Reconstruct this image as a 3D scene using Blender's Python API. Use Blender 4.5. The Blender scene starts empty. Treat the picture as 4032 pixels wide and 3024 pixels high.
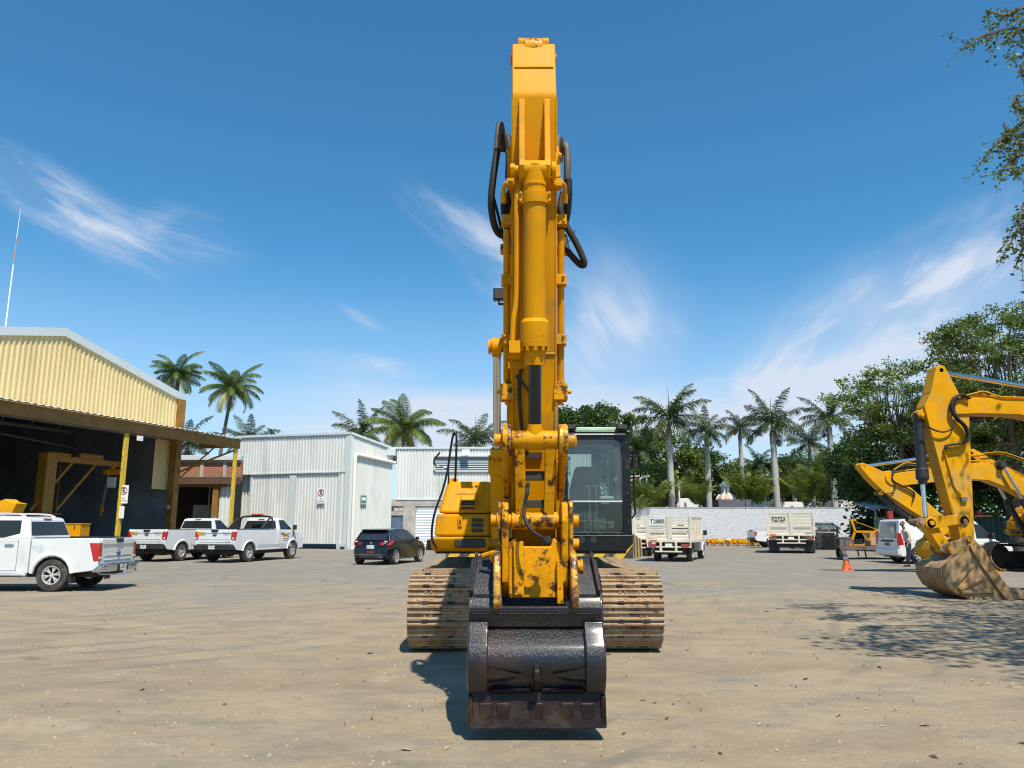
import bpy, math, random
from mathutils import Vector, Matrix, Quaternion, Euler
R = math.radians
scene = bpy.context.scene
C = scene.collection
# ------------------------------------------------------------------ camera
PITCH = R(10.5); FPX = 3000.0; CAMH = 1.6
cam_data = bpy.data.cameras.new('camera'); cam = bpy.data.objects.new('camera', cam_data); C.objects.link(cam)
cam_data.sensor_width = 36.0; cam_data.lens = 36.0*FPX/4032.0
cam_data.clip_start = 0.1; cam_data.clip_end = 2000
cam.location = (0, 0, CAMH); cam.rotation_euler = (R(90)+PITCH, 0, 0)
scene.camera = cam
scene.view_settings.view_transform = 'Standard'; scene.view_settings.look = 'None'
scene.view_settings.exposure = 0.36; scene.view_settings.gamma = 1.0
SP, CP = math.sin(PITCH), math.cos(PITCH)
def P(px, py, d):
    """point at depth d (metres along +Y) that the photo shows at source pixel px,py"""
    t = (1512.0-py)/FPX; D = d/(CP-t*SP)
    return Vector(((px-2016.0)/FPX*D, d, CAMH+D*(SP+t*CP)))
def G(px, py):
    t = (1512.0-py)/FPX; D = -CAMH/(SP+t*CP)
    return Vector(((px-2016.0)/FPX*D, D*(CP-t*SP), 0))
# ------------------------------------------------------------------ sun and sky
SUNV = Vector((0.20, -0.56, 1.0)).normalized()
sd = bpy.data.lights.new('sun', 'SUN'); sun = bpy.data.objects.new('sun', sd); C.objects.link(sun)
sd.energy = 5.0; sd.angle = R(0.53); sd.color = (1.0, 0.93, 0.80)
sun.rotation_euler = (-SUNV).to_track_quat('-Z', 'Y').to_euler(); sun.location = (5, -5, 40)
world = bpy.data.worlds.new('World'); scene.world = world; world.use_nodes = True
wn, wl = world.node_tree.nodes, world.node_tree.links
for n in list(wn): wn.remove(n)
def WN(t, **k):
    n = wn.new(t)
    for a, b in k.items(): setattr(n, a, b)
    return n
wout = WN('ShaderNodeOutputWorld'); wbg = WN('ShaderNodeBackground'); wl.new(wbg.outputs[0], wout.inputs[0])
wbg.inputs[1].default_value = 0.118
sky = WN('ShaderNodeTexSky', sky_type='NISHITA', sun_disc=False)
sky.sun_elevation = math.asin(SUNV.z); sky.sun_rotation = math.atan2(SUNV.x, SUNV.y)
sky.altitude = 1200; sky.air_density = 1.1; sky.dust_density = 0.5; sky.ozone_density = 2.2
tc = WN('ShaderNodeTexCoord'); sep = WN('ShaderNodeSeparateXYZ'); wl.new(tc.outputs['Generated'], sep.inputs[0])
def WM(op, a, b=None, c=None):
    n = WN('ShaderNodeMath', operation=op)
    for i, v in enumerate((a, b, c)):
        if v is None: continue
        if isinstance(v, (int, float)): n.inputs[i].default_value = v
        else: wl.new(v, n.inputs[i])
    return n.outputs[0]
az = WM('ARCTAN2', sep.outputs[0], sep.outputs[1]); el = WM('ARCSINE', sep.outputs[2])
comb = WN('ShaderNodeCombineXYZ'); wl.new(az, comb.inputs[0]); wl.new(el, comb.inputs[1])
def azel(px, py):
    v = (P(px, py, 10.0)-Vector((0, 0, CAMH))).normalized()
    return math.atan2(v.x, v.y), math.asin(v.z)
def wisp(px, py, hl, hw, ang, strength, stretch=5.0, nscale=8.0, seed=0.0, lo=0.42, hi=0.72):
    """one cirrus streak: a soft elongated patch of sky, filled with stretched noise"""
    a, e = azel(px, py)
    sub = WN('ShaderNodeVectorMath', operation='SUBTRACT'); wl.new(comb.outputs[0], sub.inputs[0]); sub.inputs[1].default_value = (a, e, 0)
    rot = WN('ShaderNodeVectorRotate', rotation_type='Z_AXIS'); rot.inputs['Angle'].default_value = -R(ang); wl.new(sub.outputs[0], rot.inputs['Vector'])
    sc = WN('ShaderNodeVectorMath', operation='MULTIPLY'); wl.new(rot.outputs[0], sc.inputs[0]); sc.inputs[1].default_value = (FPX/hl, FPX/hw, 0)
    # warp
    nz0 = WN('ShaderNodeTexNoise'); nz0.inputs['Scale'].default_value = 3.0; nz0.inputs['Detail'].default_value = 3; wl.new(comb.outputs[0], nz0.inputs['Vector'])
    w = WN('ShaderNodeVectorMath', operation='SUBTRACT'); wl.new(nz0.outputs['Color'], w.inputs[0]); w.inputs[1].default_value = (.5, .5, .5)
    w2 = WN('ShaderNodeVectorMath', operation='MULTIPLY_ADD'); wl.new(w.outputs[0], w2.inputs[0]); w2.inputs[1].default_value = (.7, 1.6, 0); wl.new(sc.outputs[0], w2.inputs[2])
    ln = WN('ShaderNodeVectorMath', operation='LENGTH'); wl.new(w2.outputs[0], ln.inputs[0])
    mr = WN('ShaderNodeMapRange', interpolation_type='SMOOTHERSTEP'); wl.new(ln.outputs['Value'], mr.inputs[0])
    mr.inputs[1].default_value = 1.15; mr.inputs[2].default_value = 0.0; mr.inputs[3].default_value = 0; mr.inputs[4].default_value = 1
    s2 = WN('ShaderNodeVectorMath', operation='MULTIPLY'); wl.new(rot.outputs[0], s2.inputs[0]); s2.inputs[1].default_value = (nscale, nscale*stretch, 0)
    s3 = WN('ShaderNodeVectorMath', operation='ADD'); wl.new(s2.outputs[0], s3.inputs[0]); s3.inputs[1].default_value = (seed, seed*1.7, seed)
    nz = WN('ShaderNodeTexNoise'); nz.inputs['Scale'].default_value = 1.0; nz.inputs['Detail'].default_value = 7; nz.inputs['Roughness'].default_value = .57
    nz.inputs['Distortion'].default_value = .5; wl.new(s3.outputs[0], nz.inputs['Vector'])
    m2 = WN('ShaderNodeMapRange', interpolation_type='SMOOTHSTEP'); wl.new(nz.outputs['Fac'], m2.inputs[0])
    m2.inputs[1].default_value = lo; m2.inputs[2].default_value = hi; m2.inputs[3].default_value = .12; m2.inputs[4].default_value = 1
    return WM('MULTIPLY', WM('MULTIPLY', mr.outputs[0], m2.outputs[0]), strength)
W = [wisp(260, 820, 560, 130, -20, .85, seed=3.1), wisp(700, 950, 330, 130, -10, .6, seed=8.1),
     wisp(1990, 1060, 620, 150, -33, .8, seed=5.2, stretch=3.5), wisp(2420, 1330, 360, 330, -60, .5, seed=6.6, stretch=2),
     wisp(3480, 1310, 900, 280, 27, .62, seed=9.3, stretch=3), wisp(3760, 1120, 480, 260, 40, .5, seed=2.3, stretch=2.2), wisp(3050, 1480, 520, 190, 48, .55, seed=12.3, stretch=3),
     wisp(1400, 1440, 290, 60, -4, .85, seed=4.4, stretch=3), wisp(1850, 1650, 900, 170, 3, .85, seed=7.7, stretch=4, lo=.35),
     wisp(2900, 1560, 1300, 150, 4, .8, seed=1.2, stretch=4, lo=.3), wisp(1430, 1260, 120, 40, -25, .3, seed=14),
     wisp(3300, 1480, 1300, 360, 18, .42, seed=21, stretch=1.6, nscale=3.5, lo=.25, hi=.85), wisp(2330, 1300, 520, 420, -50, .34, seed=23, stretch=1.5, nscale=4, lo=.25, hi=.85), wisp(1500, 1640, 1000, 220, 0, .34, seed=25, stretch=2, nscale=4, lo=.25, hi=.85)]
tot = W[0]
for w in W[1:]: tot = WM('ADD', tot, w)
# pale air close to the horizon
hz = WN('ShaderNodeMapRange', interpolation_type='SMOOTHSTEP'); wl.new(el, hz.inputs[0])
hz.inputs[1].default_value = 0.36; hz.inputs[2].default_value = 0.0; hz.inputs[3].default_value = 0; hz.inputs[4].default_value = .62
tot = WM('MINIMUM', WM('ADD', tot, hz.outputs[0]), 0.92)
mix = WN('ShaderNodeMix', data_type='RGBA'); wl.new(tot, mix.inputs[0])
tint = WN('ShaderNodeMix', data_type='RGBA', blend_type='MULTIPLY'); tint.inputs[0].default_value = 1.0
wl.new(sky.outputs[0], tint.inputs[6]); tint.inputs[7].default_value = (0.40, 0.91, 1.07, 1)
wl.new(tint.outputs[2], mix.inputs[6]); mix.inputs[7].default_value = (4.8, 5.2, 6.0, 1)
wl.new(mix.outputs[2], wbg.inputs[0])
scene.render.engine = 'CYCLES'
try:
    scene.cycles.max_bounces = 6; scene.cycles.transparent_max_bounces = 12; scene.cycles.caustics_reflective = False; scene.cycles.caustics_refractive = False; scene.cycles.filter_width = 1.15
except Exception: pass
# ------------------------------------------------------------------ materials
def S(r, g, b):
    f = lambda c: (c/255/12.92 if c/255 <= .04045 else ((c/255+.055)/1.055)**2.4)
    return (f(r), f(g), f(b))
MATS = {}
def mat(name, col, rough=.5, metal=0., var=.0, vs=4., bump=0., bs=40., dirt=None, da=.5, dw=.1, ds=3., coat=0., spec=.5, stretch=(1, 1, 1), alpha=1., dirt2=None, d2a=.6, d2s=9.):
    """procedural surface: colour with slow variation, patches of dirt with a shape of their own, bump"""
    m = bpy.data.materials.new(name); m.use_nodes = True; nt = m.node_tree; n, l = nt.nodes, nt.links
    b = n['Principled BSDF']; b.inputs['Roughness'].default_value = rough; b.inputs['Metallic'].default_value = metal
    b.inputs['Coat Weight'].default_value = coat; b.inputs['Coat Roughness'].default_value = .14 if 'bucket' in name else .03; b.inputs['Specular IOR Level'].default_value = spec
    b.inputs['Base Color'].default_value = (*col, 1)
    t = n.new('ShaderNodeTexCoord'); mp = n.new('ShaderNodeMapping'); mp.inputs['Scale'].default_value = stretch; l.new(n.new('ShaderNodeNewGeometry').outputs['Position'] if 'track' in name else t.outputs['Object'], mp.inputs[0])
    def noise(s, d=5, r=.6):
        z = n.new('ShaderNodeTexNoise'); z.inputs['Scale'].default_value = s; z.inputs['Detail'].default_value = d; z.inputs['Roughness'].default_value = r
        l.new(mp.outputs[0], z.inputs['Vector']); return z.outputs['Fac']
    def mixc(f, a, c):
        x = n.new('ShaderNodeMix'); x.data_type = 'RGBA'; l.new(f, x.inputs[0])
        for i, v in ((6, a), (7, c)):
            if isinstance(v, tuple): x.inputs[i].default_value = (*v, 1)
            else: l.new(v, x.inputs[i])
        return x.outputs[2]
    def ramp(f, a, c, o=1.):
        x = n.new('ShaderNodeMapRange'); x.interpolation_type = 'SMOOTHSTEP'; l.new(f, x.inputs[0]); x.inputs[1].default_value = a; x.inputs[2].default_value = c; x.inputs[4].default_value = o; return x.outputs[0]
    cur = col
    if var: cur = mixc(ramp(noise(vs), .3, .7), tuple(c*(1-var) for c in col), tuple(min(1, c*(1+var)) for c in col))
    if dirt: cur = mixc(ramp(noise(ds, 8, .65), da-dw, da+dw), cur, dirt)
    if dirt2: cur = mixc(ramp(noise(d2s, 10, .7), d2a-.03, d2a+.03), cur, dirt2)
    if not isinstance(cur, tuple): l.new(cur, b.inputs['Base Color'])
    if bump:
        bp = n.new('ShaderNodeBump'); bp.inputs['Strength'].default_value = bump; bp.inputs['Distance'].default_value = .02
        l.new(noise(bs, 6, .65), bp.inputs['Height']); l.new(bp.outputs[0], b.inputs['Normal'])
    MATS[name] = m; return m
YEL = (0.61, 0.262, 0.0)
M_yel = mat('yellow_paint', YEL, .5, var=.10, vs=2.5, bump=.06, bs=30, dirt=(.36, .19, .03), da=.63, dw=.14, ds=3, coat=.0, spec=.14, dirt2=(.16, .07, .015), d2a=.70, d2s=11)
M_yel2 = mat('yellow_paint_dusty', (.66, .31, .004), .5, spec=.15, var=.10, vs=1.5, bump=.05, bs=30, dirt=(.46, .29, .09), da=.64, dw=.16, ds=1.8, dirt2=(.16, .08, .02), d2a=.70, d2s=8)
M_worn = mat('yellow_paint_chipped', YEL, .45, var=.15, vs=5, bump=.25, bs=26, dirt=(.07, .03, .012), da=.575, dw=.05, ds=9, coat=.05, spec=.2, dirt2=(.14, .05, .02), d2a=.62, d2s=16)
M_rustye = mat('grease_brown_steel', (.10, .035, .02), .25, .2, var=.4, vs=14, bump=.5, bs=30, dirt=(.56, .28, .02), da=.50, dw=.06, ds=7, coat=.3)
M_ochre = mat('ochre_beam_paint', (.25, .125, .018), .6, var=.2, vs=2, dirt=(.16, .09, .03), da=.62, dw=.12, ds=3)
M_colyel = mat('column_yellow_paint', (.62, .42, .035), .5, var=.12, vs=3, dirt=(.25, .16, .05), da=.66, dw=.08, ds=5)
M_blk = mat('glossy_black_bucket_paint', (.005, .006, .010), .28, var=.3, vs=8, bump=.55, bs=55, coat=.45, spec=.5, stretch=(1, 1, .5), dirt=(.035, .014, .009), da=.62, dw=.12, ds=2.2, dirt2=(.10, .08, .05), d2a=.67, d2s=7)
M_brn = mat('brown_black_primer', (.014, .006, .0045), .42, var=.4, vs=5, bump=.3, bs=40, coat=.1, spec=.25, dirt=(.05, .030, .016), da=.62, dw=.12, ds=3.2)
M_cabk = mat('cab_black_paint', (.006, .007, .008), .3, var=.2, bump=.05, coat=.0, spec=.35, dirt=(.05, .045, .035), da=.66, dw=.12, ds=4)
M_rub = mat('black_rubber', (.018, .017, .017), .65, var=.3, vs=8, bump=.2, bs=60)
M_tyre = mat('tyre_rubber', (.035, .032, .029), .8, var=.3, vs=6, bump=.3, bs=60, dirt=(.10, .085, .06), da=.55, dw=.15, ds=5)
M_chrome = mat('chrome_rod', (.62, .63, .66), .13, 1.0)
M_rodd = mat('dark_oily_rod', (.05, .055, .065), .12, 1.0, bump=.02, bs=20)
M_steel = mat('bare_steel', (.30, .29, .28), .4, .8, var=.2, bump=.1)
M_exh = mat('exhaust_steel', (.20, .17, .15), .55, .5, var=.3, vs=8)
M_hood = mat('muffler_cover_grey', (.17, .15, .135), .6, var=.2)
M_track = mat('dusty_track_steel', (.30, .185, .10), .75, .1, var=.35, vs=7, bump=.8, bs=22, dirt=(.40, .30, .19), da=.52, dw=.15, ds=4, dirt2=(.10, .055, .035), d2a=.60, d2s=8)
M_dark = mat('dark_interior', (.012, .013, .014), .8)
M_under = mat('undercarriage_black', (.03, .026, .02), .8, var=.3, bump=.3)
M_whp = mat('white_car_paint', (.68, .70, .70), .25, var=.02, coat=.6, dirt=(.52, .49, .43), da=.66, dw=.16, ds=2)
M_blkp = mat('black_car_paint', (.006, .0065, .012), .25, coat=.4, spec=.4, var=.2, dirt=(.03, .03, .03), da=.68, dw=.2, ds=2)
M_plast = mat('black_plastic', (.022, .022, .024), .5, var=.2)
M_glass = mat('dark_car_glass', (.022, .026, .025), .08, spec=.45)
M_glassl = mat('pale_car_glass', (.16, .19, .18), .08, spec=.8, coat=.4, var=.5, vs=3)
M_red = mat('red_lamp_lens', (.45, .012, .015), .15, coat=.8)
M_redd = mat('faded_red_lens', (.32, .05, .05), .3, coat=.3)
M_wlens = mat('white_lamp_lens', (.75, .72, .70), .15, coat=.8)
M_amb = mat('amber_lens', (.75, .20, .02), .2, coat=.5)
M_rim = mat('alloy_rim', (.66, .66, .66), .3, .4, var=.1)
M_rims = mat('steel_rim', (.46, .46, .44), .4, .3, var=.2)
M_rimd = mat('dark_alloy_rim', (.10, .10, .11), .3, .8)
M_white = mat('white_paint', (.78, .78, .76), .5, var=.04)
M_plate = mat('licence_plate_white', (.74, .74, .70), .4)
M_txt = mat('black_lettering', (.02, .02, .02), .5)
M_tgrey = mat('grey_lettering', (.12, .12, .13), .5)
M_logoy = mat('orange_yellow_decal', (.80, .42, .02), .4)
M_blue = mat('blue_emblem', (.01, .03, .12), .25, coat=.5)
M_wsheet = mat('white_corrugated_sheet', (.64, .645, .62), .42, .0, var=.05, vs=.8, dirt=(.47, .48, .44), da=.62, dw=.16, ds=.7, stretch=(1, 1, .25))
M_cream = mat('cream_corrugated_sheet', (.66, .52, .255), .5, var=.05, vs=.8, dirt=(.55, .42, .20), da=.64, dw=.15, ds=.9, stretch=(1, 1, .25))
M_trimw = mat('white_trim_metal', (.55, .60, .61), .45, var=.04)
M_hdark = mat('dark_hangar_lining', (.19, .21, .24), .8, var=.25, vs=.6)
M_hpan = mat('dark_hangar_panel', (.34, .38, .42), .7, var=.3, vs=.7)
M_brick = None
M_conc = mat('bare_concrete', (.40, .37, .33), .85, var=.15, vs=1.5, bump=.3, bs=15, dirt=(.28, .26, .23), da=.6, dw=.15, ds=1.2)
M_concd = mat('grey_dark_concrete', (.12, .13, .15), .8, var=.15, vs=1.5)
M_bluedoor = mat('blue_grey_door', (.09, .13, .19), .5, var=.1)
M_cone = mat('cone_orange', (.62, .11, .025), .5, var=.12, vs=12, dirt=(.35, .12, .06), da=.62, dw=.12, ds=8)
M_crm = mat('cream_truck_paint', (.66, .60, .49), .55, var=.08, vs=3, dirt=(.36, .22, .12), da=.70, dw=.06, ds=7)
M_dgreen = mat('dark_green_sheet', (.015, .055, .045), .6, var=.3, vs=2)
M_tank = mat('black_water_tank', (.03, .035, .045), .6)
M_wood = mat('pallet_wood', (.46, .33, .20), .8, var=.25, vs=6)
M_card = mat('cardboard', (.42, .29, .17), .8, var=.15)
M_redp = mat('red_paint', (.35, .03, .02), .5, var=.2)
M_bark = mat('tree_bark', (.12, .09, .065), .9, var=.3, vs=4, bump=.6, bs=12)
M_ptrunk = mat('pale_palm_trunk', (.42, .40, .39), .85, var=.12, vs=2, bump=.5, bs=9, stretch=(1, 1, 4), dirt=(.24, .22, .21), da=.62, dw=.12, ds=2)
M_ctrunk = mat('coconut_trunk', (.17, .14, .11), .9, var=.25, vs=3, bump=.5, bs=8, stretch=(1, 1, 3))
M_thatch = mat('dry_frond_brown', (.22, .13, .06), .85, var=.3)
M_skin = mat('skin', (.32, .17, .11), .5)
M_hair = mat('grey_hair', (.10, .09, .085), .8)
M_shirt = mat('beige_striped_shirt', (.55, .46, .38), .8, var=.12, vs=16, stretch=(1, 1, 4))
M_jean = mat('navy_trousers', (.015, .022, .045), .8, var=.3)
M_seat = mat('cab_seat_fabric', (.06, .065, .075), .8)
M_greenroof = mat('pale_green_cab_roof', (.42, .60, .42), .5, var=.08)
M_lamp = mat('work_lamp_glass', (.07, .055, .035), .3, coat=.1, spec=.3)
M_sgreen = mat('green_sign', (.05, .19, .14), .5)
M_stile = mat('terracotta_tile', (.48, .33, .24), .7, var=.15)
def leafmat(name, c1, c2, c3=None, tr=.28):
    m = bpy.data.materials.new(name); m.use_nodes = True; nt = m.node_tree; n, l = nt.nodes, nt.links
    b = n['Principled BSDF']; out = n['Material Output']; b.inputs['Roughness'].default_value = .45; b.inputs['Specular IOR Level'].default_value = .35
    g = n.new('ShaderNodeNewGeometry'); r = n.new('ShaderNodeValToRGB'); l.new(g.outputs['Random Per Island'], r.inputs[0])
    r.color_ramp.elements[0].color = (*c1, 1); r.color_ramp.elements[1].color = (*c2, 1)
    if c3: e = r.color_ramp.elements.new(.93); e.color = (*c2, 1); r.color_ramp.elements[2].color = (*c3, 1)
    l.new(r.outputs[0], b.inputs['Base Color'])
    t = n.new('ShaderNodeBsdfTranslucent'); l.new(r.outputs[0], t.inputs[0]); mx = n.new('ShaderNodeMixShader'); mx.inputs[0].default_value = tr
    l.new(b.outputs[0], mx.inputs[1]); l.new(t.outputs[0], mx.inputs[2]); l.new(mx.outputs[0], out.inputs[0]); return m
L_dark = leafmat('leaf_dark_green', (.020, .048, .008), (.07, .14, .018))
L_mid = leafmat('leaf_mid_green', (.055, .092, .016), (.18, .245, .05), (.30, .33, .09), .36)
L_lite = leafmat('leaf_light_green', (.08, .13, .025), (.21, .29, .06), (.34, .38, .10))
L_palm = leafmat('palm_leaf', (.026, .048, .014), (.085, .125, .038), (.20, .15, .05))
L_coco = leafmat('coconut_leaf', (.045, .085, .018), (.12, .18, .04), (.42, .36, .05))
L_cocoy = leafmat('coconut_leaf_yellowing', (.20, .20, .03), (.45, .38, .05))
L_areca = leafmat('areca_leaf', (.08, .13, .02), (.24, .28, .05), (.42, .36, .08))
def glassmat(name, tintc, f, diff, dfac):
    m = bpy.data.materials.new(name); m.use_nodes = True; nt = m.node_tree; n, l = nt.nodes, nt.links
    out = n['Material Output']; n.remove(n['Principled BSDF'])
    tr = n.new('ShaderNodeBsdfTransparent'); tr.inputs[0].default_value = (*tintc, 1); gl = n.new('ShaderNodeBsdfGlossy'); gl.inputs['Roughness'].default_value = .03
    df = n.new('ShaderNodeBsdfDiffuse'); df.inputs[0].default_value = (*diff, 1)
    m1 = n.new('ShaderNodeMixShader'); m1.inputs[0].default_value = f; l.new(tr.outputs[0], m1.inputs[1]); l.new(gl.outputs[0], m1.inputs[2])
    z = n.new('ShaderNodeTexNoise'); z.inputs['Scale'].default_value = 2.5; z.inputs['Detail'].default_value = 6; tcx = n.new('ShaderNodeTexCoord'); l.new(tcx.outputs['Object'], z.inputs['Vector'])
    mr = n.new('ShaderNodeMapRange'); l.new(z.outputs['Fac'], mr.inputs[0]); mr.inputs[1].default_value = .3; mr.inputs[2].default_value = .7; mr.inputs[3].default_value = dfac*.5; mr.inputs[4].default_value = dfac*1.4
    m2 = n.new('ShaderNodeMixShader'); l.new(mr.outputs[0], m2.inputs[0]); l.new(m1.outputs[0], m2.inputs[1]); l.new(df.outputs[0], m2.inputs[2]); l.new(m2.outputs[0], out.inputs[0]); return m
M_cglass = glassmat('cab_windscreen', (.60, .70, .69), .10, (.38, .44, .46), .08)
M_cglass2 = glassmat('cab_lower_window', (.60, .68, .66), .07, (.25, .28, .26), .04)
def stripes(name, c1, c2, pitch, ang, duty=.5):
    m = mat(name, c1, .6); nt = m.node_tree; n, l = nt.nodes, nt.links; b = n['Principled BSDF']
    t = n.new('ShaderNodeTexCoord'); s = n.new('ShaderNodeSeparateXYZ'); l.new(t.outputs['Object'], s.inputs[0])
    def ma(op, a, c=None):
        x = n.new('ShaderNodeMath'); x.operation = op
        for i, v in enumerate((a, c)):
            if v is None: continue
            if isinstance(v, (int, float)): x.inputs[i].default_value = v
            else: l.new(v, x.inputs[i])
        return x.outputs[0]
    u = ma('ADD', ma('MULTIPLY', s.outputs[0], math.cos(ang)), ma('MULTIPLY', s.outputs[2], math.sin(ang)))
    g = ma('GREATER_THAN', ma('FRACT', ma('DIVIDE', ma('ADD', u, 100.), pitch)), duty)
    z = n.new('ShaderNodeTexNoise'); z.inputs['Scale'].default_value = 3; z.inputs['Detail'].default_value = 8; l.new(t.outputs['Object'], z.inputs['Vector'])
    x = n.new('ShaderNodeMix'); x.data_type = 'RGBA'; l.new(g, x.inputs[0]); x.inputs[6].default_value = (*c1, 1); x.inputs[7].default_value = (*c2, 1)
    y = n.new('ShaderNodeMix'); y.data_type = 'RGBA'; mr = n.new('ShaderNodeMapRange'); l.new(z.outputs['Fac'], mr.inputs[0]); mr.inputs[1].default_value = .45; mr.inputs[2].default_value = .75; mr.inputs[4].default_value = .55
    l.new(mr.outputs[0], y.inputs[0]); l.new(x.outputs[2], y.inputs[6]); y.inputs[7].default_value = (.33, .26, .17, 1); l.new(y.outputs[2], b.inputs['Base Color']); return m
M_strw = stripes('wide_hazard_stripes', (.62, .42, .03), (.03, .03, .03), .80, R(-38))
M_strn = stripes('narrow_hazard_stripes', (.56, .40, .13), (.09, .06, .045), .95, R(8))
# ------------------------------------------------------------------ mesh builder
class MB:
    def __init__(s): s.v = []; s.f = []; s.mi = []; s.cur = 0
    def add(s, vs, fs, M=None):
        o = len(s.v)
        for q in vs:
            q = Vector(q); s.v.append(tuple(M @ q) if M is not None else tuple(q))
        for f in fs: s.f.append([i+o for i in f]); s.mi.append(s.cur)
        return s
    def box(s, x0, x1, y0, y1, z0, z1, M=None):
        return s.add([(x0,y0,z0),(x1,y0,z0),(x1,y1,z0),(x0,y1,z0),(x0,y0,z1),(x1,y0,z1),(x1,y1,z1),(x0,y1,z1)],
                     [(0,3,2,1),(4,5,6,7),(0,1,5,4),(1,2,6,5),(2,3,7,6),(3,0,4,7)], M)
    def bar(s, a, b, w, h, up=(0,0,1)):
        """box section beam from a to b, w wide, h tall"""
        a, b = Vector(a), Vector(b); d = b-a; L = d.length; d.normalize(); up = Vector(up)
        x = d.cross(up)
        if x.length < 1e-4: x = d.cross(Vector((1, 0, 0)))
        x.normalize(); z = x.cross(d)
        M = Matrix((( x.x, d.x, z.x, a.x), (x.y, d.y, z.y, a.y), (x.z, d.z, z.z, a.z), (0, 0, 0, 1)))
        return s.box(-w/2, w/2, 0, L, -h/2, h/2, M)
    def cyl(s, a, b, r, r2=None, n=16, caps=True):
        a, b = Vector(a), Vector(b); r2 = r if r2 is None else r2; d = (b-a).normalized()
        x = d.cross(Vector((0, 0, 1)) if abs(d.z) < .9 else Vector((1, 0, 0))).normalized(); y = d.cross(x)
        vs = []
        for p, q in ((a, r), (b, r2)):
            for i in range(n): t = 2*math.pi*i/n; vs.append(p+x*(q*math.cos(t))+y*(q*math.sin(t)))
        fs = [(i, (i+1) % n, n+(i+1) % n, n+i) for i in range(n)]
        if caps: fs += [tuple(reversed(range(n))), tuple(range(n, 2*n))]
        return s.add(vs, fs)
    def tube(s, pts, r, n=8, closed=False):
        pts = [Vector(p) for p in pts]; rs = r if isinstance(r, (list, tuple)) else [r]*len(pts)
        vs = []; fs = []; prev = None
        for i, p in enumerate(pts):
            d = (pts[min(i+1, len(pts)-1)]-pts[max(i-1, 0)]).normalized()
            if prev is None: x = d.cross(Vector((0, 0, 1)) if abs(d.z) < .9 else Vector((1, 0, 0))).normalized()
            else:
                x = prev-d*prev.dot(d)
                x = x.normalized() if x.length > 1e-6 else d.orthogonal().normalized()
            prev = x; y = d.cross(x)
            for k in range(n): t = 2*math.pi*k/n; vs.append(p+x*(rs[i]*math.cos(t))+y*(rs[i]*math.sin(t)))
            if i:
                for k in range(n): fs.append(((i-1)*n+k, (i-1)*n+(k+1) % n, i*n+(k+1) % n, i*n+k))
        fs += [tuple(reversed(range(n))), tuple(range((len(pts)-1)*n, len(pts)*n))]
        return s.add(vs, fs)
    def prism(s, poly, a0, a1, axis='x', M=None, wf=None):
        """poly of 2-D points; axis x: points are (y,z) extruded in x; axis y: (x,z); axis z: (x,y).  wf(p)->inset at that point"""
        n = len(poly); vs = []
        for a in (a0, a1):
            for p in poly:
                q = a - (wf(p)*(1 if a > 0 else -1) if wf else 0)
                vs.append({'x': (q, p[0], p[1]), 'y': (p[0], q, p[1]), 'z': (p[0], p[1], q)}[axis])
        ar = sum(poly[i][0]*poly[(i+1) % n][1]-poly[(i+1) % n][0]*poly[i][1] for i in range(n))
        fs = [tuple(range(n)), tuple(reversed(range(n, 2*n)))] + [(i, n+i, n+(i+1) % n, (i+1) % n) for i in range(n)]
        flip = (ar > 0) if axis in ('x', 'z') else (ar < 0)
        if a1 < a0: flip = not flip
        if flip: fs = [tuple(reversed(f)) for f in fs]
        return s.add(vs, fs, M)
    def lathe(s, prof, c, axis='x', n=24, M=None, caps=True):
        """prof: (r, a) pairs turned about the axis through c"""
        c = Vector(c); vs = []; fs = []
        for r, a in prof:
            for k in range(n):
                t = 2*math.pi*k/n; u, w = r*math.cos(t), r*math.sin(t)
                vs.append(c+Vector({'x': (a, u, w), 'y': (u, a, w), 'z': (u, w, a)}[axis]))
        for i in range(len(prof)-1):
            for k in range(n): fs.append((i*n+k, i*n+(k+1) % n, (i+1)*n+(k+1) % n, (i+1)*n+k))
        if caps: fs += [tuple(reversed(range(n))), tuple(range((len(prof)-1)*n, len(prof)*n))]
        return s.add(vs, fs, M)
    def build(s, name, m, parent=None, bevel=0., seg=2, smooth=False, world=False, recalc=True, wn=True):
        if name in SPLIT and len(s.f) < 4000:
            gs = s.groups()
            if 1 < len(gs) <= 14:
                first = None
                for g_ in gs:
                    o_ = g_.build(name+'\0', m, parent, bevel, seg, smooth, world, recalc, wn); first = first or o_
                return first
        name = name.rstrip('\0')
        me = bpy.data.meshes.new(name); me.from_pydata(s.v, [], s.f); ms = m if isinstance(m, (list, tuple)) else [m]
        for x in ms: me.materials.append(x)
        for p, i in zip(me.polygons, s.mi): p.material_index = min(i, len(ms)-1)
        if recalc:
            import bmesh
            bm = bmesh.new(); bm.from_mesh(me); bmesh.ops.recalc_face_normals(bm, faces=bm.faces)
            bm.to_mesh(me); bm.free()
        o = bpy.data.objects.new(name, me); C.objects.link(o)
        if parent is not None:
            o.parent = parent
            if world: me.transform(WORLDM(parent).inverted())
        if bevel:
            b = o.modifiers.new('bevel', 'BEVEL'); b.width = bevel; b.segments = seg; b.limit_method = 'ANGLE'; b.angle_limit = R(32)
        if smooth or bevel:
            try: me.shade_smooth()
            except Exception:
                for p in me.polygons: p.use_smooth = True
            if bevel and wn: o.modifiers.new('wn', 'WEIGHTED_NORMAL')
            elif smooth == 'angle' or smooth is True: sharpen(me, 38)
        return o
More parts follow.
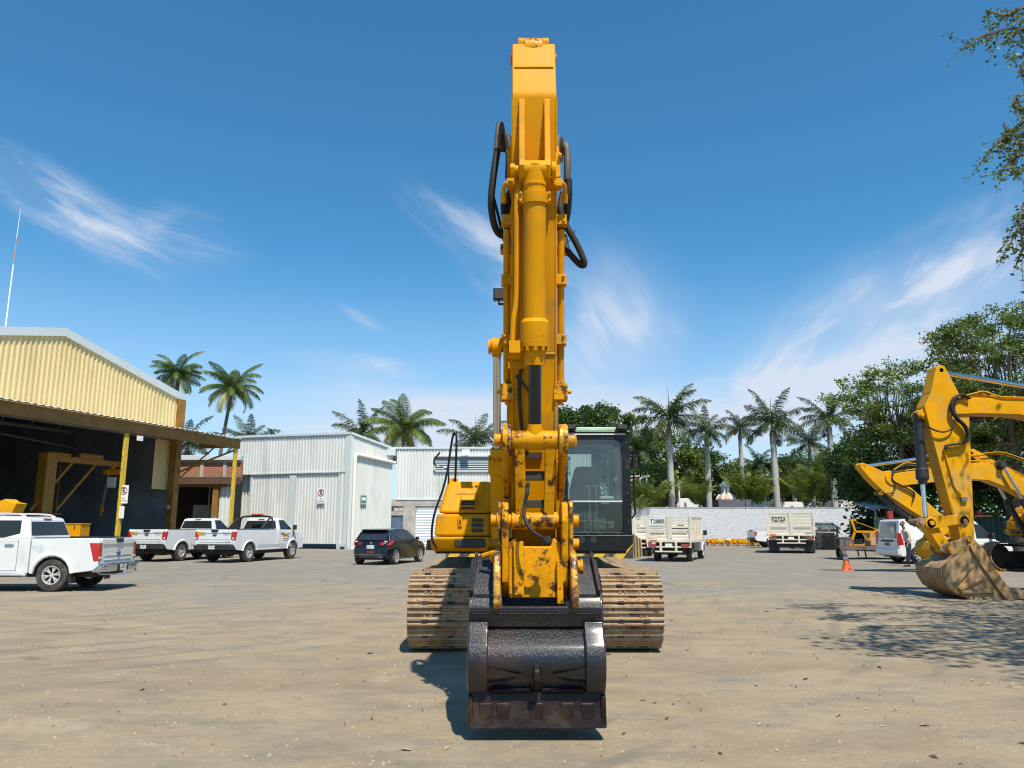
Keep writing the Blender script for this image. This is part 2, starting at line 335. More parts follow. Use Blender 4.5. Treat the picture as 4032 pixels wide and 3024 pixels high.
def _groups(s):
    par = list(range(len(s.v)))
    def fd(i):
        while par[i] != i: par[i] = par[par[i]]; i = par[i]
        return i
    for f in s.f:
        for k in f[1:]:
            a, b = fd(f[0]), fd(k)
            if a != b: par[a] = b
    comp = {}
    for i, v in enumerate(s.v): comp.setdefault(fd(i), []).append(i)
    bb = [[ids, [min(s.v[i][k] for i in ids)-.012 for k in range(3)], [max(s.v[i][k] for i in ids)+.012 for k in range(3)]] for ids in comp.values()]
    ch = True
    while ch:
        ch = False
        for i in range(len(bb)):
            for j in range(i+1, len(bb)):
                if all(bb[i][1][k] < bb[j][2][k] and bb[j][1][k] < bb[i][2][k] for k in range(3)):
                    bb[i] = [bb[i][0]+bb[j][0], [min(a, b) for a, b in zip(bb[i][1], bb[j][1])], [max(a, b) for a, b in zip(bb[i][2], bb[j][2])]]; bb.pop(j); ch = True; break
            if ch: break
    out = []
    for ids, _, _ in bb:
        mp = {v: k for k, v in enumerate(sorted(ids))}; g_ = MB(); g_.v = [s.v[i] for i in sorted(ids)]
        for f, mi in zip(s.f, s.mi):
            if f[0] in mp: g_.f.append([mp[i] for i in f]); g_.mi.append(mi)
        out.append(g_)
    return out
MB.groups = _groups
SPLIT = set('clamp_band vent_slot door_seam fuel_flap corner_post pipe_clamp worn_side_plate coupler_rib side_rib quick_coupler idler_link boom_ear stick_cylinder_bracket cylinder_bracket boom_foot_bracket link_boss edge_flange lower_ledge door_handle side_window mud_flap side_step roof_rail wear_strip side_cutter bucket_ear bucket_pin coupler_pin link_pin tail_ear idler_plate pilaster inner_window fender_flare front_fender door_frame tow_bar prop_leg yellow_teeth inner_shelving post crane_brace control_lever nose_lamp service_bracket door_window tail_pipe'.split())
def WORLDM(o):
    M = Matrix.LocRotScale(o.location, o.rotation_euler, o.scale)
    return (WORLDM(o.parent) @ M) if o.parent else M
def sharpen(me, deg):
    import bmesh
    bm = bmesh.new(); bm.from_mesh(me); a = R(deg)
    for e in bm.edges:
        if len(e.link_faces) == 2 and e.calc_face_angle(0) > a: e.smooth = False
    bm.to_mesh(me); bm.free()
def tag(o, label=None, cat=None, group=None, kind=None):
    if label: o['label'] = label
    if cat: o['category'] = cat
    if group: o['group'] = group
    if kind: o['kind'] = kind
    return o
def thing(name, label, cat, loc=(0, 0, 0), rz=0., group=None):
    o = bpy.data.objects.new(name, None); C.objects.link(o); o.location = loc; o.rotation_euler = (0, 0, rz); o.empty_display_size = .2
    return tag(o, label, cat, group)
def dup(o, loc=None, rz=None, label=None, group=None, parent=None, scale=None):
    c = o.copy(); C.objects.link(c)
    if parent is not None: c.parent = parent
    if loc is not None: c.location = loc
    if rz is not None: c.rotation_euler = (0, 0, rz)
    if scale is not None: c.scale = (scale,)*3 if isinstance(scale, (int, float)) else scale
    if label: c['label'] = label
    if group: c['group'] = group
    for ch in list(o.children): dup(ch, parent=c)
    return c
_tc = {}
def text(name, s, size, m, parent, loc, face='back', depth=.004, align='CENTER', sx=1., world_rot=None):
    """flat raised lettering. face: back = read from -Y, right = read from +X, left = read from -X"""
    key = (s, round(size, 4), align, sx)
    if key not in _tc:
        cu = bpy.data.curves.new('lettering', 'FONT'); cu.body = s; cu.size = size; cu.extrude = depth/2; cu.align_x = align; cu.align_y = 'CENTER'; cu.offset = size*.012; cu.resolution_u = 3
        to = bpy.data.objects.new('lettering', cu); C.objects.link(to); bpy.context.view_layer.update()
        me = bpy.data.meshes.new_from_object(to.evaluated_get(bpy.context.evaluated_depsgraph_get())); bpy.data.objects.remove(to); bpy.data.curves.remove(cu)
        for q in me.vertices: q.co.x *= sx
        _tc[key] = me
    me = _tc[key].copy(); me.materials.clear(); me.materials.append(m)
    o = bpy.data.objects.new(name, me); C.objects.link(o); o.parent = parent; o.location = loc
    o.rotation_euler = {'back': (R(90), 0, 0), 'right': (R(90), 0, R(90)), 'left': (R(90), 0, R(-90)), 'front': (R(90), 0, R(180))}[face]
    return o
def spline(pts, n=8):
    pts = [Vector(p) for p in pts]; out = []
    for i in range(len(pts)-1):
        p0 = pts[max(i-1, 0)]; p1 = pts[i]; p2 = pts[i+1]; p3 = pts[min(i+2, len(pts)-1)]
        for k in range(n):
            t = k/n; out.append(.5*((2*p1)+(-p0+p2)*t+(2*p0-5*p1+4*p2-p3)*t*t+(-p0+3*p1-3*p2+p3)*t**3))
    out.append(pts[-1]); return out
def corr(mb, p0, p1, z0, z1, pitch=.2, amp=.03, out=None):
    """corrugated sheet from p0 to p1 (2-D), z0/z1 numbers or functions of 0..1 along; ribs stand out to the right of p0->p1"""
    p0, p1 = Vector(p0), Vector(p1); d = p1-p0; L = d.length; d = d/L; nrm = Vector((d.y, -d.x))
    if out is not None: nrm = Vector(out).normalized()
    n = max(1, int(L/pitch)); st = L/n; pr = [(0, 0), (.42, 0), (.55, 1), (.87, 1)]
    xs = [(k*st+a*st, h*amp) for k in range(n) for a, h in pr]+[(L, 0)]
    f = lambda z, t: z(t) if callable(z) else z
    vs = []; fs = []
    for x, o in xs:
        q = p0+d*x+nrm*o; vs += [(q.x, q.y, f(z0, x/L)), (q.x, q.y, f(z1, x/L))]
    for i in range(len(xs)-1): fs.append((2*i, 2*i+2, 2*i+3, 2*i+1))
    mb.add(vs, fs)
# ------------------------------------------------------------------ ground
def ground_material():
    m = bpy.data.materials.new('dusty_yard_ground'); m.use_nodes = True; nt = m.node_tree; n, l = nt.nodes, nt.links; b = n['Principled BSDF']
    b.inputs['Roughness'].default_value = .9; b.inputs['Specular IOR Level'].default_value = .25
    t = n.new('ShaderNodeTexCoord')
    def mp(s, loc=(0, 0, 0)):
        x = n.new('ShaderNodeMapping'); x.inputs['Scale'].default_value = s; x.inputs['Location'].default_value = loc; l.new(t.outputs['Object'], x.inputs[0]); return x.outputs[0]
    def noise(v, s, d=8, r=.62, dist=0):
        z = n.new('ShaderNodeTexNoise'); z.inputs['Scale'].default_value = s; z.inputs['Detail'].default_value = d; z.inputs['Roughness'].default_value = r; z.inputs['Distortion'].default_value = dist; l.new(v, z.inputs['Vector']); return z.outputs['Fac']
    def rng(f, a, c, o0=0., o1=1.):
        x = n.new('ShaderNodeMapRange'); x.interpolation_type = 'SMOOTHSTEP'; l.new(f, x.inputs[0]); x.inputs[1].default_value = a; x.inputs[2].default_value = c; x.inputs[3].default_value = o0; x.inputs[4].default_value = o1; return x.outputs[0]
    def mx(f, a, c, bt='MIX'):
        x = n.new('ShaderNodeMix'); x.data_type = 'RGBA'; x.blend_type = bt
        if isinstance(f, float): x.inputs[0].default_value = f
        else: l.new(f, x.inputs[0])
        for i, v in ((6, a), (7, c)):
            if isinstance(v, tuple): x.inputs[i].default_value = (*v, 1)
            else: l.new(v, x.inputs[i])
        return x.outputs[2]
    def ma(op, a, c=None):
        x = n.new('ShaderNodeMath'); x.operation = op
        for i, v in enumerate((a, c)):
            if v is None: continue
            if isinstance(v, (int, float)): x.inputs[i].default_value = v
            else: l.new(v, x.inputs[i])
        return x.outputs[0]
    s = n.new('ShaderNodeSeparateXYZ'); l.new(t.outputs['Object'], s.inputs[0]); Y = s.outputs[1]; X = s.outputs[0]
    one = mp((1, 1, 1))
    asph = mx(noise(one, .35), (.150, .135, .110), (.238, .212, .172))
    asph = mx(rng(noise(one, 38, 4), .35, .7), asph, mx(.6, asph, (.30, .285, .26)))
    dust = mx(noise(one, .8), (.252, .198, .128), (.345, .282, .190))
    dust = mx(rng(noise(mp((.8, 1.3, 1)), 1.3, 9, .7), .45, .72), dust, (.185, .165, .132))
    dust = mx(rng(noise(one, 14, 7, .7), .52, .75), dust, (.38, .33, .25))
    # dust spread: full near, thinning out with distance, in long drifts
    drift = noise(mp((.22, .42, 1), (3, 0, 0)), 1.0, 8, .62, .6)
    k = ma('ADD', ma('MULTIPLY', ma('SUBTRACT', 20.5, Y), .085), ma('MULTIPLY', ma('SUBTRACT', drift, .5), 2.6))
    col = mx(rng(k, -.35, .55), asph, dust)
    # bare worn patches, damp soil and swept dust at metre scale, different everywhere
    col = mx(rng(noise(mp((.6, .8, 1), (13, 2, 0)), 1.1, 10, .68), .47, .66, 0, .75), col, mx(noise(one, 6), (.180, .155, .120), (.235, .202, .152)))
    col = mx(rng(noise(mp((.55, .95, 1), (2, 41, 0)), 1.6, 10, .7, .8), .53, .66, 0, .65), col, (.35, .29, .195))
    near = ma('MULTIPLY', rng(Y, 18., 8.), rng(noise(mp((.7, 1, 1), (51, 12, 0)), .55, 9, .66, .7), .46, .62, 0, .6)); col = mx(near, col, mx(noise(one, 9), (.185, .138, .088), (.27, .208, .14)))
    # a few thin far drifts of pale dust
    col = mx(rng(noise(mp((.06, .9, 1), (9, 4, 0)), 1.0, 9, .65), .60, .74, 0, .7), col, (.29, .25, .19))
    # dark oily stains and damp spots
    col = mx(rng(noise(mp((.55, 1.0, 1), (31, 7, 0)), .75, 6, .55), .665, .73, 0, .65), col, (.095, .075, .052))
    col = mx(rng(noise(mp((1, 2.2, 1), (5, 17, 0)), 2.3, 5, .6), .70, .76, 0, .7), col, (.085, .07, .05))
    # tyre sweep arcs
    wv = n.new('ShaderNodeTexWave'); wv.wave_type = 'RINGS'; wv.rings_direction = 'Z'; wv.inputs['Scale'].default_value = .42; wv.inputs['Distortion'].default_value = 2.2; wv.inputs['Detail'].default_value = 3; l.new(mp((1, 1, 1), (14, -22, 0)), wv.inputs['Vector'])
    col = mx(ma('MULTIPLY', rng(wv.outputs['Fac'], .80, .98), rng(noise(one, .25), .48, .62, 0, .45)), col, (.13, .12, .105))
    # grit
    vo = n.new('ShaderNodeTexVoronoi'); vo.inputs['Scale'].default_value = 34; l.new(one, vo.inputs['Vector'])
    col = mx(ma('MULTIPLY', rng(vo.outputs['Distance'], .25, .10), rng(noise(one, 5), .52, .68, 0, .45)), col, (.34, .30, .24))
    vo2 = n.new('ShaderNodeTexVoronoi'); vo2.inputs['Scale'].default_value = 15; l.new(mp((.6, 1, 1)), vo2.inputs['Vector'])
    col = mx(ma('MULTIPLY', rng(vo2.outputs['Distance'], .16, .06), rng(noise(one, 2.2), .5, .62, 0, .8)), col, (.07, .058, .042))
    l.new(col, b.inputs['Base Color'])
    bp = n.new('ShaderNodeBump'); bp.inputs['Strength'].default_value = .55; bp.inputs['Distance'].default_value = .03
    h = ma('ADD', noise(one, 22, 8, .7), ma('MULTIPLY', noise(mp((.5, 1.4, 1)), 3.5, 6), 1.2)); l.new(h, bp.inputs['Height']); l.new(bp.outputs[0], b.inputs['Normal'])
    return m
g = MB(); N = 40
g.add([(-300+600*i/N, -60+560*j/N, 0) for j in range(N+1) for i in range(N+1)], [(j*(N+1)+i, j*(N+1)+i+1, (j+1)*(N+1)+i+1, (j+1)*(N+1)+i) for j in range(N) for i in range(N)])
tag(g.build('ground', ground_material()), kind='structure')
# loose pebbles and dry leaf litter over the dusty part
rnd = random.Random(5)
peb = MB()
for i in range(3200):
    y = 3.6+16*rnd.random()**1.35; x = (rnd.random()*2-1)*(y*.78+1)
    sz = rnd.choice((.006, .007, .009, .012, .012, .017)) * (.7+.6*rnd.random()); a = rnd.random()*6.28
    c, s_ = math.cos(a), math.sin(a); e = .5+rnd.random()*.5; hh = sz*(.5+.5*rnd.random())
    pts = [(x+c*sz, y+s_*sz, 0), (x-s_*sz*e, y+c*sz*e, 0), (x-c*sz, y-s_*sz, 0), (x+s_*sz*e, y-c*sz*e, 0), (x+sz*.2*c, y, hh)]
    peb.cur = rnd.choice((0, 0, 1, 2)); peb.add(pts, [(0, 1, 4), (1, 2, 4), (2, 3, 4), (3, 0, 4)])
M_p1 = mat('pebble_tan', (.34, .28, .20), .9); M_p2 = mat('pebble_brown', (.16, .11, .07), .9); M_p3 = mat('pebble_pale', (.33, .29, .23), .9)
o = tag(peb.build('gravel', [M_p1, M_p2, M_p3]), 'small loose pebbles and crumbs of earth scattered over the dusty yard', 'gravel', kind='stuff')
lit = MB()
for i in range(300):
    y = 4.5+17*rnd.random(); x = (rnd.random()*2-1)*(y*.75)
    if rnd.random() < .45: x = abs(x)
    a = rnd.random()*6.28; L = .018+.035*rnd.random()*rnd.random()*1.6; w = L*.35; c, s_ = math.cos(a), math.sin(a); z = .012+.02*rnd.random()
    lit.cur = rnd.choice((0, 1, 1)); lit.add([(x-c*L, y-s_*L, .004), (x+s_*w, y-c*w, z), (x+c*L, y+s_*L, .006), (x-s_*w, y+c*w, z*.6)], [(0, 1, 2, 3)])
tag(lit.build('leaf_litter', [mat('dry_leaf_tan', (.42, .33, .2), .8), mat('dry_leaf_brown', (.13, .08, .045), .8)]), 'dry curled leaves and twigs lying on the dusty yard', 'leaf litter', kind='stuff')
# ------------------------------------------------------------------ cream hangar (local x runs along its open front, local y goes into it)
HA = Vector((-20.6, 30.3, 0)); HR = math.atan2(.954, .298)
hang = thing('hangar', 'big cream corrugated hangar with low gable roof and open dark bay', 'hangar', HA, HR)
HM = Matrix.Translation(HA) @ Matrix.Rotation(HR, 4, 'Z')
sl, sr, sm, ze, zr = -3.25, 13.65, 5.2, 9.06, 11.0
def roofz(x): return zr-(zr-ze)*abs(x-sm)/(sr-sm)
b = MB(); corr(b, (sl, 3), (sr, 3), 6.6, lambda t: roofz(sl+(sr-sl)*t)-.15, .27, .055, (0, -1)); b.build('gable_wall', M_cream, hang)
b = MB()
for a, c in ((sl-.15, sm), (sm, sr+.12)):
    za, zc = roofz(a), roofz(c)
    b.add([(a, 2.86, za-.32), (c, 2.86, zc-.32), (c, 2.86, zc+.08), (a, 2.86, za+.08), (a, 3.1, za-.32), (c, 3.1, zc-.32), (c, 3.1, zc+.08), (a, 3.1, za+.08)],
          [(0, 1, 2, 3), (7, 6, 5, 4), (3, 2, 6, 7), (0, 4, 5, 1), (0, 3, 7, 4), (1, 5, 6, 2)])
b.build('roof_trim', M_trimw, hang)
b = MB()
for a, c in ((sl-.1, sm), (sm, sr+.1)):
    b.add([(a, 3.1, roofz(a)), (c, 3.1, roofz(c)), (c, 34, roofz(c)), (a, 34, roofz(a))], [(0, 1, 2, 3)])
b.build('roof', M_trimw, hang)
b = MB(); corr(b, (sr, 3), (sr, 34), 0, ze, .2, .045, (1, 0)); b.build('side_wall', M_cream, hang)
b = MB(); b.box(sl-.1, sl, 3, 34, 0, ze); b.box(sl, sr-.02, 33.9, 34, 0, ze+1.9); b.box(sr-.08, sr-.02, 3.2, 34, 0, ze-.05)
b.add([(sl, 3.3, ze-.1), (sm, 3.3, zr-.1), (sm, 33.9, zr-.1), (sl, 33.9, ze-.1)], [(0, 1, 2, 3)]); b.add([(sr, 3.3, ze-.1), (sm, 3.3, zr-.1), (sm, 33.9, zr-.1), (sr, 33.9, ze-.1)], [(3, 2, 1, 0)])
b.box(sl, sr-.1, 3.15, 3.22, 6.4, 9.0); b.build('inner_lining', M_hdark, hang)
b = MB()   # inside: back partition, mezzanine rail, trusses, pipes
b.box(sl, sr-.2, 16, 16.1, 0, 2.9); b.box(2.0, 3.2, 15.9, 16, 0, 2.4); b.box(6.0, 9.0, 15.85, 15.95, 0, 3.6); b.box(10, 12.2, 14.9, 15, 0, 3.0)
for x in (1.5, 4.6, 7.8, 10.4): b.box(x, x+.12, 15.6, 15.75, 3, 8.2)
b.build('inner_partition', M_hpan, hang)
b = MB()
for y in (5.5, 11, 17):
    b.bar((sl, y, 7.2), (sr, y, 7.2), .12, .16); b.bar((sl, y, 8.5), (sm, y, 10.3), .1, .12); b.bar((sm, y, 10.3), (sr, y, 8.5), .1, .12)
    for k in range(9): x = sl+1+k*1.85; b.bar((x, y, 7.2), (x+.9, y, roofz(x+.9)-.7), .06, .06)
b.bar((sl, 4.2, 6.2), (sr, 10.5, 6.2), .07, .07)
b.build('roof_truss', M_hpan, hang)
b = MB()
for x in (-2.0, 1.6): b.box(x, x+1.7, 15.78, 15.84, 3.1, 4.9)
b.build('inner_window', mat('dim_green_glass', (.02, .045, .03), .3), hang)
b = MB(); b.box(sr-.42, sr+.02, 2.72, 2.98, 7.1, ze-.25); b.box(sr-.48, sr-.06, 2.7, 3.1, 0, 7.05); b.build('corner_post', M_ochre, hang)
# canopy
b = MB(); n = 122; cx0, cx1 = -8.0, 15.2
vs = []; fs = []
for i in range(n+1):
    x = cx0+(cx1-cx0)*i/n; z = .045 if i % 2 else 0.
    vs += [(x, -.30, 6.57+z), (x, 2.85, 7.08+z)]
fs = [(2*i, 2*i+2, 2*i+3, 2*i+1) for i in range(n)]
b.add(vs, fs); b.build('canopy_roof', M_wsheet, hang)
b = MB(); b.box(cx0, cx1-.02, -.08, .0, 6.02, 6.56); b.box(cx0, cx1-.02, 0, .12, 6.02, 6.06); b.box(cx1-.09, cx1-.02, 0.12, 2.8, 6.1, 6.55)
for x in (-6, -3.9, -1.8, .3, 2.4, 4.5, 8.8, 10.9, 13.0): b.bar((x, .1, 6.4), (x, 2.8, 6.85), .06, .14)
b.build('canopy_fascia', M_ochre, hang)
for i, x in enumerate((-1.7, 6.7, 14.95)):
    b = MB(); b.box(x-.13, x+.13, .0, .10, 0, 6.0)
    for k in range(9): z = .5+k*.62; b.box(x-.155, x+.155, .02, .08, z, z+.3)
    b.build('canopy_column', M_colyel, hang, bevel=.01)
b = MB(); b.bar((14.9, .15, 5.9), (13.5, 2.7, 4.6), .1, .1); b.bar((14.9, 1.4, 6.2), (13.6, 2.8, 4.2), .09, .09); b.build('canopy_brace', M_ochre, hang)
b = MB(); corr(b, (sr-1.5, 3.3), (sr-.1, 3.3), 3.6, 7.0, .2, .03, (0, -1)); b.build('side_cladding', M_cream, hang)
# things on or inside the hangar
def to_h(x, y, z): return HM @ Vector((x, y, z))
t = thing('antenna_mast', 'thin white and red antenna mast rising from the hangar roof', 'antenna', to_h(4.15, 5.5, 10.65))
b = MB(); b.cyl((0, 0, 0), (0, 0, 3.6), .035, .03, 8); b.cyl((0, 0, 5.0), (.02, 0, 6.5), .018, .01, 6); b.build('mast_pole', M_white, t)
b = MB(); b.cyl((0, 0, 3.6), (0, 0, 5.0), .03, .02, 8); b.build('mast_upper_section', mat('faded_red', (.42, .28, .25), .6), t)
t = thing('floodlight', 'white rectangular floodlight at the top of the middle yellow column', 'floodlight', to_h(6.98, -.1, 5.92), HR)
b = MB(); b.box(-.02, .34, -.28, -.22, -.28, -.04); b.build('lamp_head', M_white, t, bevel=.01); b = MB(); b.bar((0, .06, .05), (.1, -.22, -.1), .03, .03); b.build('bracket', M_plast, t)
def noparking(loc, rz, label, w=.47, h=.86, extra=False):
    t = thing('no_parking_sign', label, 'sign', loc, rz, 'no parking signs')
    b = MB(); b.box(-w/2, w/2, -.012, 0, -h/2, h/2); b.build('sign_panel', M_white, t)
    b = MB(); r = w*.36; cz = h*.20
    ring = [(math.cos(a*math.pi/16)*r, -.018, cz+math.sin(a*math.pi/16)*r) for a in range(33)]; b.tube(ring, w*.035, 6)
    b.bar((-r*.7, -.018, cz+r*.7), (r*.7, -.018, cz-r*.7), .006, w*.06); b.build('prohibition_ring', mat('sign_red', (.30, .03, .03), .5), t)
    text('letter', 'E', w*.62, M_txt, t, (0, -.02, cz)); text('lettering', 'NO', w*.16, M_txt, t, (0, -.016, -h*.22)); text('lettering', 'ESTACIONARSE', w*.115, M_txt, t, (0, -.016, -h*.36))
    return t
noparking(to_h(6.72, -.09, 3.05)+Vector((0, -.02, 0)), R(-8), 'white no parking sign fixed to the yellow hangar column')
t = thing('paper_notice', 'small white notice below the no parking sign on the yellow column', 'notice', to_h(6.66, -.1, 2.2), R(-8))
b = MB(); b.box(-.14, .14, -.012, 0, -.28, .28); b.build('notice_panel', M_white, t)
for k in range(5): text('lettering', '- - -', .07, M_tgrey, t, (0, -.016, .18-k*.09))
# jib crane
base = Vector((-23.1, 38, 0)); t = thing('jib_crane', 'yellow jib crane with a braced arm inside the dark hangar bay', 'crane', base, HR)
M_ywin = mat('crane_ochre', (.33, .16, .02), .5, var=.15)
b = MB(); b.box(-.3, .3, -.3, .3, 0, 5.15); b.build('crane_column', M_ywin, t, bevel=.03)
b = MB(); b.box(.3, 4.6, -.12, .12, 4.75, 5.05); b.box(1.8, 3.3, -.1, .1, 5.05, 5.3); b.box(-.1, 1.2, -.15, .15, 5.05, 5.2); b.build('crane_arm', M_ywin, t, bevel=.02)
b = MB(); b.bar((-.7, 0, 2.3), (1.7, 0, 5.1), .12, .12); b.bar((.7, 0, 2.3), (2.9, 0, 4.8), .12, .12); b.build('crane_brace', M_ywin, t)
b = MB(); b.box(-.75, .8, -.35, .35, 2.12, 2.2); b.bar((.75, 0, 2.2), (.75, 0, 4.7), .03, .03); b.build('service_bracket', M_ochre, t)
hb = base+Vector((math.cos(HR), math.sin(HR), 0))*4.1
t = thing('chain_hoist', 'yellow chain hoist hanging from the jib crane arm', 'hoist', (hb.x, hb.y, 0), 0)
b = MB(); b.box(-.48, .48, -.14, .14, 4.32, 4.60); b.box(-.3, -.1, -.16, .16, 4.28, 4.62); b.box(-.10, .12, -.12, .12, 4.60, 4.9); b.build('hoist_body', M_yel, t, bevel=.05)
b = MB(); b.box(-.20, .20, -.12, .12, 3.62, 4.18); b.build('control_box', M_trimw, t, bevel=.02)
b = MB(); b.cyl((-.25, 0, 4.3), (-.42, 0, 2.55), .015, n=6); b.cyl((-.12, 0, 4.3), (-.36, 0, 2.55), .015, n=6); b.build('chain', M_steel, t)
b = MB(); b.box(-.47, -.31, -.06, .06, 2.32, 2.58); b.tube([(-.39, 0, 2.32), (-.39, 0, 2.24), (-.46, 0, 2.20), (-.48, 0, 2.12), (-.40, 0, 2.06), (-.33, 0, 2.10), (-.31, 0, 2.16)], .032, 8); b.build('hook', M_yel, t, bevel=.015)
t = thing('notice_board', 'pale notice strip leaning on the jib crane column', 'notice', base+Vector((.42, -.45, 0)), HR-R(90))
b = MB(); b.box(-.1, .12, -.05, -.02, 1.35, 2.1); b.build('board', M_white, t)
for k in range(6): text('lettering', '///', .08, M_tgrey, t, (0.01, -.055, 1.5+k*.09))
p = P(290, 2085, 27); p.y -= 2.2; t = thing('tool_chest', 'bright yellow steel chest behind the tailgate of the nearest pickup', 'tool chest', (p.x, p.y+2.2, 0), 0)
b = MB(); b.box(-.36, .40, -.3, .3, 1.22, 1.62); b.build('chest_body', M_yel, t, bevel=.01); b = MB(); b.box(-.38, .42, -.32, .32, 1.622, 1.66); b.build('chest_lid', M_yel, t, bevel=.01)
b = MB(); b.box(.18, .215, -.34, -.3, 1.50, 1.58); b.build('latch', M_redp, t); b = MB()
for x in (-.32, .36):
    for y in (-.26, .26): b.box(x-.03, x+.03, y-.03, y+.03, 0, 1.22)
b.build('stand', M_plast, t)
p = P(40, 1990, 27); t = thing('crawler_crane_boom', 'yellow machine boom end standing inside the bay above the near pickup', 'boom section', (p.x, p.y, 0), 0)
b = MB(); b.prism([(-1.6, 1.95), (.05, 1.9), (.28, 2.0), (.42, 2.35), (.15, 2.4), (.0, 2.5), (-.2, 2.42), (-1.6, 2.4)], -.3, .3, 'y'); b.build('boom_plate', M_yel2, t, bevel=.02)
b = MB(); b.box(-1.6, -.6, -.25, .25, 0, 1.95); b.build('support_frame', M_under, t)
b = MB(); b.cyl((-.9, -.34, 1.95), (-.9, .34, 1.95), .12); b.build('pivot_pin', M_under, t)
def greensign(loc, rz, label, w=.5, h=.42):
    t = thing('green_notice', label, 'sign', loc, rz, 'green safety signs'); b = MB(); b.box(-w/2, w/2, -.01, 0, -h/2, h/2); b.build('sign_panel', M_sgreen, t)
    b = MB(); b.box(-w*.36, w*.36, -.016, -.0105, h*.04, h*.34); b.build('pictogram', mat('sign_pale', (.6, .68, .65), .5), t)
    text('lettering', 'SALIDA', h*.2, M_white, t, (0, -.016, -h*.25)); return t
greensign(to_h(7.6, 15.75, 3.0), HR, 'green safety sign on the dark partition deep inside the hangar', .9, .6)
t = thing('red_label_plate', 'small dark red plate on the hangar corner post', 'sign', to_h(sr-.75, 2.66, 2.6), HR)
b = MB(); b.box(-.28, .1, -.03, 0, -.16, .16); b.build('plate', mat('dull_red', (.16, .02, .025), .5), t); text('lettering', '1 0 1', .16, M_white, t, (-.09, -.034, 0))
# ------------------------------------------------------------------ brick annex between hangar and white shed
Yb = 51.0
def PX(px): return P(px, 1900, Yb).x
def PZ(py): return P(900, py, Yb).z
bx0, bx1 = PX(655), PX(945)
def brickmat():
    m = bpy.data.materials.new('red_brickwork'); m.use_nodes = True; nt = m.node_tree; n, l = nt.nodes, nt.links; b = n['Principled BSDF']; b.inputs['Roughness'].default_value = .9
    t = n.new('ShaderNodeTexCoord'); mp = n.new('ShaderNodeMapping'); mp.inputs['Rotation'].default_value = (R(90), 0, 0); l.new(t.outputs['Object'], mp.inputs[0])
    k = n.new('ShaderNodeTexBrick'); k.inputs['Scale'].default_value = 1.0; k.inputs['Brick Width'].default_value = .42; k.inputs['Row Height'].default_value = .15; k.inputs['Mortar Size'].default_value = .03
    k.inputs['Color1'].default_value = (.36, .11, .045, 1); k.inputs['Color2'].default_value = (.27, .085, .04, 1); k.inputs['Mortar'].default_value = (.30, .2, .14, 1); l.new(mp.outputs[0], k.inputs['Vector']); l.new(k.outputs['Color'], b.inputs['Base Color']); return m
annex = thing('brick_annex', 'low red brick annex with yellow framed bay between hangar and white shed', 'building', ((bx0+bx1)/2, Yb, 0))
b = MB(); b.box(bx0, bx1, Yb+.1, Yb+.4, PZ(1893), PZ(1812)); b.build('brick_wall', brickmat(), annex, world=True)
b = MB(); b.box(bx0, bx1, Yb-.15, Yb+.5, PZ(1812), PZ(1793)); b.build('roof_fascia', M_trimw, annex, world=True, bevel=.02)
b = MB()
for px in (672, 783, 873): b.box(PX(px), PX(px+13), Yb+.04, Yb+.1, PZ(1893), PZ(1812))
b.box(bx0, bx1, Yb+.05, Yb+.1, PZ(1820), PZ(1812)); b.build('pilaster', M_conc, annex, world=True)
b = MB(); b.box(bx0, PX(950), Yb-.5, Yb-.1, PZ(1908), PZ(1880)); b.build('steel_beam', mat('brown_beam', (.10, .05, .035), .6, var=.2), annex, world=True)
b = MB(); b.box(bx0, PX(905), Yb-.3, Yb-.1, PZ(1918), PZ(1909)); b.box(PX(847), PX(868), Yb-.3, Yb-.1, 0, PZ(1919)); b.box(PX(640), PX(668), Yb-.3, Yb-.1, 0, PZ(1919)); b.build('door_frame', M_ochre, annex, world=True)
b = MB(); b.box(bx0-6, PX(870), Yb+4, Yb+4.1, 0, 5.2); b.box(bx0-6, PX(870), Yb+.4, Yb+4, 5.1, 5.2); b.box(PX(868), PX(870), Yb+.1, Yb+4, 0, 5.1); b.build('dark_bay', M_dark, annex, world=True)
b = MB(); b.box(PX(690), PX(820), Yb+3.2, Yb+3.3, 0, 3.0); b.box(PX(752), PX(760), Yb+3.1, Yb+3.2, 0, 4.9); b.box(PX(775), PX(800), Yb+3.1, Yb+3.15, 3.3, 3.9); b.build('inner_shelving', M_hpan, annex, world=True)
b = MB(); corr(b, (PX(869), Yb), (PX(915), Yb), 0, PZ(1915), .24, .05, (0, -1)); b.build('side_cladding', M_wsheet, annex, world=True)
# ------------------------------------------------------------------ white corrugated shed
Lc = P(938, 1724, 56); Kc = P(1380, 1709, 52.6); Mc = P(1547, 1770, 55.5); LB = P(866, 2000, 57.2)
shed = thing('white_shed', 'white corrugated steel shed with big sliding doors behind the black car', 'building', (Kc.x, Kc.y, 0))
d = (Vector((Kc.x, Kc.y))-Vector((Lc.x, Lc.y))); fl = d.length; d.normalize(); fo = Vector((d.y, -d.x))   # outward towards the yard
def on(t, o=0.): q = Vector((Lc.x, Lc.y))+d*t+fo*o; return (q.x, q.y)
zt0, zt1 = Lc.z, Kc.z
b = MB(); zsplit = P(938, 1870, 56).z
corr(b, on(0), on(fl), zsplit, lambda t: zt0+(zt1-zt0)*t, .25, .05, fo)
tl = 1.35; corr(b, on(tl, -.05), on(fl, -.05), 0.35, zsplit, .25, .05, fo); corr(b, on(-2.4, -.6), on(tl, -.6), 0, zsplit+.05, .25, .05, fo)
q = [Vector((*on(tl, -.62), 0)), Vector((*on(tl, 0.02), 0))]; b.add([q[0], q[1], q[1]+Vector((0, 0, zsplit)), q[0]+Vector((0, 0, zsplit))], [(0, 1, 2, 3)])
b.build('front_cladding', M_wsheet, shed, world=True)
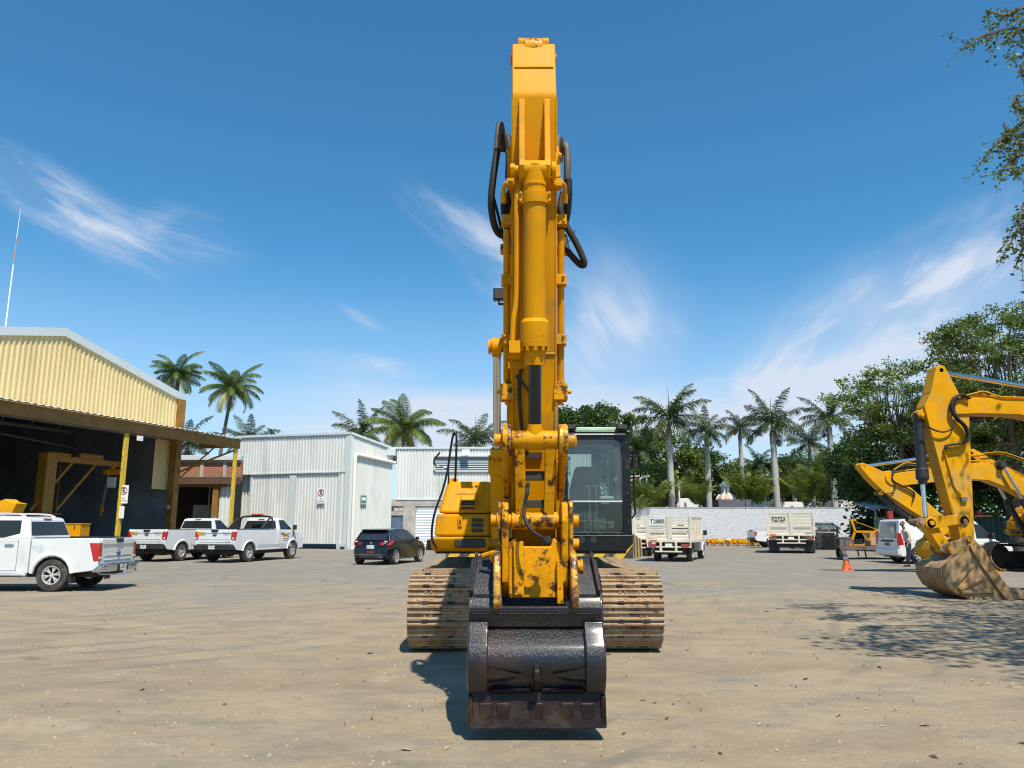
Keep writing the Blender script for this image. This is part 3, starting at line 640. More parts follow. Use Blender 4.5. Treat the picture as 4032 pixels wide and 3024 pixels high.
b = MB(); q = on(0, -.02), on(0, -9), on(fl, -9); b.add([(*on(0, -.02), 0), (*on(0, -9), 0), (*on(0, -9), zt0-.3), (*on(0, -.02), zt0-.02)], [(0, 1, 2, 3)]); b.build('left_wall', M_wsheet, shed, world=True)
kd = (Vector((Mc.x, Mc.y))-Vector((Kc.x, Kc.y))); kl = kd.length; kd.normalize(); ko = Vector((kd.y, -kd.x))
def onk(t, o=0.): q = Vector((Kc.x, Kc.y))+kd*t+ko*o; return (q.x, q.y)
b = MB(); corr(b, onk(0), onk(kl), 0, lambda t: Kc.z+(Mc.z-Kc.z)*t, .16, .04, ko); b.build('corner_cladding', M_wsheet, shed, world=True)
def strip(mb, a, c, za, zc, h, th, o): # sloping trim strip between 2-D points
    a, c, o = Vector(a), Vector(c), Vector(o); vs = []
    for off in (0, th):
        for p_, z in ((a, za), (c, zc)):
            for dz in (0, h): vs.append((p_.x+o.x*off, p_.y+o.y*off, z+dz))
    mb.add(vs, [(0, 1, 3, 2), (4, 6, 7, 5), (1, 5, 7, 3), (0, 2, 6, 4), (0, 4, 5, 1), (2, 3, 7, 6)])
b = MB(); strip(b, on(-.05, .04), on(fl+.02, .04), zt0-.02, zt1-.02, .16, .1, fo); strip(b, onk(0, .04), onk(kl, .04), Kc.z-.02, Mc.z-.02, .16, .1, ko)
strip(b, on(fl-.24, .06), on(fl+.02, .06), 0, 0, zt1-.1, .03, fo); strip(b, onk(-.02, .05), onk(.22, .05), 0, 0, Kc.z-.1, .03, ko)
b.build('trim', M_trimw, shed, world=True)
b = MB(); q0 = on(0, 0); q1 = on(fl, 0); m2 = (Mc.x, Mc.y)
b.add([(q0[0], q0[1], zt0), (q1[0], q1[1], zt1), (m2[0], m2[1], Mc.z), (m2[0], m2[1]+9, Mc.z-.4), (*on(0, -12), zt0-.7)], [(0, 1, 2, 3, 4)]); b.build('roof', M_trimw, shed, world=True)
b = MB() # sliding door leaves: frames and rails on the cladding
for t0 in (tl+.05, 4.75, 5.3, 8.85):
    strip(b, on(t0, .012), on(t0+.07, .012), .1, .1, zsplit+(.8 if False else -.1), .03, fo)
strip(b, on(4.82, .03), on(5.28, .03), .2, .2, zsplit-.3, .02, fo)
strip(b, on(tl, .015), on(8.9, .015), zsplit-.03, zsplit-.03, .07, .09, fo)
for t0 in (2.5, 6.0, 9.0): strip(b, on(t0, .04), on(t0+.05, .04), zsplit, zsplit, zt0-zsplit-.1, .03, fo)
b.build('door_rail', M_trimw, shed, world=True)
b = MB(); strip(b, on(8.95, .02), on(fl, .02), 0, 0, .36, .12, fo); strip(b, onk(0, .02), onk(kl, .02), 0, 0, .2, .08, ko); b.build('base_kerb', mat('pale_blue_kerb', (.46, .52, .56), .7, var=.1), shed, world=True)
b = MB(); strip(b, on(9.25, .16), on(9.6, .16), .05, .05, .12, .02, fo); b.build('vent', M_dark, shed, world=True)
t = Kc+Vector((0, 0, 0)); dp = [(*onk(.38, .16), 0), (*onk(.38, .16), 6.2), (*onk(.42, .16), 6.34), (*onk(.6, .16), 6.42), (*onk(kl+.1, .16), 6.05)]
tb = thing('drain_pipe', 'thick white drain pipe bending along the corner of the white shed', 'pipe', (dp[0][0], dp[0][1], 0)); b = MB(); b.tube(dp, .13, 10); b.build('pipe', mat('ivory_pipe', (.74, .70, .62), .5), tb, smooth=True, world=True)
b = MB(); b.box(-.4, .25, -.3, .3, 6.0, 6.5, Matrix.Translation((Mc.x, Mc.y-.2, .55))); b.build('rain_head', M_trimw, tb, world=True, bevel=.02)
Sg = on(fl-2.05*1.02, .12); zz = P(1302, 1952, 53.2).z; noparking((Sg[0], Sg[1], zz), math.atan2(d.y, d.x), 'white no parking sign on the white corrugated shed wall', .62, 1.05)
q = onk(1.25, .1); greensign((q[0], q[1], P(1460, 1973, 53.8).z), math.atan2(kd.y, kd.x), 'small green sign beside the white drain pipe', .5, .75)
# ------------------------------------------------------------------ rear white wing with concrete base
Yw = 55.6; x0 = P(1560, 1900, Yw).x; x1 = P(2330, 1900, Yw).x; zt = 7.08; zl = P(1600, 1966, Yw).z
wing = thing('rear_wing', 'long white corrugated wing with concrete base and roller door behind excavator', 'building', ((x0+x1)/2, Yw, 0))
b = MB(); corr(b, (x0, Yw), (x1, Yw), zl, zt, .23, .05, (0, -1)); b.build('cladding', M_wsheet, wing, world=True)
b = MB(); b.box(x0-.2, x1, Yw-.12, Yw+.1, zt, zt+.14); b.box(x0, x1, Yw-.1, Yw, zl-.05, zl+.03); b.add([(x0, Yw, zt+.1), (x1, Yw, zt+.1), (x1, Yw+14, zt+.8), (x0, Yw+14, zt+.8)], [(0, 1, 2, 3)]); b.build('roof_trim', M_trimw, wing, world=True)
wx = lambda px: P(px, 2000, Yw).x; wz = lambda py: P(1600, py, Yw).z
b = MB(); b.box(x0-.3, x1, Yw-.05, Yw+.2, zl-.5, zl-.06); b.box(wx(1588), wx(1636), Yw-.05, Yw+.2, 0, zl-.5); b.box(x0-.3, wx(1588), Yw-.03, Yw+.2, wz(2030), wz(2014)); b.box(wx(1800), x1, Yw-.04, Yw+.2, 0, zl-.5); b.build('concrete_frame', M_conc, wing, world=True, bevel=.02)
b = MB()
for r_ in range(3):
    for c_ in range(5):
        xx = x0-.1+c_*.42+(.2 if r_ % 2 else 0); zz = wz(2012)+r_*.24; b.box(xx, min(xx+.4, wx(1587)), Yw+.02, Yw+.16, zz, zz+.22)
b.box(x0-.35, wx(1588), Yw+.17, Yw+.22, 0, zl); b.build('block_infill', mat('concrete_blocks', (.42, .41, .39), .9, var=.2, vs=3, bump=.3), wing, world=True)
b = MB(); b.box(wx(1540), wx(1588), Yw+.05, Yw+.12, 0, wz(2030)); b.build('door', M_bluedoor, wing, world=True)
b = MB(); z = 0
while z < zl-.55: b.prism([(Yw+.08, z), (Yw+.03, z+.05), (Yw+.08, z+.11)], wx(1637), wx(1800), 'x'); z += .112
b.box(wx(1637), wx(1800), Yw+.081, Yw+.1, 0, zl-.5); b.build('roller_door', mat('roller_door_white', (.70, .74, .76), .45), wing, world=True)
for pa, pb in ((1706, 2250),):
    b = MB(); z = wz(1853)
    b.box(wx(pa), wx(pb), Yw-.16, Yw-.06, wz(1858), wz(1853)); b.box(wx(pa), wx(pa)+.1, Yw-.16, Yw-.06, wz(1858), wz(1797)); b.box(wx(pa), wx(pb), Yw-.3, Yw-.06, wz(1799), wz(1795))
    while z < wz(1800): b.add([(wx(pa), Yw-.18, z), (wx(pb), Yw-.18, z), (wx(pb), Yw-.07, z+.09), (wx(pa), Yw-.07, z+.09)], [(0, 1, 2, 3)]); z += .13
    b.build('louvre', M_trimw, wing, world=True)
    b = MB(); b.box(wx(pa)+.1, wx(pb), Yw-.062, Yw-.055, wz(1853), wz(1800)); b.build('louvre_back', M_concd, wing, world=True)
t = thing('wall_lamp', 'small dark floodlight bracketed above the louvre on the rear wing', 'floodlight', (wx(1836), Yw-.6, wz(1793))); b = MB(); b.add([(-.35, 0, .35), (.2, 0, .4), (.3, -.1, 0), (-.25, -.1, -.02), (-.35, .06, .35), (.2, .06, .4), (.3, -.04, 0), (-.25, -.04, -.02)], [(0, 1, 2, 3), (7, 6, 5, 4), (0, 4, 5, 1), (1, 5, 6, 2), (2, 6, 7, 3), (3, 7, 4, 0)]); b.build('lamp_head', M_trimw, t)
b = MB(); b.bar((0, .03, .2), (0, .5, .05), .05, .05); b.build('bracket', M_steel, t)
# ------------------------------------------------------------------ loading ramp with hazard stripes
Ra = Vector((P(1755, 2150, 38.5).x, 38.5)); Rb = Vector((P(2492, 2150, 38.0).x, 38.0)); Rc = Vector((8.75, 46.8)); sh = Rc-Rb
ramp = thing('loading_ramp', 'concrete loading ramp with black and yellow hazard stripes behind the excavator', 'ramp', (Rb.x, Rb.y, 0), math.atan2(sh.y, sh.x))
Hh = 1.22
b = MB(); b.add([(Rb.x, Rb.y, 0), (Rc.x, Rc.y, 0), (Rb.x, Rb.y, Hh)], [(0, 1, 2)]); b.build('ramp_side', M_strn, ramp, world=True)
b = MB(); Ad = Ra+sh
b.add([(Ra.x, Ra.y, Hh), (Rb.x, Rb.y, Hh), (Rc.x, Rc.y, .01), (Ad.x, Ad.y, .01), (Ra.x, Ra.y, 0)], [(0, 1, 2, 3), (0, 3, 4)]); b.build('ramp_deck', M_conc, ramp, world=True, recalc=False)
b = MB(); b.add([(Ra.x, Ra.y-.004, 0), (Rb.x, Rb.y-.004, 0), (Rb.x, Rb.y-.004, Hh), (Ra.x, Ra.y-.004, Hh)], [(0, 1, 2, 3)])
o = b.build('ramp_front', M_strw, None); o.data.transform(Matrix.Translation((-Rb.x, -Rb.y, 0))); o.parent = ramp; o.rotation_euler = (0, 0, -ramp.rotation_euler.z)
# ------------------------------------------------------------------ whitewashed stone boundary wall
Yl = 66.0
def stonemat():
    m = bpy.data.materials.new('whitewashed_stone'); m.use_nodes = True; nt = m.node_tree; n, l = nt.nodes, nt.links; b = n['Principled BSDF']; b.inputs['Roughness'].default_value = .85
    t = n.new('ShaderNodeTexCoord'); mp = n.new('ShaderNodeMapping'); mp.inputs['Scale'].default_value = (1, 1, 3.2); l.new(t.outputs['Object'], mp.inputs[0])
    v = n.new('ShaderNodeTexVoronoi'); v.feature = 'DISTANCE_TO_EDGE'; v.inputs['Scale'].default_value = 2.6; v.inputs['Randomness'].default_value = 1
    z = n.new('ShaderNodeTexNoise'); z.inputs['Scale'].default_value = 2; l.new(mp.outputs[0], z.inputs['Vector']); a = n.new('ShaderNodeVectorMath'); a.operation = 'MULTIPLY_ADD'; l.new(z.outputs['Color'], a.inputs[0]); a.inputs[1].default_value = (.7, .7, .7); l.new(mp.outputs[0], a.inputs[2]); l.new(a.outputs[0], v.inputs['Vector'])
    r = n.new('ShaderNodeMapRange'); l.new(v.outputs['Distance'], r.inputs[0]); r.inputs[1].default_value = 0; r.inputs[2].default_value = .07
    x = n.new('ShaderNodeMix'); x.data_type = 'RGBA'; l.new(r.outputs[0], x.inputs[0]); x.inputs[6].default_value = (.50, .52, .55, 1); x.inputs[7].default_value = (.59, .61, .63, 1); l.new(x.outputs[2], b.inputs['Base Color'])
    bp = n.new('ShaderNodeBump'); bp.inputs['Strength'].default_value = .5; bp.inputs['Distance'].default_value = .05; l.new(r.outputs[0], bp.inputs['Height']); l.new(bp.outputs[0], b.inputs['Normal']); return m
lx = lambda px: P(px, 2000, Yl).x; lz = lambda py: P(2800, py, Yl).z
wall = thing('boundary_wall', 'long whitewashed rough stone wall across the back of the yard', 'wall', (lx(2950), Yl, 0))
b = MB(); b.box(lx(2300), lx(3500), Yl, Yl+.4, 0, lz(2000)); b.build('stone_face', stonemat(), wall, world=True)
b = MB(); b.box(lx(2300), lx(3500), Yl-.03, Yl+.45, lz(2000), lz(1997)); b.build('coping', M_conc, wall, world=True)
b = MB(); b.box(lx(2620), lx(3330), Yl-1.6, Yl-.002, 0, .36); b.build('kerb', mat('brown_kerb', (.17, .13, .11), .9, var=.2), wall, world=True)
b = MB(); b.cyl((lx(2640), Yl-1.9, .42), (lx(3000), Yl-1.9, .38), .09, n=8); tag(b.build('ground_pipe', M_steel), 'long grey pipe lying along the foot of the stone wall', 'pipe')
# dark green metal door and panels at the right end
dg = thing('green_sheet_gate', 'dark green sheet gate with a white notice at the right end of the stone wall', 'gate', (P(3394, 2100, 56).x, 56, 0)); gx = lambda px: P(px, 2100, 56).x; gz = lambda py: P(3400, py, 56).z
b = MB(); b.box(gx(3354), gx(3438), 56, 56.06, 0, gz(2046)); b.build('gate_leaf', M_dgreen, dg, world=True)
b = MB(); b.box(gx(3349), gx(3354), 55.96, 56.1, 0, gz(2043)); b.box(gx(3438), gx(3444), 55.96, 56.1, 0, gz(2020)); b.box(gx(3354), gx(3438), 55.96, 56.05, gz(2046), gz(2043)); b.build('gate_frame', M_steel, dg, world=True)
b = MB(); b.box(gx(3361), gx(3397), 55.95, 55.99, gz(2082), gz(2060)); b.build('white_notice', M_white, dg, world=True)
b = MB(); b.box(gx(3365), gx(3393), 55.94, 55.948, gz(2076), gz(2066)); b.build('notice_print', mat('teal_print', (.15, .35, .36), .5), dg, world=True)
# shed with corrugated roof
sh2 = thing('tin_roof_shed', 'small open shed with a warped grey corrugated roof behind the excavator stick', 'shed', (P(3480, 2050, 50).x, 50, 0)); qx = lambda px: P(px, 2000, 50).x; qz = lambda py: P(3480, py, 50).z
b = MB(); n = 30; vs = []
for i in range(n+1):
    x = qx(3412)+(qx(3560)-qx(3412))*i/n; vs += [(x, 49.0, qz(2012)+(.06 if i % 2 else 0)+.12*math.sin(i*.21)), (x-.3, 51.5, qz(1978)+(.06 if i % 2 else 0)+.06*math.sin(i*.2))]
b.add(vs, [(2*i, 2*i+2, 2*i+3, 2*i+1) for i in range(n)]); b.build('tin_roof', mat('old_tin', (.42, .44, .46), .5, .3, var=.25, vs=2), sh2, world=True)
b = MB(); b.box(qx(3395), qx(3570), 50.5, 50.7, qz(2026), qz(2016)); b.build('dark_beam', M_plast, sh2, world=True)
b = MB()
for px in (3440, 3560): b.cyl((qx(px), 49.8, 0), (qx(px), 49.8, qz(2010)), .07, n=8)
b.build('post', M_steel, sh2, world=True)
fg = thing('mesh_fence', 'tall dark green mesh fence with red posts behind the white van', 'fence', (P(3700, 2100, 47).x, 47, 0)); fx = lambda px: P(px, 2050, 47).x; fz = lambda py: P(3700, py, 47).z
b = MB(); corr(b, (fx(3441), 47), (fx(4300), 46), 0, fz(2040), .3, .05, (0, -1)); b.build('mesh_panel', mat('dark_green_mesh', (.012, .045, .03), .7, var=.4, vs=3), fg, world=True)
b = MB()
for i in range(70): x = fx(3441)+i*.18; b.tube([(x, 46.9, fz(2042)), (x+.05, 46.9, fz(2036)), (x+.11, 46.9, fz(2042))], .02, 4)
b.build('barbed_edge', M_steel, fg, world=True)
for px in (3488, 3836, 4030): b = MB(); b.box(fx(px), fx(px)+.28, 46.6, 46.85, 0, fz(2012)); b.build('red_post', M_redp, fg, world=True)
b = MB(); b.box(fx(3800), fx(3890), 46.5, 46.6, fz(2034), fz(2030)); b.build('orange_rail', M_amb, fg, world=True)
t = thing('hose_rack', 'orange red steel rack with a hose behind the flat trailer', 'rack', (P(3475, 2150, 43).x, 43, 0)); b = MB()
for a in ((-.35, .35),): b.box(a[0]-.04, a[0]+.04, -.04, .04, 0, 1.35); b.box(a[1]-.04, a[1]+.04, -.04, .04, 0, 1.35); b.box(a[0], a[1]+.4, -.04, .04, 1.28, 1.36); b.box(a[0], a[1], -.03, .03, .6, .66)
b.build('frame_bars', M_amb, t); b = MB(); b.tube([(-.1+.4*math.cos(k*.4), -.06, .75+.4*math.sin(k*.4)) for k in range(9)], .03, 6); b.build('hose', M_redp, t)
# ------------------------------------------------------------------ chapel and houses beyond the wall
Yc = 82.; c0 = P(2858, 1972, Yc); ch = thing('chapel_dome', 'white chapel dome with small lantern beyond the stone wall', 'chapel', (c0.x, Yc, 0))
k = Yc/3000.
b = MB(); rr = 38*k; b.lathe([(rr*math.cos(a), c0.z+rr*.78*math.sin(a)) for a in [R(v) for v in (0, 12, 24, 36, 48, 60, 72, 84)]], (0, 0, 0), 'z', 16); b.build('dome', M_stile, ch, smooth=True)
b = MB()
for i in range(8):
    a = i*math.pi/4+.2; b.tube([(rr*1.01*math.cos(e)*math.cos(a), rr*1.01*math.cos(e)*math.sin(a), c0.z+rr*.79*math.sin(e)) for e in [R(v) for v in (0, 20, 40, 60, 80)]], .09, 6)
b.lathe([(rr*1.04, c0.z-.3), (rr*1.06, c0.z), (rr*.98, c0.z+.08)], (0, 0, 0), 'z', 20); b.build('dome_rib', M_white, ch)
b = MB(); z = c0.z+rr*.76
for i in range(6): a = i*math.pi/3; b.box(-.09, .09, -.09, .09, z, z+.75, Matrix.Translation((.34*math.cos(a), .34*math.sin(a), 0)))
b.lathe([(.5, z-.1), (.5, z+.02)], (0, 0, 0), 'z', 12); b.lathe([(.55, z+.72), (.52, z+.85), (.4, z+1.05), (.2, z+1.22), (.05, z+1.3)], (0, 0, 0), 'z', 12); b.cyl((0, 0, z+1.3), (0, 0, z+1.65), .04, n=6); b.bar((-.12, 0, z+1.5), (.12, 0, z+1.5), .04, .04); b.build('lantern', M_white, ch)
b = MB(); b.box(P(2800, 2000, Yc).x-c0.x, P(2925, 2000, Yc).x-c0.x, -3, 3, 0, P(2800, 1970, Yc).z); b.build('dark_block', M_concd, ch)
def parapet(pa, pb, pt, label, hole=False, step=0, d=72.):
    a, c = P(pa, 2000, d).x, P(pb, 2000, d).x; zt_ = P(pa, pt, d).z; t = thing('white_house', label, 'house', ((a+c)/2, d, 0)); w = (c-a)/2
    b = MB(); b.box(-w, w, 0, 4, 0, zt_-.35); b.box(-w*.75, w*.75, 0, 4, zt_-.35, zt_-.1 if step else zt_); 
    if step: b.box(-w*.4, w*.4, 0, 4, zt_-.1, zt_+.1)
    b.build('wall', M_white, t, bevel=.02)
    if hole: b = MB(); b.cyl((0, -.03, zt_-.5), (0, -.005, zt_-.5), .2, n=16); b.build('round_window', M_stile, t)
    else: b = MB(); b.box(-w*.3, -w*.1, -.03, -.005, zt_-.9, zt_-.4); b.build('window', M_concd, t)
    return t
parapet(2664, 2752, 1962, 'white flat roofed house behind the tallest palm trunk', d=74)
parapet(3010, 3070, 1972, 'white parapet with round opening behind the slanting palm row', hole=True)
parapet(3312, 3372, 1970, 'white stepped parapet with round opening at the right end of wall', hole=True, step=1)
parapet(3078, 3180, 1976, 'grey white block between two palms above the wall', d=78)
t = thing('dark_awning', 'dark flat awning above the wall left of the tallest palm', 'awning', (P(2600, 1980, 73).x, 73, 0)); b = MB(); w0, w1 = P(2555, 1980, 73), P(2668, 1985, 73); b.add([(w0.x-t.location.x, 0, P(2600, 1962, 73).z), (w1.x-t.location.x, 0, P(2600, 1974, 73).z), (w1.x-t.location.x, 0, P(2600, 1985, 73).z), (w0.x-t.location.x, 0, P(2600, 1970, 73).z)]+[(w0.x-t.location.x, 3, P(2600, 1962, 73).z), (w1.x-t.location.x, 3, P(2600, 1974, 73).z), (w1.x-t.location.x, 3, P(2600, 1985, 73).z), (w0.x-t.location.x, 3, P(2600, 1970, 73).z)], [(0, 1, 2, 3), (7, 6, 5, 4), (0, 4, 5, 1), (3, 2, 6, 7), (0, 3, 7, 4), (1, 5, 6, 2)]); b.build('awning_roof', M_plast, t)
b = MB(); b.cyl((w0.x-t.location.x+.3, 1, 0), (w0.x-t.location.x+.3, 1, P(2600, 1966, 73).z), .08, n=8); b.cyl((w1.x-t.location.x-.3, 1, 0), (w1.x-t.location.x-.3, 1, P(2600, 1978, 73).z), .08, n=8); b.build('awning_post', M_steel, t)
t = thing('water_tank', 'black water tank under a white pipe frame seen beside the excavator cab', 'water tank', (P(2506, 1910, 72).x, 72, 0)); k = 72/3000.
z0, z1 = P(2506, 1948, 72).z, P(2506, 1912, 72).z
b = MB(); b.lathe([(.80, z0), (.84, z0+.1), (.84, z1-.25), (.7, z1-.05), (.3, z1+.1)], (0, 0, 0), 'z', 20); b.build('tank', M_tank, t, smooth=True)
b = MB()
for x in (-.9, .9): b.cyl((x, -.9, 0), (x*.9, -.9, P(2506, 1885, 72).z), .06, n=6)
b.bar((-1.2, -.9, P(2506, 1900, 72).z), (1.1, -.9, P(2506, 1876, 72).z), .1, .1); b.bar((-1.2, -.9, P(2506, 1878, 72).z), (1.1, -.9, P(2506, 1876, 72).z), .08, .08); b.cyl((.2, -.9, z1), (.2, -.9, P(2506, 1868, 72).z), .05, n=6)
b.box(-1, 1, -1, 1, z0-.2, z0); b.build('support_frame', M_white, t)
t = thing('white_post', 'slim white post standing beyond the wall right of the tallest palm', 'post', (P(2677, 1950, 72).x, 72, 0)); b = MB(); b.cyl((0, 0, 0), (-.08, 0, P(2677, 1900, 72).z), .09, .075, 8); b.build('post_shaft', M_white, t); b = MB(); b.cyl((-.08, 0, P(2677, 1900, 72).z), (-.08, 0, P(2677, 1897, 72).z), .11, .11, 8); b.build('post_cap', M_steel, t)
# ------------------------------------------------------------------ vegetation
def frond_mesh(L, e0, bend, nl, ll, lw, plume, seed, droop=.35):
    """one palm frond leaving the origin along +X; returns an MB (leaf faces) """
    r = random.Random(seed); mb = MB(); pts = []; x = z = 0; a = e0; n = 14
    for i in range(n+1):
        pts.append(Vector((x, 0, z))); x += L/n*math.cos(a); z += L/n*math.sin(a); a -= bend/n*(.5+1.2*i/n)
    mb.tube(pts, [.035*(1-.8*i/n)*L/3.5+.008 for i in range(n+1)], 4)
    for i in range(nl):
        t = .10+.90*i/nl; k = min(int(t*n), n-1); f = t*n-k; p = pts[k].lerp(pts[k+1], f); d = (pts[k+1]-pts[k]).normalized(); up = Vector((-d.z, 0, d.x))
        l_ = ll*(math.sin(math.pi*min(1, t*.92+.10))**.6)*(.85+.3*r.random())
        for s in (-1, 1):
            an = (r.random()-.5)*2*plume
            out = (Vector((0, s*math.cos(an), 0))+up*math.sin(an)*1.0+d*(.45+.4*t)).normalized()
            q1 = p+out*l_*.5+Vector((0, 0, -droop*l_*.18)); q2 = p+out*l_*.92+Vector((0, 0, -droop*l_*.75))
            w = d*lw*.5
            mb.add([p-w*.5, p+w*.5, q1+w, q1-w, q2], [(0, 1, 2, 3), (3, 2, 4)])
    return mb
def append(dst, src, M):
    o = len(dst.v); dst.v += [tuple(M @ Vector(v)) for v in src.v]; dst.f += [[i+o for i in f] for f in src.f]; dst.mi += [dst.cur]*len(src.f)
PALM = {}
def palm_proto(kind, seed):
    r = random.Random(seed); crown = MB()
    if kind == 'royal':
        sets = [(17, -.95, 1.45)]; L, ll, lw, pl, dr = 4.2, .85, .062, .8, .6
    elif kind == 'coco':
        L, ll, lw, pl, dr = 4.4, .95, .07, .15, .9
    else: L, ll, lw, pl, dr = 2.5, .62, .06, .3, .4
    nf = {'royal': 16, 'coco': 24, 'areca': 26}[kind]
    for i in range(nf):
        t = (i+.5)/nf; azm = i*2.39996+r.random()*.3
        if kind == 'royal': e0 = 1.32-1.75*t+(r.random()-.5)*.22; bend = .75+.4*r.random()+.5*t
        elif kind == 'coco': e0 = 1.35-1.75*t+(r.random()-.5)*.2; bend = .9+.6*r.random()+.3*t
        else: e0 = 1.52-.5*t; bend = .5+.8*r.random()
        LL = L*(.85+.25*r.random())*(1-.15*t if kind != 'areca' else 1)
        crown.cur = 1 if (kind == 'coco' and t > .8 and r.random() < .7) else (3 if kind == 'royal' and t > .86 and r.random() < .6 else 0)
        fm = frond_mesh(LL, e0, bend, {'royal': 84, 'coco': 60, 'areca': 30}[kind], ll, lw, pl, seed*100+i, dr)
        off = Matrix.Translation((0, 0, 0)) if kind != 'areca' else Matrix.Translation((math.cos(azm)*.25, math.sin(azm)*.25, .4*r.random()))
        append(crown, fm, off @ Matrix.Rotation(azm, 4, 'Z') @ Matrix.Rotation((r.random()-.5)*.7, 4, 'X'))
    if kind == 'royal':
        crown.cur = 2; crown.tube([(0, 0, -1.3), (0, 0, -.5), (0, 0, .1)], [.17, .15, .07], 8); crown.cur = 0; crown.tube([(0, 0, 0), (.05, 0, 1.4), (.02, 0, 2.7)], [.05, .035, .01], 4)
        crown.cur = 3
        for i in range(26):
            a = r.random()*6.28; rr = .15+.2*r.random(); crown.tube([(.1*math.cos(a), .1*math.sin(a), -.5), (rr*math.cos(a), rr*math.sin(a), -1.0), (rr*math.cos(a), rr*math.sin(a), -1.5-.6*r.random())], [.02, .03, .01], 4)
    if kind == 'coco':
        crown.cur = 3
        for i in range(9): a = i*.7+.3; crown.lathe([(.02, -.16), (.12, -.08), (.14, 0), (.1, .1), (.02, .14)], (.33*math.cos(a), .33*math.sin(a), -.35-.1*(i % 3)), 'z', 8)
    ml = {'royal': [L_palm, L_coco, mat('crownshaft_green', (.16, .20, .09), .5), M_thatch], 'coco': [L_coco, L_cocoy, L_coco, M_thatch], 'areca': [L_areca]}[kind]
    o = crown.build('crown', ml, None, recalc=False); C.objects.unlink(o); return o
for kd_, sds in (('royal', (3, 8, 14, 27)), ('coco', (5, 11)), ('areca', (2, 6))): PALM[kd_] = [palm_proto(kd_, s_) for s_ in sds]
def palm(kind, px, py, d, label, scale=1., lean=(0, 0), rz=0., var=0, group=None, tr=.24, trunk=True, name=None):
    """crown centre at photo pixel px,py and depth d"""
    c = P(px, py, d); base = Vector((c.x-lean[0], c.y-lean[1], 0))
    t = thing(name or {'royal': 'royal_palm', 'coco': 'coconut_palm', 'areca': 'areca_palm'}[kind], label, 'palm tree', base, 0, group)
    cr = PALM[kind][var % len(PALM[kind])].copy(); C.objects.link(cr); cr.parent = t; cr.location = (lean[0], lean[1], c.z); cr.scale = (scale,)*3; cr.rotation_euler = (0, 0, rz)
    if trunk:
        mb = MB(); zt_ = c.z-(.9*scale if kind == 'royal' else .1); pts = []; rs = []
        for i in range(15):
            u = i/14; pts.append((lean[0]*u**1.5, lean[1]*u**1.5, zt_*u)); bul = {'royal': tr*(1.15-.15*math.cos(u*5)) * (1-.25*u), 'coco': tr*(1.5-.6*min(1, u*6))*(1-.25*u)}.get(kind, tr*(1-.3*u)); rs.append(bul)
        mb.tube(pts, rs, 14)
        mb.build('trunk', M_ptrunk if kind == 'royal' else M_ctrunk, t, smooth=True)
    return t
roy = 'royal palms beyond the boundary wall'
palm('royal', 2633, 1650, 71, 'tallest royal palm with a pale trunk just right of the excavator cab', 1.12, (0, 0), .3, 0, roy, .27)
palm('royal', 2780, 1700, 76, 'royal palm with brownish drooping fronds second from the cab', .78, (0, 0), 1.9, 1, roy, .25)
palm('royal', 2912, 1690, 80, 'smaller royal palm between the chapel dome and the truck with open gate', .68, (0, 0), .9, 3, roy, .22)
palm('royal', 3040, 1668, 70, 'tall royal palm standing right of the chapel dome', .95, (0, 0), 2.7, 1, roy, .28)
palm('royal', 3185, 1745, 77, 'shorter royal palm squeezed between two taller ones', .68, (0, 0), .4, 2, roy, .22)
palm('royal', 3262, 1652, 70, 'royal palm with leaning shaded trunk at the right end of wall', .82, (0, 0), 4.0, 3, roy, .27)
palm('royal', 2505, 1770, 78, 'low royal palm with tired hanging fronds directly behind the cab edge', .85, (0, 0), 5.1, 1, roy, .2)
palm('royal', 3120, 1840, 92, 'distant royal palm low in the gap between the palm trunks', .75, (0, 0), 1.1, 0, roy, .22)
palm('royal', 2985, 1830, 95, 'far royal palm with only its crown showing between the trunks', .75, (0, 0), 3.3, 2, roy, .22)
coc = 'coconut palms behind the hangar and sheds'
palm('coco', 700, 1475, 62, 'upright coconut palm rising right behind the hangar eave', .66, (-.5, 0), .3, 0, coc, .2)
palm('coco', 915, 1530, 62, 'coconut palm on a thin leaning trunk between hangar and white shed', .74, (1.1, 0), 1.7, 1, coc, .19)
palm('coco', 1592, 1690, 66, 'bushy coconut palm with yellowing lower fronds behind the rear wing', .95, (.3, 0), 2.2, 0, coc, .22)
roy2 = 'feathery palms behind the sheds'
palm('royal', 740, 1745, 68, 'low feathery palm under the canopy end beside the leaning trunk', .8, (0, 0), .5, 2, roy2)
palm('royal', 985, 1745, 72, 'feathery palm peeking over the left end of the white shed', .8, (0, 0), 2.5, 1, roy2)
palm('royal', 1110, 1770, 76, 'small feathery palm just above the middle of the white shed roof', .7, (0, 0), 3.1, 0, roy2)
palm('royal', 1425, 1715, 70, 'feathery palm left of the bushy coconut palm', .9, (0, 0), 4.2, 1, roy2)
palm('royal', 1872, 1745, 70, 'spiky palm between the boom and the bushy coconut palm', .98, (0, 0), 1.2, 0, roy2)
ar = 'yellow green areca palms along the wall top'
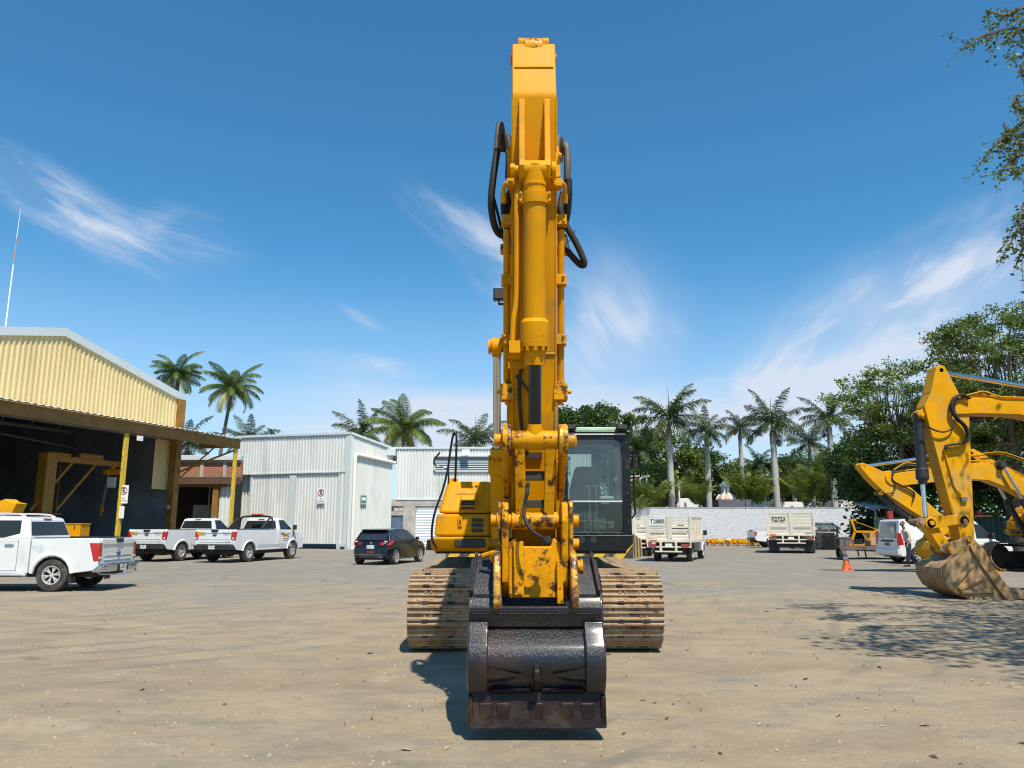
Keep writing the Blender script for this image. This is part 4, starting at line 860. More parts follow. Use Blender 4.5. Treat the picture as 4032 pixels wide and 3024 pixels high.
for i, (px, py, d, s_, lab) in enumerate(((2560, 2020, 70, 1.15, 'areca palm spilling over the wall behind the stake truck'), (2745, 1992, 69, .85, 'yellowish areca palm below the second royal palm'),
    (2935, 1975, 69, 1.0, 'areca palm right of the chapel dome'), (2985, 1990, 68.5, .75, 'small areca palm hanging over the wall top beside the dome'), (3170, 1985, 70, 1.15, 'bushy areca palm over the truck with closed gate'), (3235, 1960, 71, 1.3, 'large areca palm left of the leaning shaded trunk'),
    (3340, 1930, 74, 1.3, 'areca palm behind the stepped parapet'), (2505, 2060, 66.9, .8, 'low palm bush growing in front of the wall by the ramp'), (3080, 1965, 74, 1.1, 'areca palm behind the tall royal palm trunk'))):
    palm('areca', px, py, d, lab, s_*1.2, (0, 0), i*1.3, i, ar, .06)
palm('areca', 2660, 1970, 78, 'pale areca palm deep behind the tallest royal palm', 1.2, (0, 0), 2, 1, ar, .06)
def leaf_cloud(mb, c, r_, n, ls, rnd, shell=.35, flat=1., dense=0):
    for i in range(n):
        while True:
            v = Vector((rnd.gauss(0, .5), rnd.gauss(0, .5), rnd.gauss(0, .5)))
            if v.length < 1.15: break
        p = Vector((c[0]+v.x*r_, c[1]+v.y*r_, c[2]+v.z*r_*flat))
        a = Vector((rnd.gauss(0, 1), rnd.gauss(0, 1), rnd.gauss(0, .6))).normalized(); b_ = a.cross(Vector((rnd.gauss(0, 1), rnd.gauss(0, 1), rnd.gauss(0, 1)))).normalized()
        s_ = ls*(.6+.8*rnd.random()); mb.add([p, p+a*s_*.5+b_*s_*.28, p+a*s_, p+a*s_*.5-b_*s_*.28], [(0, 1, 2, 3)])
def tree(label, base, crown_c, rad, nclump, per, ls, lm, seed, cr=1.1, trunk_r=.3, name='broadleaf_tree', group=None, flat=.7, hang=0., limbs=True, shell=.55):
    rnd = random.Random(seed); t = thing(name, label, 'tree', base, 0, group); mb = MB(); lb = MB(); bz = Vector((0, 0, 0)); cc = Vector(crown_c)-Vector(base)
    fork = Vector((cc.x*.5, cc.y*.5, max(.6, cc.z-rad[2]*.9))); lb.tube([bz, bz.lerp(fork, .5)+Vector((.1, 0, 0)), fork], [trunk_r, trunk_r*.8, trunk_r*.65], 9)
    hubs = [fork+(cc-fork)*.5+Vector((rnd.gauss(0, .25)*rad[0], rnd.gauss(0, .25)*rad[1], 0)) for _ in range(6)]
    for h in hubs: lb.tube([fork, fork.lerp(h, .5)+Vector((rnd.gauss(0, .15), rnd.gauss(0, .15), .1)), h], [trunk_r*.5, trunk_r*.38, trunk_r*.26], 6)
    for i in range(nclump):
        v = Vector((rnd.gauss(0, 1), rnd.gauss(0, 1), rnd.gauss(0, 1))).normalized()*(shell+(1-shell)*rnd.random()**.7)
        p = cc+Vector((v.x*rad[0], v.y*rad[1], v.z*rad[2])); r_ = cr*(.6+.8*rnd.random())
        if limbs:
            h = min(hubs, key=lambda q: (q-p).length); lb.tube([h, h.lerp(p, .55)+Vector((rnd.gauss(0, .2), rnd.gauss(0, .2), .25)), p], [trunk_r*.20, trunk_r*.11, trunk_r*.04], 4)
        leaf_cloud(mb, p, r_, int(per*(.6+.8*rnd.random())), ls, rnd, flat=flat)
        if hang: leaf_cloud(mb, p-Vector((0, 0, r_*.8)), r_*.6, int(per*hang), ls, rnd, flat=1.6)
    lb.build('trunk', M_bark, t, smooth=True); mb.build('crown', lm, t, recalc=False); return t
def T(px, py, d): return tuple(P(px, py, d))
def gb(px, d): return (P(px, 2000, d).x, d, 0)
fic = 'dense green trees behind the wall left of the palms'
tree('dense dark green tree rising highest behind the cab roof', gb(2320, 84), T(2310, 1720, 84), (4.8, 4, 4.0), 70, 170, .34, L_dark, 1, 1.0, .35, group=fic, shell=.7)
tree('dense green tree beside the boom with a flat top', gb(2215, 82), T(2225, 1730, 82), (3.0, 3, 2.6), 40, 150, .32, L_dark, 12, .9, .3, group=fic, shell=.7)
tree('bright green tree right behind the cab windows', gb(2470, 82), T(2460, 1800, 82), (4.4, 4, 4.6), 70, 170, .32, L_mid, 2, 1.0, .3, group=fic, shell=.7)
tree('leafy green tree around the base of the tallest palm', gb(2600, 84), T(2600, 1860, 84), (4.6, 4, 4.2), 70, 170, .32, L_mid, 3, 1.0, .3, group=fic, shell=.7)
tree('bright low tree beside the water tank', gb(2570, 76), T(2555, 1900, 76), (2.8, 3, 2.0), 34, 150, .28, L_lite, 31, .8, .2, group=fic, shell=.7)
tree('dark tree filling the gap left of the chapel dome', gb(2740, 88), T(2740, 1880, 88), (4.6, 4, 3.4), 60, 160, .32, L_dark, 4, 1.0, .3, group=fic)
hz_ = 'distant trees behind the palm row'
for i, (px, py, d, rx, rz_, lm) in enumerate(((2860, 1915, 96, 5.5, 2.8, L_mid), (3010, 1900, 98, 6, 3.2, L_dark), (3150, 1885, 96, 6, 3.4, L_dark), (3290, 1880, 94, 5.5, 3.6, L_mid), (3380, 1870, 84, 4.5, 4.2, L_dark))):
    tree(['low distant tree behind the chapel lantern', 'dark distant tree between the third and fourth royal palm', 'dark distant tree right of the tall royal palm', 'distant tree behind the leaning palm trunk', 'dark tree in front of the tip of the lower excavator stick'][i], gb(px, d), T(px, py, d), (rx, 4, rz_), 55, 140, .36, lm, 40+i, 1.1, .3, group=hz_)
big = 'big trees behind the yellow excavators'
tree('airy tree with sky showing through its branches left of the yellow stick tail', gb(3560, 48), T(3540, 1585, 48), (4.6, 3.5, 3.0), 160, 80, .18, L_lite, 7, .55, .22, group=big, flat=.55, shell=.35)
tree('large dark feathery tree towering at the right edge', gb(4000, 44), T(3990, 1500, 44), (5.6, 5, 4.9), 185, 250, .17, L_mid, 8, .85, .4, group=big, flat=.6, shell=.3)
tree('dark leafy tree between the two excavator sticks', gb(3720, 49), T(3720, 1760, 49), (4.6, 3.5, 3.4), 110, 200, .19, L_mid, 9, .85, .35, group=big, shell=.3)
tree('dark shady tree under the raised boom at the right edge', gb(3960, 50), T(3960, 1820, 50), (5.2, 3.5, 3.9), 110, 200, .20, L_dark, 10, .9, .35, group=big, shell=.3)
tree('low dark tree behind the tin roofed shed', gb(3500, 52), T(3500, 1850, 52), (4.4, 3, 3.6), 95, 190, .20, L_dark, 11, .85, .3, group=big, shell=.3)
def woods(nm, pa, pb, py, d, n, ls, lm, seed, label, dz=1.2):
    rnd = random.Random(seed); mb = MB(); a, c = P(pa, py, d), P(pb, py, d); k = int((c.x-a.x)/1.1)
    for i in range(k):
        x = a.x+(c.x-a.x)*i/k; h = a.z*(.85+.25*math.sin(i*1.7)*rnd.random())
        for z in [h*j/4 for j in range(5)]: leaf_cloud(mb, (x+rnd.gauss(0, .4), d+rnd.gauss(0, .8), z), dz, n, ls, rnd, flat=.9)
    tag(mb.build(nm, lm, recalc=False), label, 'woods', kind='stuff')
woods('distant_woods', 2250, 3500, 1930, 104, 34, .6, L_mid, 60, 'far mass of green foliage closing the view behind the palms', 1.8)
woods('undergrowth', 3400, 4400, 1925, 56, 190, .34, L_dark, 61, 'dark undergrowth below the big trees behind the mesh fence', 1.5)
# near tree outside the right edge whose twigs hang into the picture
nt_ = thing('overhanging_tree', 'tree at the right edge whose leafy twigs hang into the blue sky', 'tree', (16.0, 11.5, 0)); nb = Vector((16.0, 11.5, 0))
lb = MB(); lf = MB(); rnd = random.Random(21); fork = Vector((15.0, 11.3, 4.6))-nb
lb.tube([(0, 0, 0), (-.3, 0, 2.4), fork], [.4, .32, .28], 10)
def leaf(p, a, s_):
    b_ = a.cross(Vector((rnd.gauss(0, 1), rnd.gauss(0, 1), rnd.gauss(0, 1)))).normalized(); lf.add([p, p+a*s_*.5+b_*s_*.27, p+a*s_, p+a*s_*.5-b_*s_*.27], [(0, 1, 2, 3)])
def twig(pts, r0, dens, sub=True, ls=.066, t0=.2):
    sp = spline(pts, 6); lb.tube(sp, [r0*(1-.8*i/(len(sp)-1))+.003 for i in range(len(sp))], 5); n = len(sp)-1
    for i in range(n):
        if i/n < t0: continue
        seg = sp[i+1]-sp[i]
        for k in range(int(dens*seg.length)+1):
            p = sp[i]+seg*rnd.random(); a = Vector((rnd.gauss(0, 1), rnd.gauss(0, 1), rnd.gauss(-.5, .6))).normalized()
            if sub and rnd.random() < .4:
                L = .15+.35*rnd.random(); e = p+a*L+Vector((0, 0, -.1)); lb.tube([p, p.lerp(e, .5), e], [.006, .004, .002], 4)
                for q in range(13): leaf(p.lerp(e, rnd.random())+Vector((rnd.gauss(0, .03), rnd.gauss(0, .03), rnd.gauss(0, .03))), Vector((rnd.gauss(0, 1), rnd.gauss(0, 1), rnd.gauss(-.3, .7))).normalized(), ls*(.7+.6*rnd.random()))
            else: leaf(p, a, ls)
lc = lambda px, py, d: P(px, py, d)-nb
for pts, r0, dn in (([fork, lc(4300, 260, 11), lc(4040, 120, 10.6), lc(3905, 130, 10.5), lc(3800, 175, 10.5)], .035, 22), ([lc(4200, 40, 11), lc(4032, 30, 10.8), lc(3960, 60, 10.7), lc(3880, 40, 10.6)], .04, 26),
    ([lc(4120, 150, 10.6), lc(4032, 110, 10.5), lc(3960, 160, 10.4)], .03, 26), ([lc(4150, 130, 10.6), lc(4060, 200, 10.6), lc(3985, 235, 10.5)], .03, 22), ([lc(4100, 170, 10.4), lc(4032, 240, 10.3), lc(4015, 300, 10.3)], .02, 22),
    ([fork, lc(4300, 480, 10.4), lc(4080, 470, 10.2), lc(3960, 530, 10), lc(3890, 610, 10)], .035, 30), ([lc(4150, 480, 10.2), lc(4050, 440, 10.2), lc(3990, 420, 10.1), lc(4005, 370, 10.1)], .03, 24),
    ([lc(4150, 500, 10.2), lc(4040, 560, 10.1), lc(3975, 640, 10), lc(3940, 680, 10)], .03, 30), ([lc(4150, 560, 10), lc(4050, 640, 10), lc(3990, 705, 10)], .03, 30), ([lc(4100, 520, 10), lc(4032, 540, 10), lc(3950, 490, 10)], .02, 26),
    ([fork, lc(4250, 800, 9.6), lc(4100, 840, 9.5), lc(4032, 870, 9.4), lc(3970, 975, 9.4)], .03, 36), ([lc(4100, 860, 9.5), lc(4050, 930, 9.4), lc(4000, 1045, 9.4)], .03, 36), ([lc(4150, 830, 9.5), lc(4040, 845, 9.5), lc(3990, 860, 9.5)], .02, 24), ([lc(4100, 800, 9.5), lc(4032, 800, 9.5), lc(4010, 900, 9.4)], .02, 30)):
    twig(pts, r0, dn)
mb = lf
for i in range(120): # the crown itself, outside the frame: it shades the yard on the right
    a = rnd.random()*6.28; q = rnd.random()**.6; c_ = Vector((12.6+q*4.0*math.cos(a), 11.4+q*4.2*math.sin(a), 7.6+rnd.gauss(0, 1.1)))
    if c_.x < .672*(.983*c_.y+.182*(c_.z-1.6))+1.15 and (c_.z-2.6)/(c_.y+.9) < .80: continue
    leaf_cloud(lf, c_-nb, .85, 60, .16, rnd, flat=.6); lb.tube([fork, fork.lerp(c_-nb, .5)+Vector((0, 0, .3)), c_-nb], [.05, .03, .01], 4)
for i in range(70):
    a = rnd.random()*6.28; q = rnd.random()**.6; c_ = Vector((8.7+q*2.4*math.cos(a), 6.3+q*3.2*math.sin(a), 8.4+rnd.gauss(0, .6)))
    if c_.x < .672*(.983*c_.y+.182*(c_.z-1.6))+1.15 and (c_.z-2.6)/(c_.y+.9) < .80: continue
    leaf_cloud(lf, c_-nb, .8, 60, .16, rnd, flat=.6); lb.tube([fork, fork.lerp(c_-nb, .5)+Vector((0, 0, .3)), c_-nb], [.05, .03, .01], 4)
lb.build('trunk', M_bark, nt_, smooth=True); lf.build('crown', L_mid, nt_, recalc=False)
# ------------------------------------------------------------------ excavators.  side plane: f = metres ahead of the swing centre, z up; local y = -f
def V3(l, f, z): return Vector((l, -f, z))
def sideprism(mb, poly, l0, l1, wf=None): mb.prism([(-f, z) for f, z in poly], l0, l1, 'x', wf=wf)
def ring(c, r, a0, a1, n): return [(c[0]+r*math.cos(R(a0+(a1-a0)*i/n)), c[1]+r*math.sin(R(a0+(a1-a0)*i/n))) for i in range(n+1)]
SHOE = {}
def shoe_mesh(w, pitch):
    if (w, pitch) in SHOE: return SHOE[(w, pitch)]
    mb = MB(); p = pitch*.97; h = .016
    prof = [(-p/2, 0), (-p/2+.012, h+.030), (-p/2+.03, h+.030), (-p/2+.045, h), (-.012, h), (-.006, h+.026), (.012, h+.026), (.018, h), (p/2-.045, h), (p/2-.035, h+.034), (p/2-.012, h+.034), (p/2+.006, 0)]
    mb.prism([(a, b_) for a, b_ in prof], -w/2, w/2, 'x')
    for x in (-.16, -.09, .09, .16):
        for y in (-.045, .045): mb.cyl((x, y, h), (x, y, h+.016), .016, n=6)
    mb.cur = 1; mb.box(-.05, .05, -.03, .03, h, h+.002); mb.box(-.2, -.12, -p/2-.006, -p/2+.02, h+.001, h+.0315); mb.box(.12, .2, -p/2-.006, -p/2+.02, h+.001, h+.0315)
    o = mb.build('shoe', [M_track, M_under]); me = o.data; bpy.data.objects.remove(o); SHOE[(w, pitch)] = me; return me
def track(parent, lx_, w, fc, rc, half, rr, sep=True):
    """stadium track: wheel centres at f=fc+-half, height rc, radius rr"""
    s = 1 if lx_ > 0 else -1
    fr = MB(); sideprism(fr, [(fc-half+.1, rc-.25), (fc+half-.1, rc-.25), (fc+half-.2, rc+.16), (fc-half+.2, rc+.16)], lx_-.17, lx_+.17)
    for i in range(7): f = fc-half+.45+i*(2*half-.9)/6; fr.cyl(V3(lx_-.2, f, .19), V3(lx_+.2, f, .19), .14, n=14)
    t = fr.build('track_frame', M_under, parent)
    w_ = MB(); w_.lathe([(.1, -.14), (rr-.11, -.13), (rr-.06, -.10), (rr-.06, .10), (rr-.11, .13), (.1, .14)], V3(lx_, fc+half, rc), 'x', 28); w_.build('idler_wheel', M_under, t, smooth=True)
    w_ = MB(); w_.lathe([(.1, -.16), (rr-.1, -.12), (rr-.05, -.03), (rr-.05, .03), (rr-.1, .12), (.1, .16)], V3(lx_, fc-half, rc), 'x', 28); w_.build('sprocket', M_under, t, smooth=True)
    per = 4*half+2*math.pi*rr; n = round(per/.204); st = per/n; me = shoe_mesh(w, round(st, 4)); chain = MB()
    allm = MB()
    for i in range(n):
        s_ = i*st
        if s_ < 2*half: f, z, a = fc-half+s_, rc+rr, 0.            # top run, heading forward
        elif s_ < 2*half+math.pi*rr: th = (s_-2*half)/rr; f, z, a = fc+half+rr*math.sin(th), rc+rr*math.cos(th), th
        elif s_ < 4*half+math.pi*rr: u = s_-2*half-math.pi*rr; f, z, a = fc+half-u, rc-rr, math.pi
        else: th = (s_-4*half-math.pi*rr)/rr; f, z, a = fc-half-rr*math.sin(th), rc-rr*math.cos(th), math.pi+th
        if a == 0.: z -= .05*math.sin(math.pi*s_/(2*half))
        # local shoe z axis -> outward normal ; rotation about X
        nf, nz = math.sin(a), math.cos(a)
        rot = Euler((math.atan2(nf, nz), 0, 0))
        if sep:
            o = bpy.data.objects.new('track_shoe', me); C.objects.link(o); o.parent = t; o.location = (lx_, -f, z); o.rotation_euler = rot
        else:
            M = Matrix.Translation((lx_, -f, z)) @ rot.to_matrix().to_4x4(); allm.add([v.co for v in me.vertices], [tuple(p.vertices) for p in me.polygons], M)
        cf = V3(0, f-nf*.05, z-nz*.05); chain.box(-.09, .09, -.07, .07, -.05, .03, Matrix.Translation((lx_, cf.y, cf.z)) @ rot.to_matrix().to_4x4())
    if not sep: allm.build('track_shoes', M_track, t)
    chain.build('track_chain', M_under, t)
def cylinder(parent, a, b, fr, rb, rr, mb_, mr, l=0., name='cylinder', gland=True, bandy=None, eye=.12):
    """hydraulic ram from a (barrel end) to b (rod end) given as (f,z); fr = barrel share of the length"""
    A, B = V3(l, *a), V3(l, *b); d = (B-A); L = d.length; d.normalize(); m = A+d*L*fr
    b1 = MB(); b1.cyl(A, m-d*.12, rb, n=20); b1.cyl(A-d*.04, A+d*.10, rb*.9, n=14); b1.cyl(V3(l-rb*1.0, *a), V3(l+rb*1.0, *a), eye, n=18)
    if gland: b1.cyl(m-d*.30, m-d*.10, rb*1.28, n=22); b1.cyl(m-d*.33, m-d*.30, rb*1.02, rb*1.28, n=22); b1.cyl(m-d*.10, m+d*.05, rb*1.02, rb*.92, n=8)
    if gland:
        x = d.cross(Vector((1, 0, 0))).normalized(); y = Vector((1, 0, 0))
        for k in range(10): t = k*math.pi/5; q = m-d*.10+(x*math.cos(t)+y*math.sin(t))*rb*1.12; b1.cyl(q, q+d*.035, .018, n=6)
    o = b1.build(name, mb_, parent, smooth=True)
    b2 = MB(); b2.cyl(m, B, rr, n=20); b2.build('rod', mr, o, smooth=True)
    b3 = MB(); b3.cyl(V3(l-rr*1.25, *b), V3(l+rr*1.25, *b), eye, n=18); b3.cyl(B-d*.13, B-d*.05, rr*1.1, rr*1.25, n=16); b3.build('rod_eye', mb_, o, smooth=True)
    return o, m, d
def bucket(parent, shell, side, w, mt, mo, th=.03, wear=None):
    """shell: polyline (f,z) of the outer skin from the top lip round the back to the cutting edge; side: closed side plate outline"""
    b = MB(); n = len(shell); inn = []
    for i, p in enumerate(shell):
        a = shell[max(i-1, 0)]; c = shell[min(i+1, n-1)]; dx, dz = c[0]-a[0], c[1]-a[1]; L = math.hypot(dx, dz); inn.append((p[0]+dz/L*th*INN, p[1]-dx/L*th*INN))
    sideprism(b, list(shell)+inn[::-1], -w/2, w/2); o = b.build('shell', mt, parent, bevel=.006)
    for s in (-1, 1): b = MB(); sideprism(b, side, s*w/2, s*(w/2+.028)); b.build('side_plate', mt, parent, bevel=.006)
    return o
INN = 1.
def excavator(name, label, loc, rz, q):
    """q: pose and colours"""
    root = thing(name, label, 'excavator', loc, rz, 'yellow crawler excavators'); main = q['main']; MY = q['paint']; cylm = q['cylm']; rodm = q['rodm']
    tail, nose = q['tail'], q['nose']; kt, kv = q.get('kt', .83), q.get('kv', .33)
    dx, dz = nose[0]-tail[0], nose[1]-tail[1]; L2 = math.hypot(dx, dz); lu = math.sqrt(L2**2-kv**2); L = lu-kt
    # frame vectors u (down the stick) and v (outwards): T->N = lu*u - kv*v
    s = q.get('vs', 1)   # which side of the stick line the bucket ram sits on
    den = lu*lu+kv*kv
    # u=(a,-b), v=s*(b,a)
    a = (dx*lu-s*kv*dz)/den; b_ = -(dz*lu+s*kv*dx)/den
    u = Vector((a, -b_)); v = Vector((b_, a))*s; T_ = Vector(tail); N_ = Vector(nose); piv = T_+u*kt-v*kv
    def sp(uu, vv): r = piv+u*uu+v*vv; return (r.x, r.y)
    def vfront(uu): return q['vc']+(.19-q['vc'])*max(0, uu-q['uc'])/(L-q['uc'])
    sw = q['sw']
    # stick
    uc, vc = q['uc'], q['vc']
    prof = [sp(-kt-.10, kv-.08), sp(-kt-.13, kv+.02), sp(-kt-.08, kv+.12)]+([sp(*q['mid'])] if 'mid' in q else [])+[sp(uc-.03, vc-.005), sp(uc+.03, vc), sp(L*.55, vfront(L*.55)), sp(L-.15, .18), sp(L+.02, .17), sp(L+.14, .08), sp(L+.16, -.02), sp(L+.1, -.12), sp(L-.05, -.16), sp(L*.5, -.2), sp(.3, -.24), sp(0, -.27), sp(-.18, -.22), sp(-.3, -.05)]
    b = MB(); sideprism(b, prof, -sw/2, sw/2); stick = b.build('stick', MY, root, bevel=.012)
    b = MB(); b.cyl(V3(-sw/2-.045, piv.x, piv.y), V3(sw/2+.045, piv.x, piv.y), .15, n=20); b.cyl(V3(-.2, *tail), V3(.2, *tail), .05, n=12); b.cyl(V3(-.30, *nose), V3(.30, *nose), .055, n=14); b.build('stick_pin', MY, stick, smooth=True)
    b = MB()   # weld seams and edge flanges
    e1 = q.get('mid'); 
    if e1: P1 = sp(e1[0], e1[1]+.002); b.tube([V3(-sw/2+.02, *P1), V3(sw/2-.02, *P1)], .012, 6)
    for uu in (L*.52,): P1 = sp(uu, vfront(uu)+.003); b.tube([V3(-sw/2+.01, *P1), V3(sw/2-.01, *P1)], .012, 6)
    for s1 in (-1, 1):
        b.tube([V3(s1*(sw/2-.004), *sp(uc+.03, vc-.004)), V3(s1*(sw/2-.004), *sp(L-.3, vfront(L-.3)-.004))], .010, 6)
    b.build('weld_seam', MY, stick)
    # boom
    foot = Vector(q['foot']); ch = piv-foot; BL = ch.length; cd = ch/BL; cn = Vector((-cd.y, cd.x)); k_ = BL/6.4; hump = q.get('hump', 1.)
    def bp(c, n_): r = foot+cd*(c*BL)+cn*(n_*hump if .1 < c < .9 else n_); return (r.x, r.y)
    lo = [(-.02, -.16), (.05, -.2), (.15, .0), (.36, .42), (.48, .55), (.60, .45), (.80, .10), (.955, -.20), (1.0, -.2)]; up = [(1.025, -.08), (1.03, .06), (1.0, .17), (.80, .55), (.62, .93), (.50, 1.10), (.38, 1.03), (.2, .68), (.05, .3), (-.02, .16)]
    if 'bprof' in q: lo, up = q['bprof']
    bw = q['bw']; b = MB(); sideprism(b, [bp(*p) for p in lo+up], -bw/2, bw/2, wf=lambda p_: (bw-q.get('bw2', bw))/2*max(0, min(1, -p_[0]/BL))); boom = b.build('boom', MY, root, bevel=.014)
    ears = MB()
    for s1 in (-1, 1): sideprism(ears, ring(bp(1.0, 0), .17, 0, 345, 16), s1*(sw/2+.005), s1*(sw/2+.045))
    ears.build('boom_ear', MY, boom)
    pin = q.get('pin') or bp(.477, .67)
    b = MB(); b.cyl(V3(-bw/2-.20, *pin), V3(bw/2+.20, *pin), .075, n=16); b.cyl(V3(-bw/2-.22, *pin), V3(-bw/2-.19, *pin), .10, n=12); b.cyl(V3(bw/2+.19, *pin), V3(bw/2+.22, *pin), .10, n=12)
    for s1 in (-1, 1): b.cyl(V3(s1*(bw/2+.02), *pin), V3(s1*(bw/2), *pin), .18, n=20)
    b.build('cylinder_pin', M_under if not main else MY, boom, smooth=True)
    for s1 in (-1, 1): cylinder(root, q['bcyl'], pin, .50, .098, .052, MY if main else M_plast, M_chrome, s1*(bw/2+(.11 if main else .145)), 'boom_cylinder', True, None, .12)
    sc = bp(.40, 1.28*1.0) if not q.get('scyl') else q['scyl']
    br = MB(); 
    for s1 in (-1, 1): sideprism(br, [bp(.33, .98), bp(.47, 1.05), (sc[0]+.1, sc[1]+.05), (sc[0]-.06, sc[1]+.08)], s1*.10, s1*.15)
    br.build('stick_cylinder_bracket', MY, boom)
    cylinder(root, sc, tail, q.get('sfr', .52), .10, .056, cylm, M_chrome, 0, 'stick_cylinder', True, None, .11)
    # pipes on top of the boom
    pp = MB()
    for s1 in (-1, 1):
        for dl in (0, .06):
            pts = [V3(s1*(bw/2-.06-dl), *bp(c, n_+.05)) for c, n_ in up[::-1][1:-2]]; pp.tube(spline(pts, 4), .018, 6)
    pp.build('boom_pipe', MY, boom, smooth=True)
    # bucket ram, link, coupler/bucket
    cb = q['cb']; rod = q['rodpin']; B = sp(*cb); vf = vfront(cb[0]); bo = .105
    br = MB()
    for s1 in (-1, 1):
        sideprism(br, [sp(uc+.02, vc-.02), sp(uc+.05, vc+.012), sp(cb[0]-.10, cb[1]+.02), sp(cb[0]-.02, cb[1]+.085), sp(cb[0]+.07, cb[1]+.05), sp(cb[0]+.13, vf-.03)], s1*(bo-.024), s1*(bo+.024))
    br.build('cylinder_bracket', MY, stick, bevel=.006)
    b = MB(); b.cyl(V3(-.19, *B), V3(.19, *B), .045, n=14); b.cyl(V3(-.20, *B), V3(-.165, *B), .06, n=8); b.cyl(V3(.14, *B), V3(.17, *B), .075, n=14); b.build('bracket_pin', MY, stick, smooth=True)
    cyl_o, gl, gd = cylinder(root, B, rod, q.get('bfr', .69), q.get('brad', .090), .053, MY if main else cylm, rodm, 0, 'bucket_cylinder', True, None, .082)
    idl = sp(L-.48, .02); lk = q['linkpin']; lw = q['lw']
    b = MB()
    for s1 in (-1, 1):
        A, B2 = V3(s1*(lw+.045), *idl), V3(s1*(lw+.045), *rod); d = (B2-A).normalized(); sideprism(b, hull2(idl, rod, .10, .13), s1*(lw+.02), s1*(lw+.075))
    b.build('idler_link', q['linkm'], root, bevel=.01)
    b = MB()
    if main:
        b.cyl(V3(-lw, *rod), V3(lw, *rod), .077, n=22); b.cyl(V3(-lw-.0, *lk), V3(lw+.0, *lk), .072, n=22)
        for s1 in (-1, 1): b.bar(V3(s1*.125, rod[0], rod[1]-.05), V3(s1*.115, lk[0], lk[1]+.04), .085, .10, (0, -1, 0))
    else:
        sideprism(b, hull2(rod, lk, .11, .12), -lw, lw)
    plk = b.build('power_link', q['linkm'], root, bevel=.008)
    if main:
        for w_, hh in ((.56, .075), (.21, .06)):
            b = MB(); cc = Vector(lk).lerp(Vector(rod), w_); b.bar(V3(-.1, cc.x-.02, cc.y), V3(.1, cc.x-.02, cc.y), .07, hh, (0, 0, 1)); b.build('link_crossbar', M_under, plk, bevel=.006)
        b = MB(); cc = Vector(lk).lerp(Vector(rod), .84); b.box(-.07, .07, -cc.x+.25, -cc.x+.27, cc.y-.02, cc.y+.03); b.build('notch_shade', M_under, plk)  # solid dark block behind the link bars, its black stands in for notch shade
    b = MB()
    for s1 in (-1, 1):
        b.cyl(V3(s1*lw, *rod), V3(s1*(lw+.14), *rod), .05, n=14); b.cyl(V3(s1*lw, *lk), V3(s1*(lw+.13), *lk), .05, n=14)
    b.build('link_pin', q['linkm'], root, smooth=True)
    return dict(root=root, stick=stick, boom=boom, sp=sp, vfront=vfront, L=L, bp=bp, pin=pin, sw=sw, bw=bw, gl=gl, gd=gd, Bp=B, cyl=cyl_o, piv=piv, pin_=pin)
def hull2(a, b, ra, rb, n=9):
    """outline of a link: two rounded ends joined by straight edges"""
    a, b = Vector(a), Vector(b); d = (b-a).normalized(); an = math.degrees(math.atan2(d.y, d.x))
    return ring((a.x, a.y), ra, an+90, an+270, n)+ring((b.x, b.y), rb, an-90, an+90, n)
def undercarriage(root, w, gauge, fc=0., sep=True, half=1.98, rc=.515, rr=.455):
    for s in (-1, 1): track(root, s*gauge/2, w, fc, rc, half, rr, sep)
    b = MB(); b.box(-gauge/2+.1, gauge/2-.1, -.9, .9, .5, .82); b.cyl((0, 0, .8), (0, 0, 1.12), .62, n=28); b.build('carbody', M_under, root, bevel=.03)
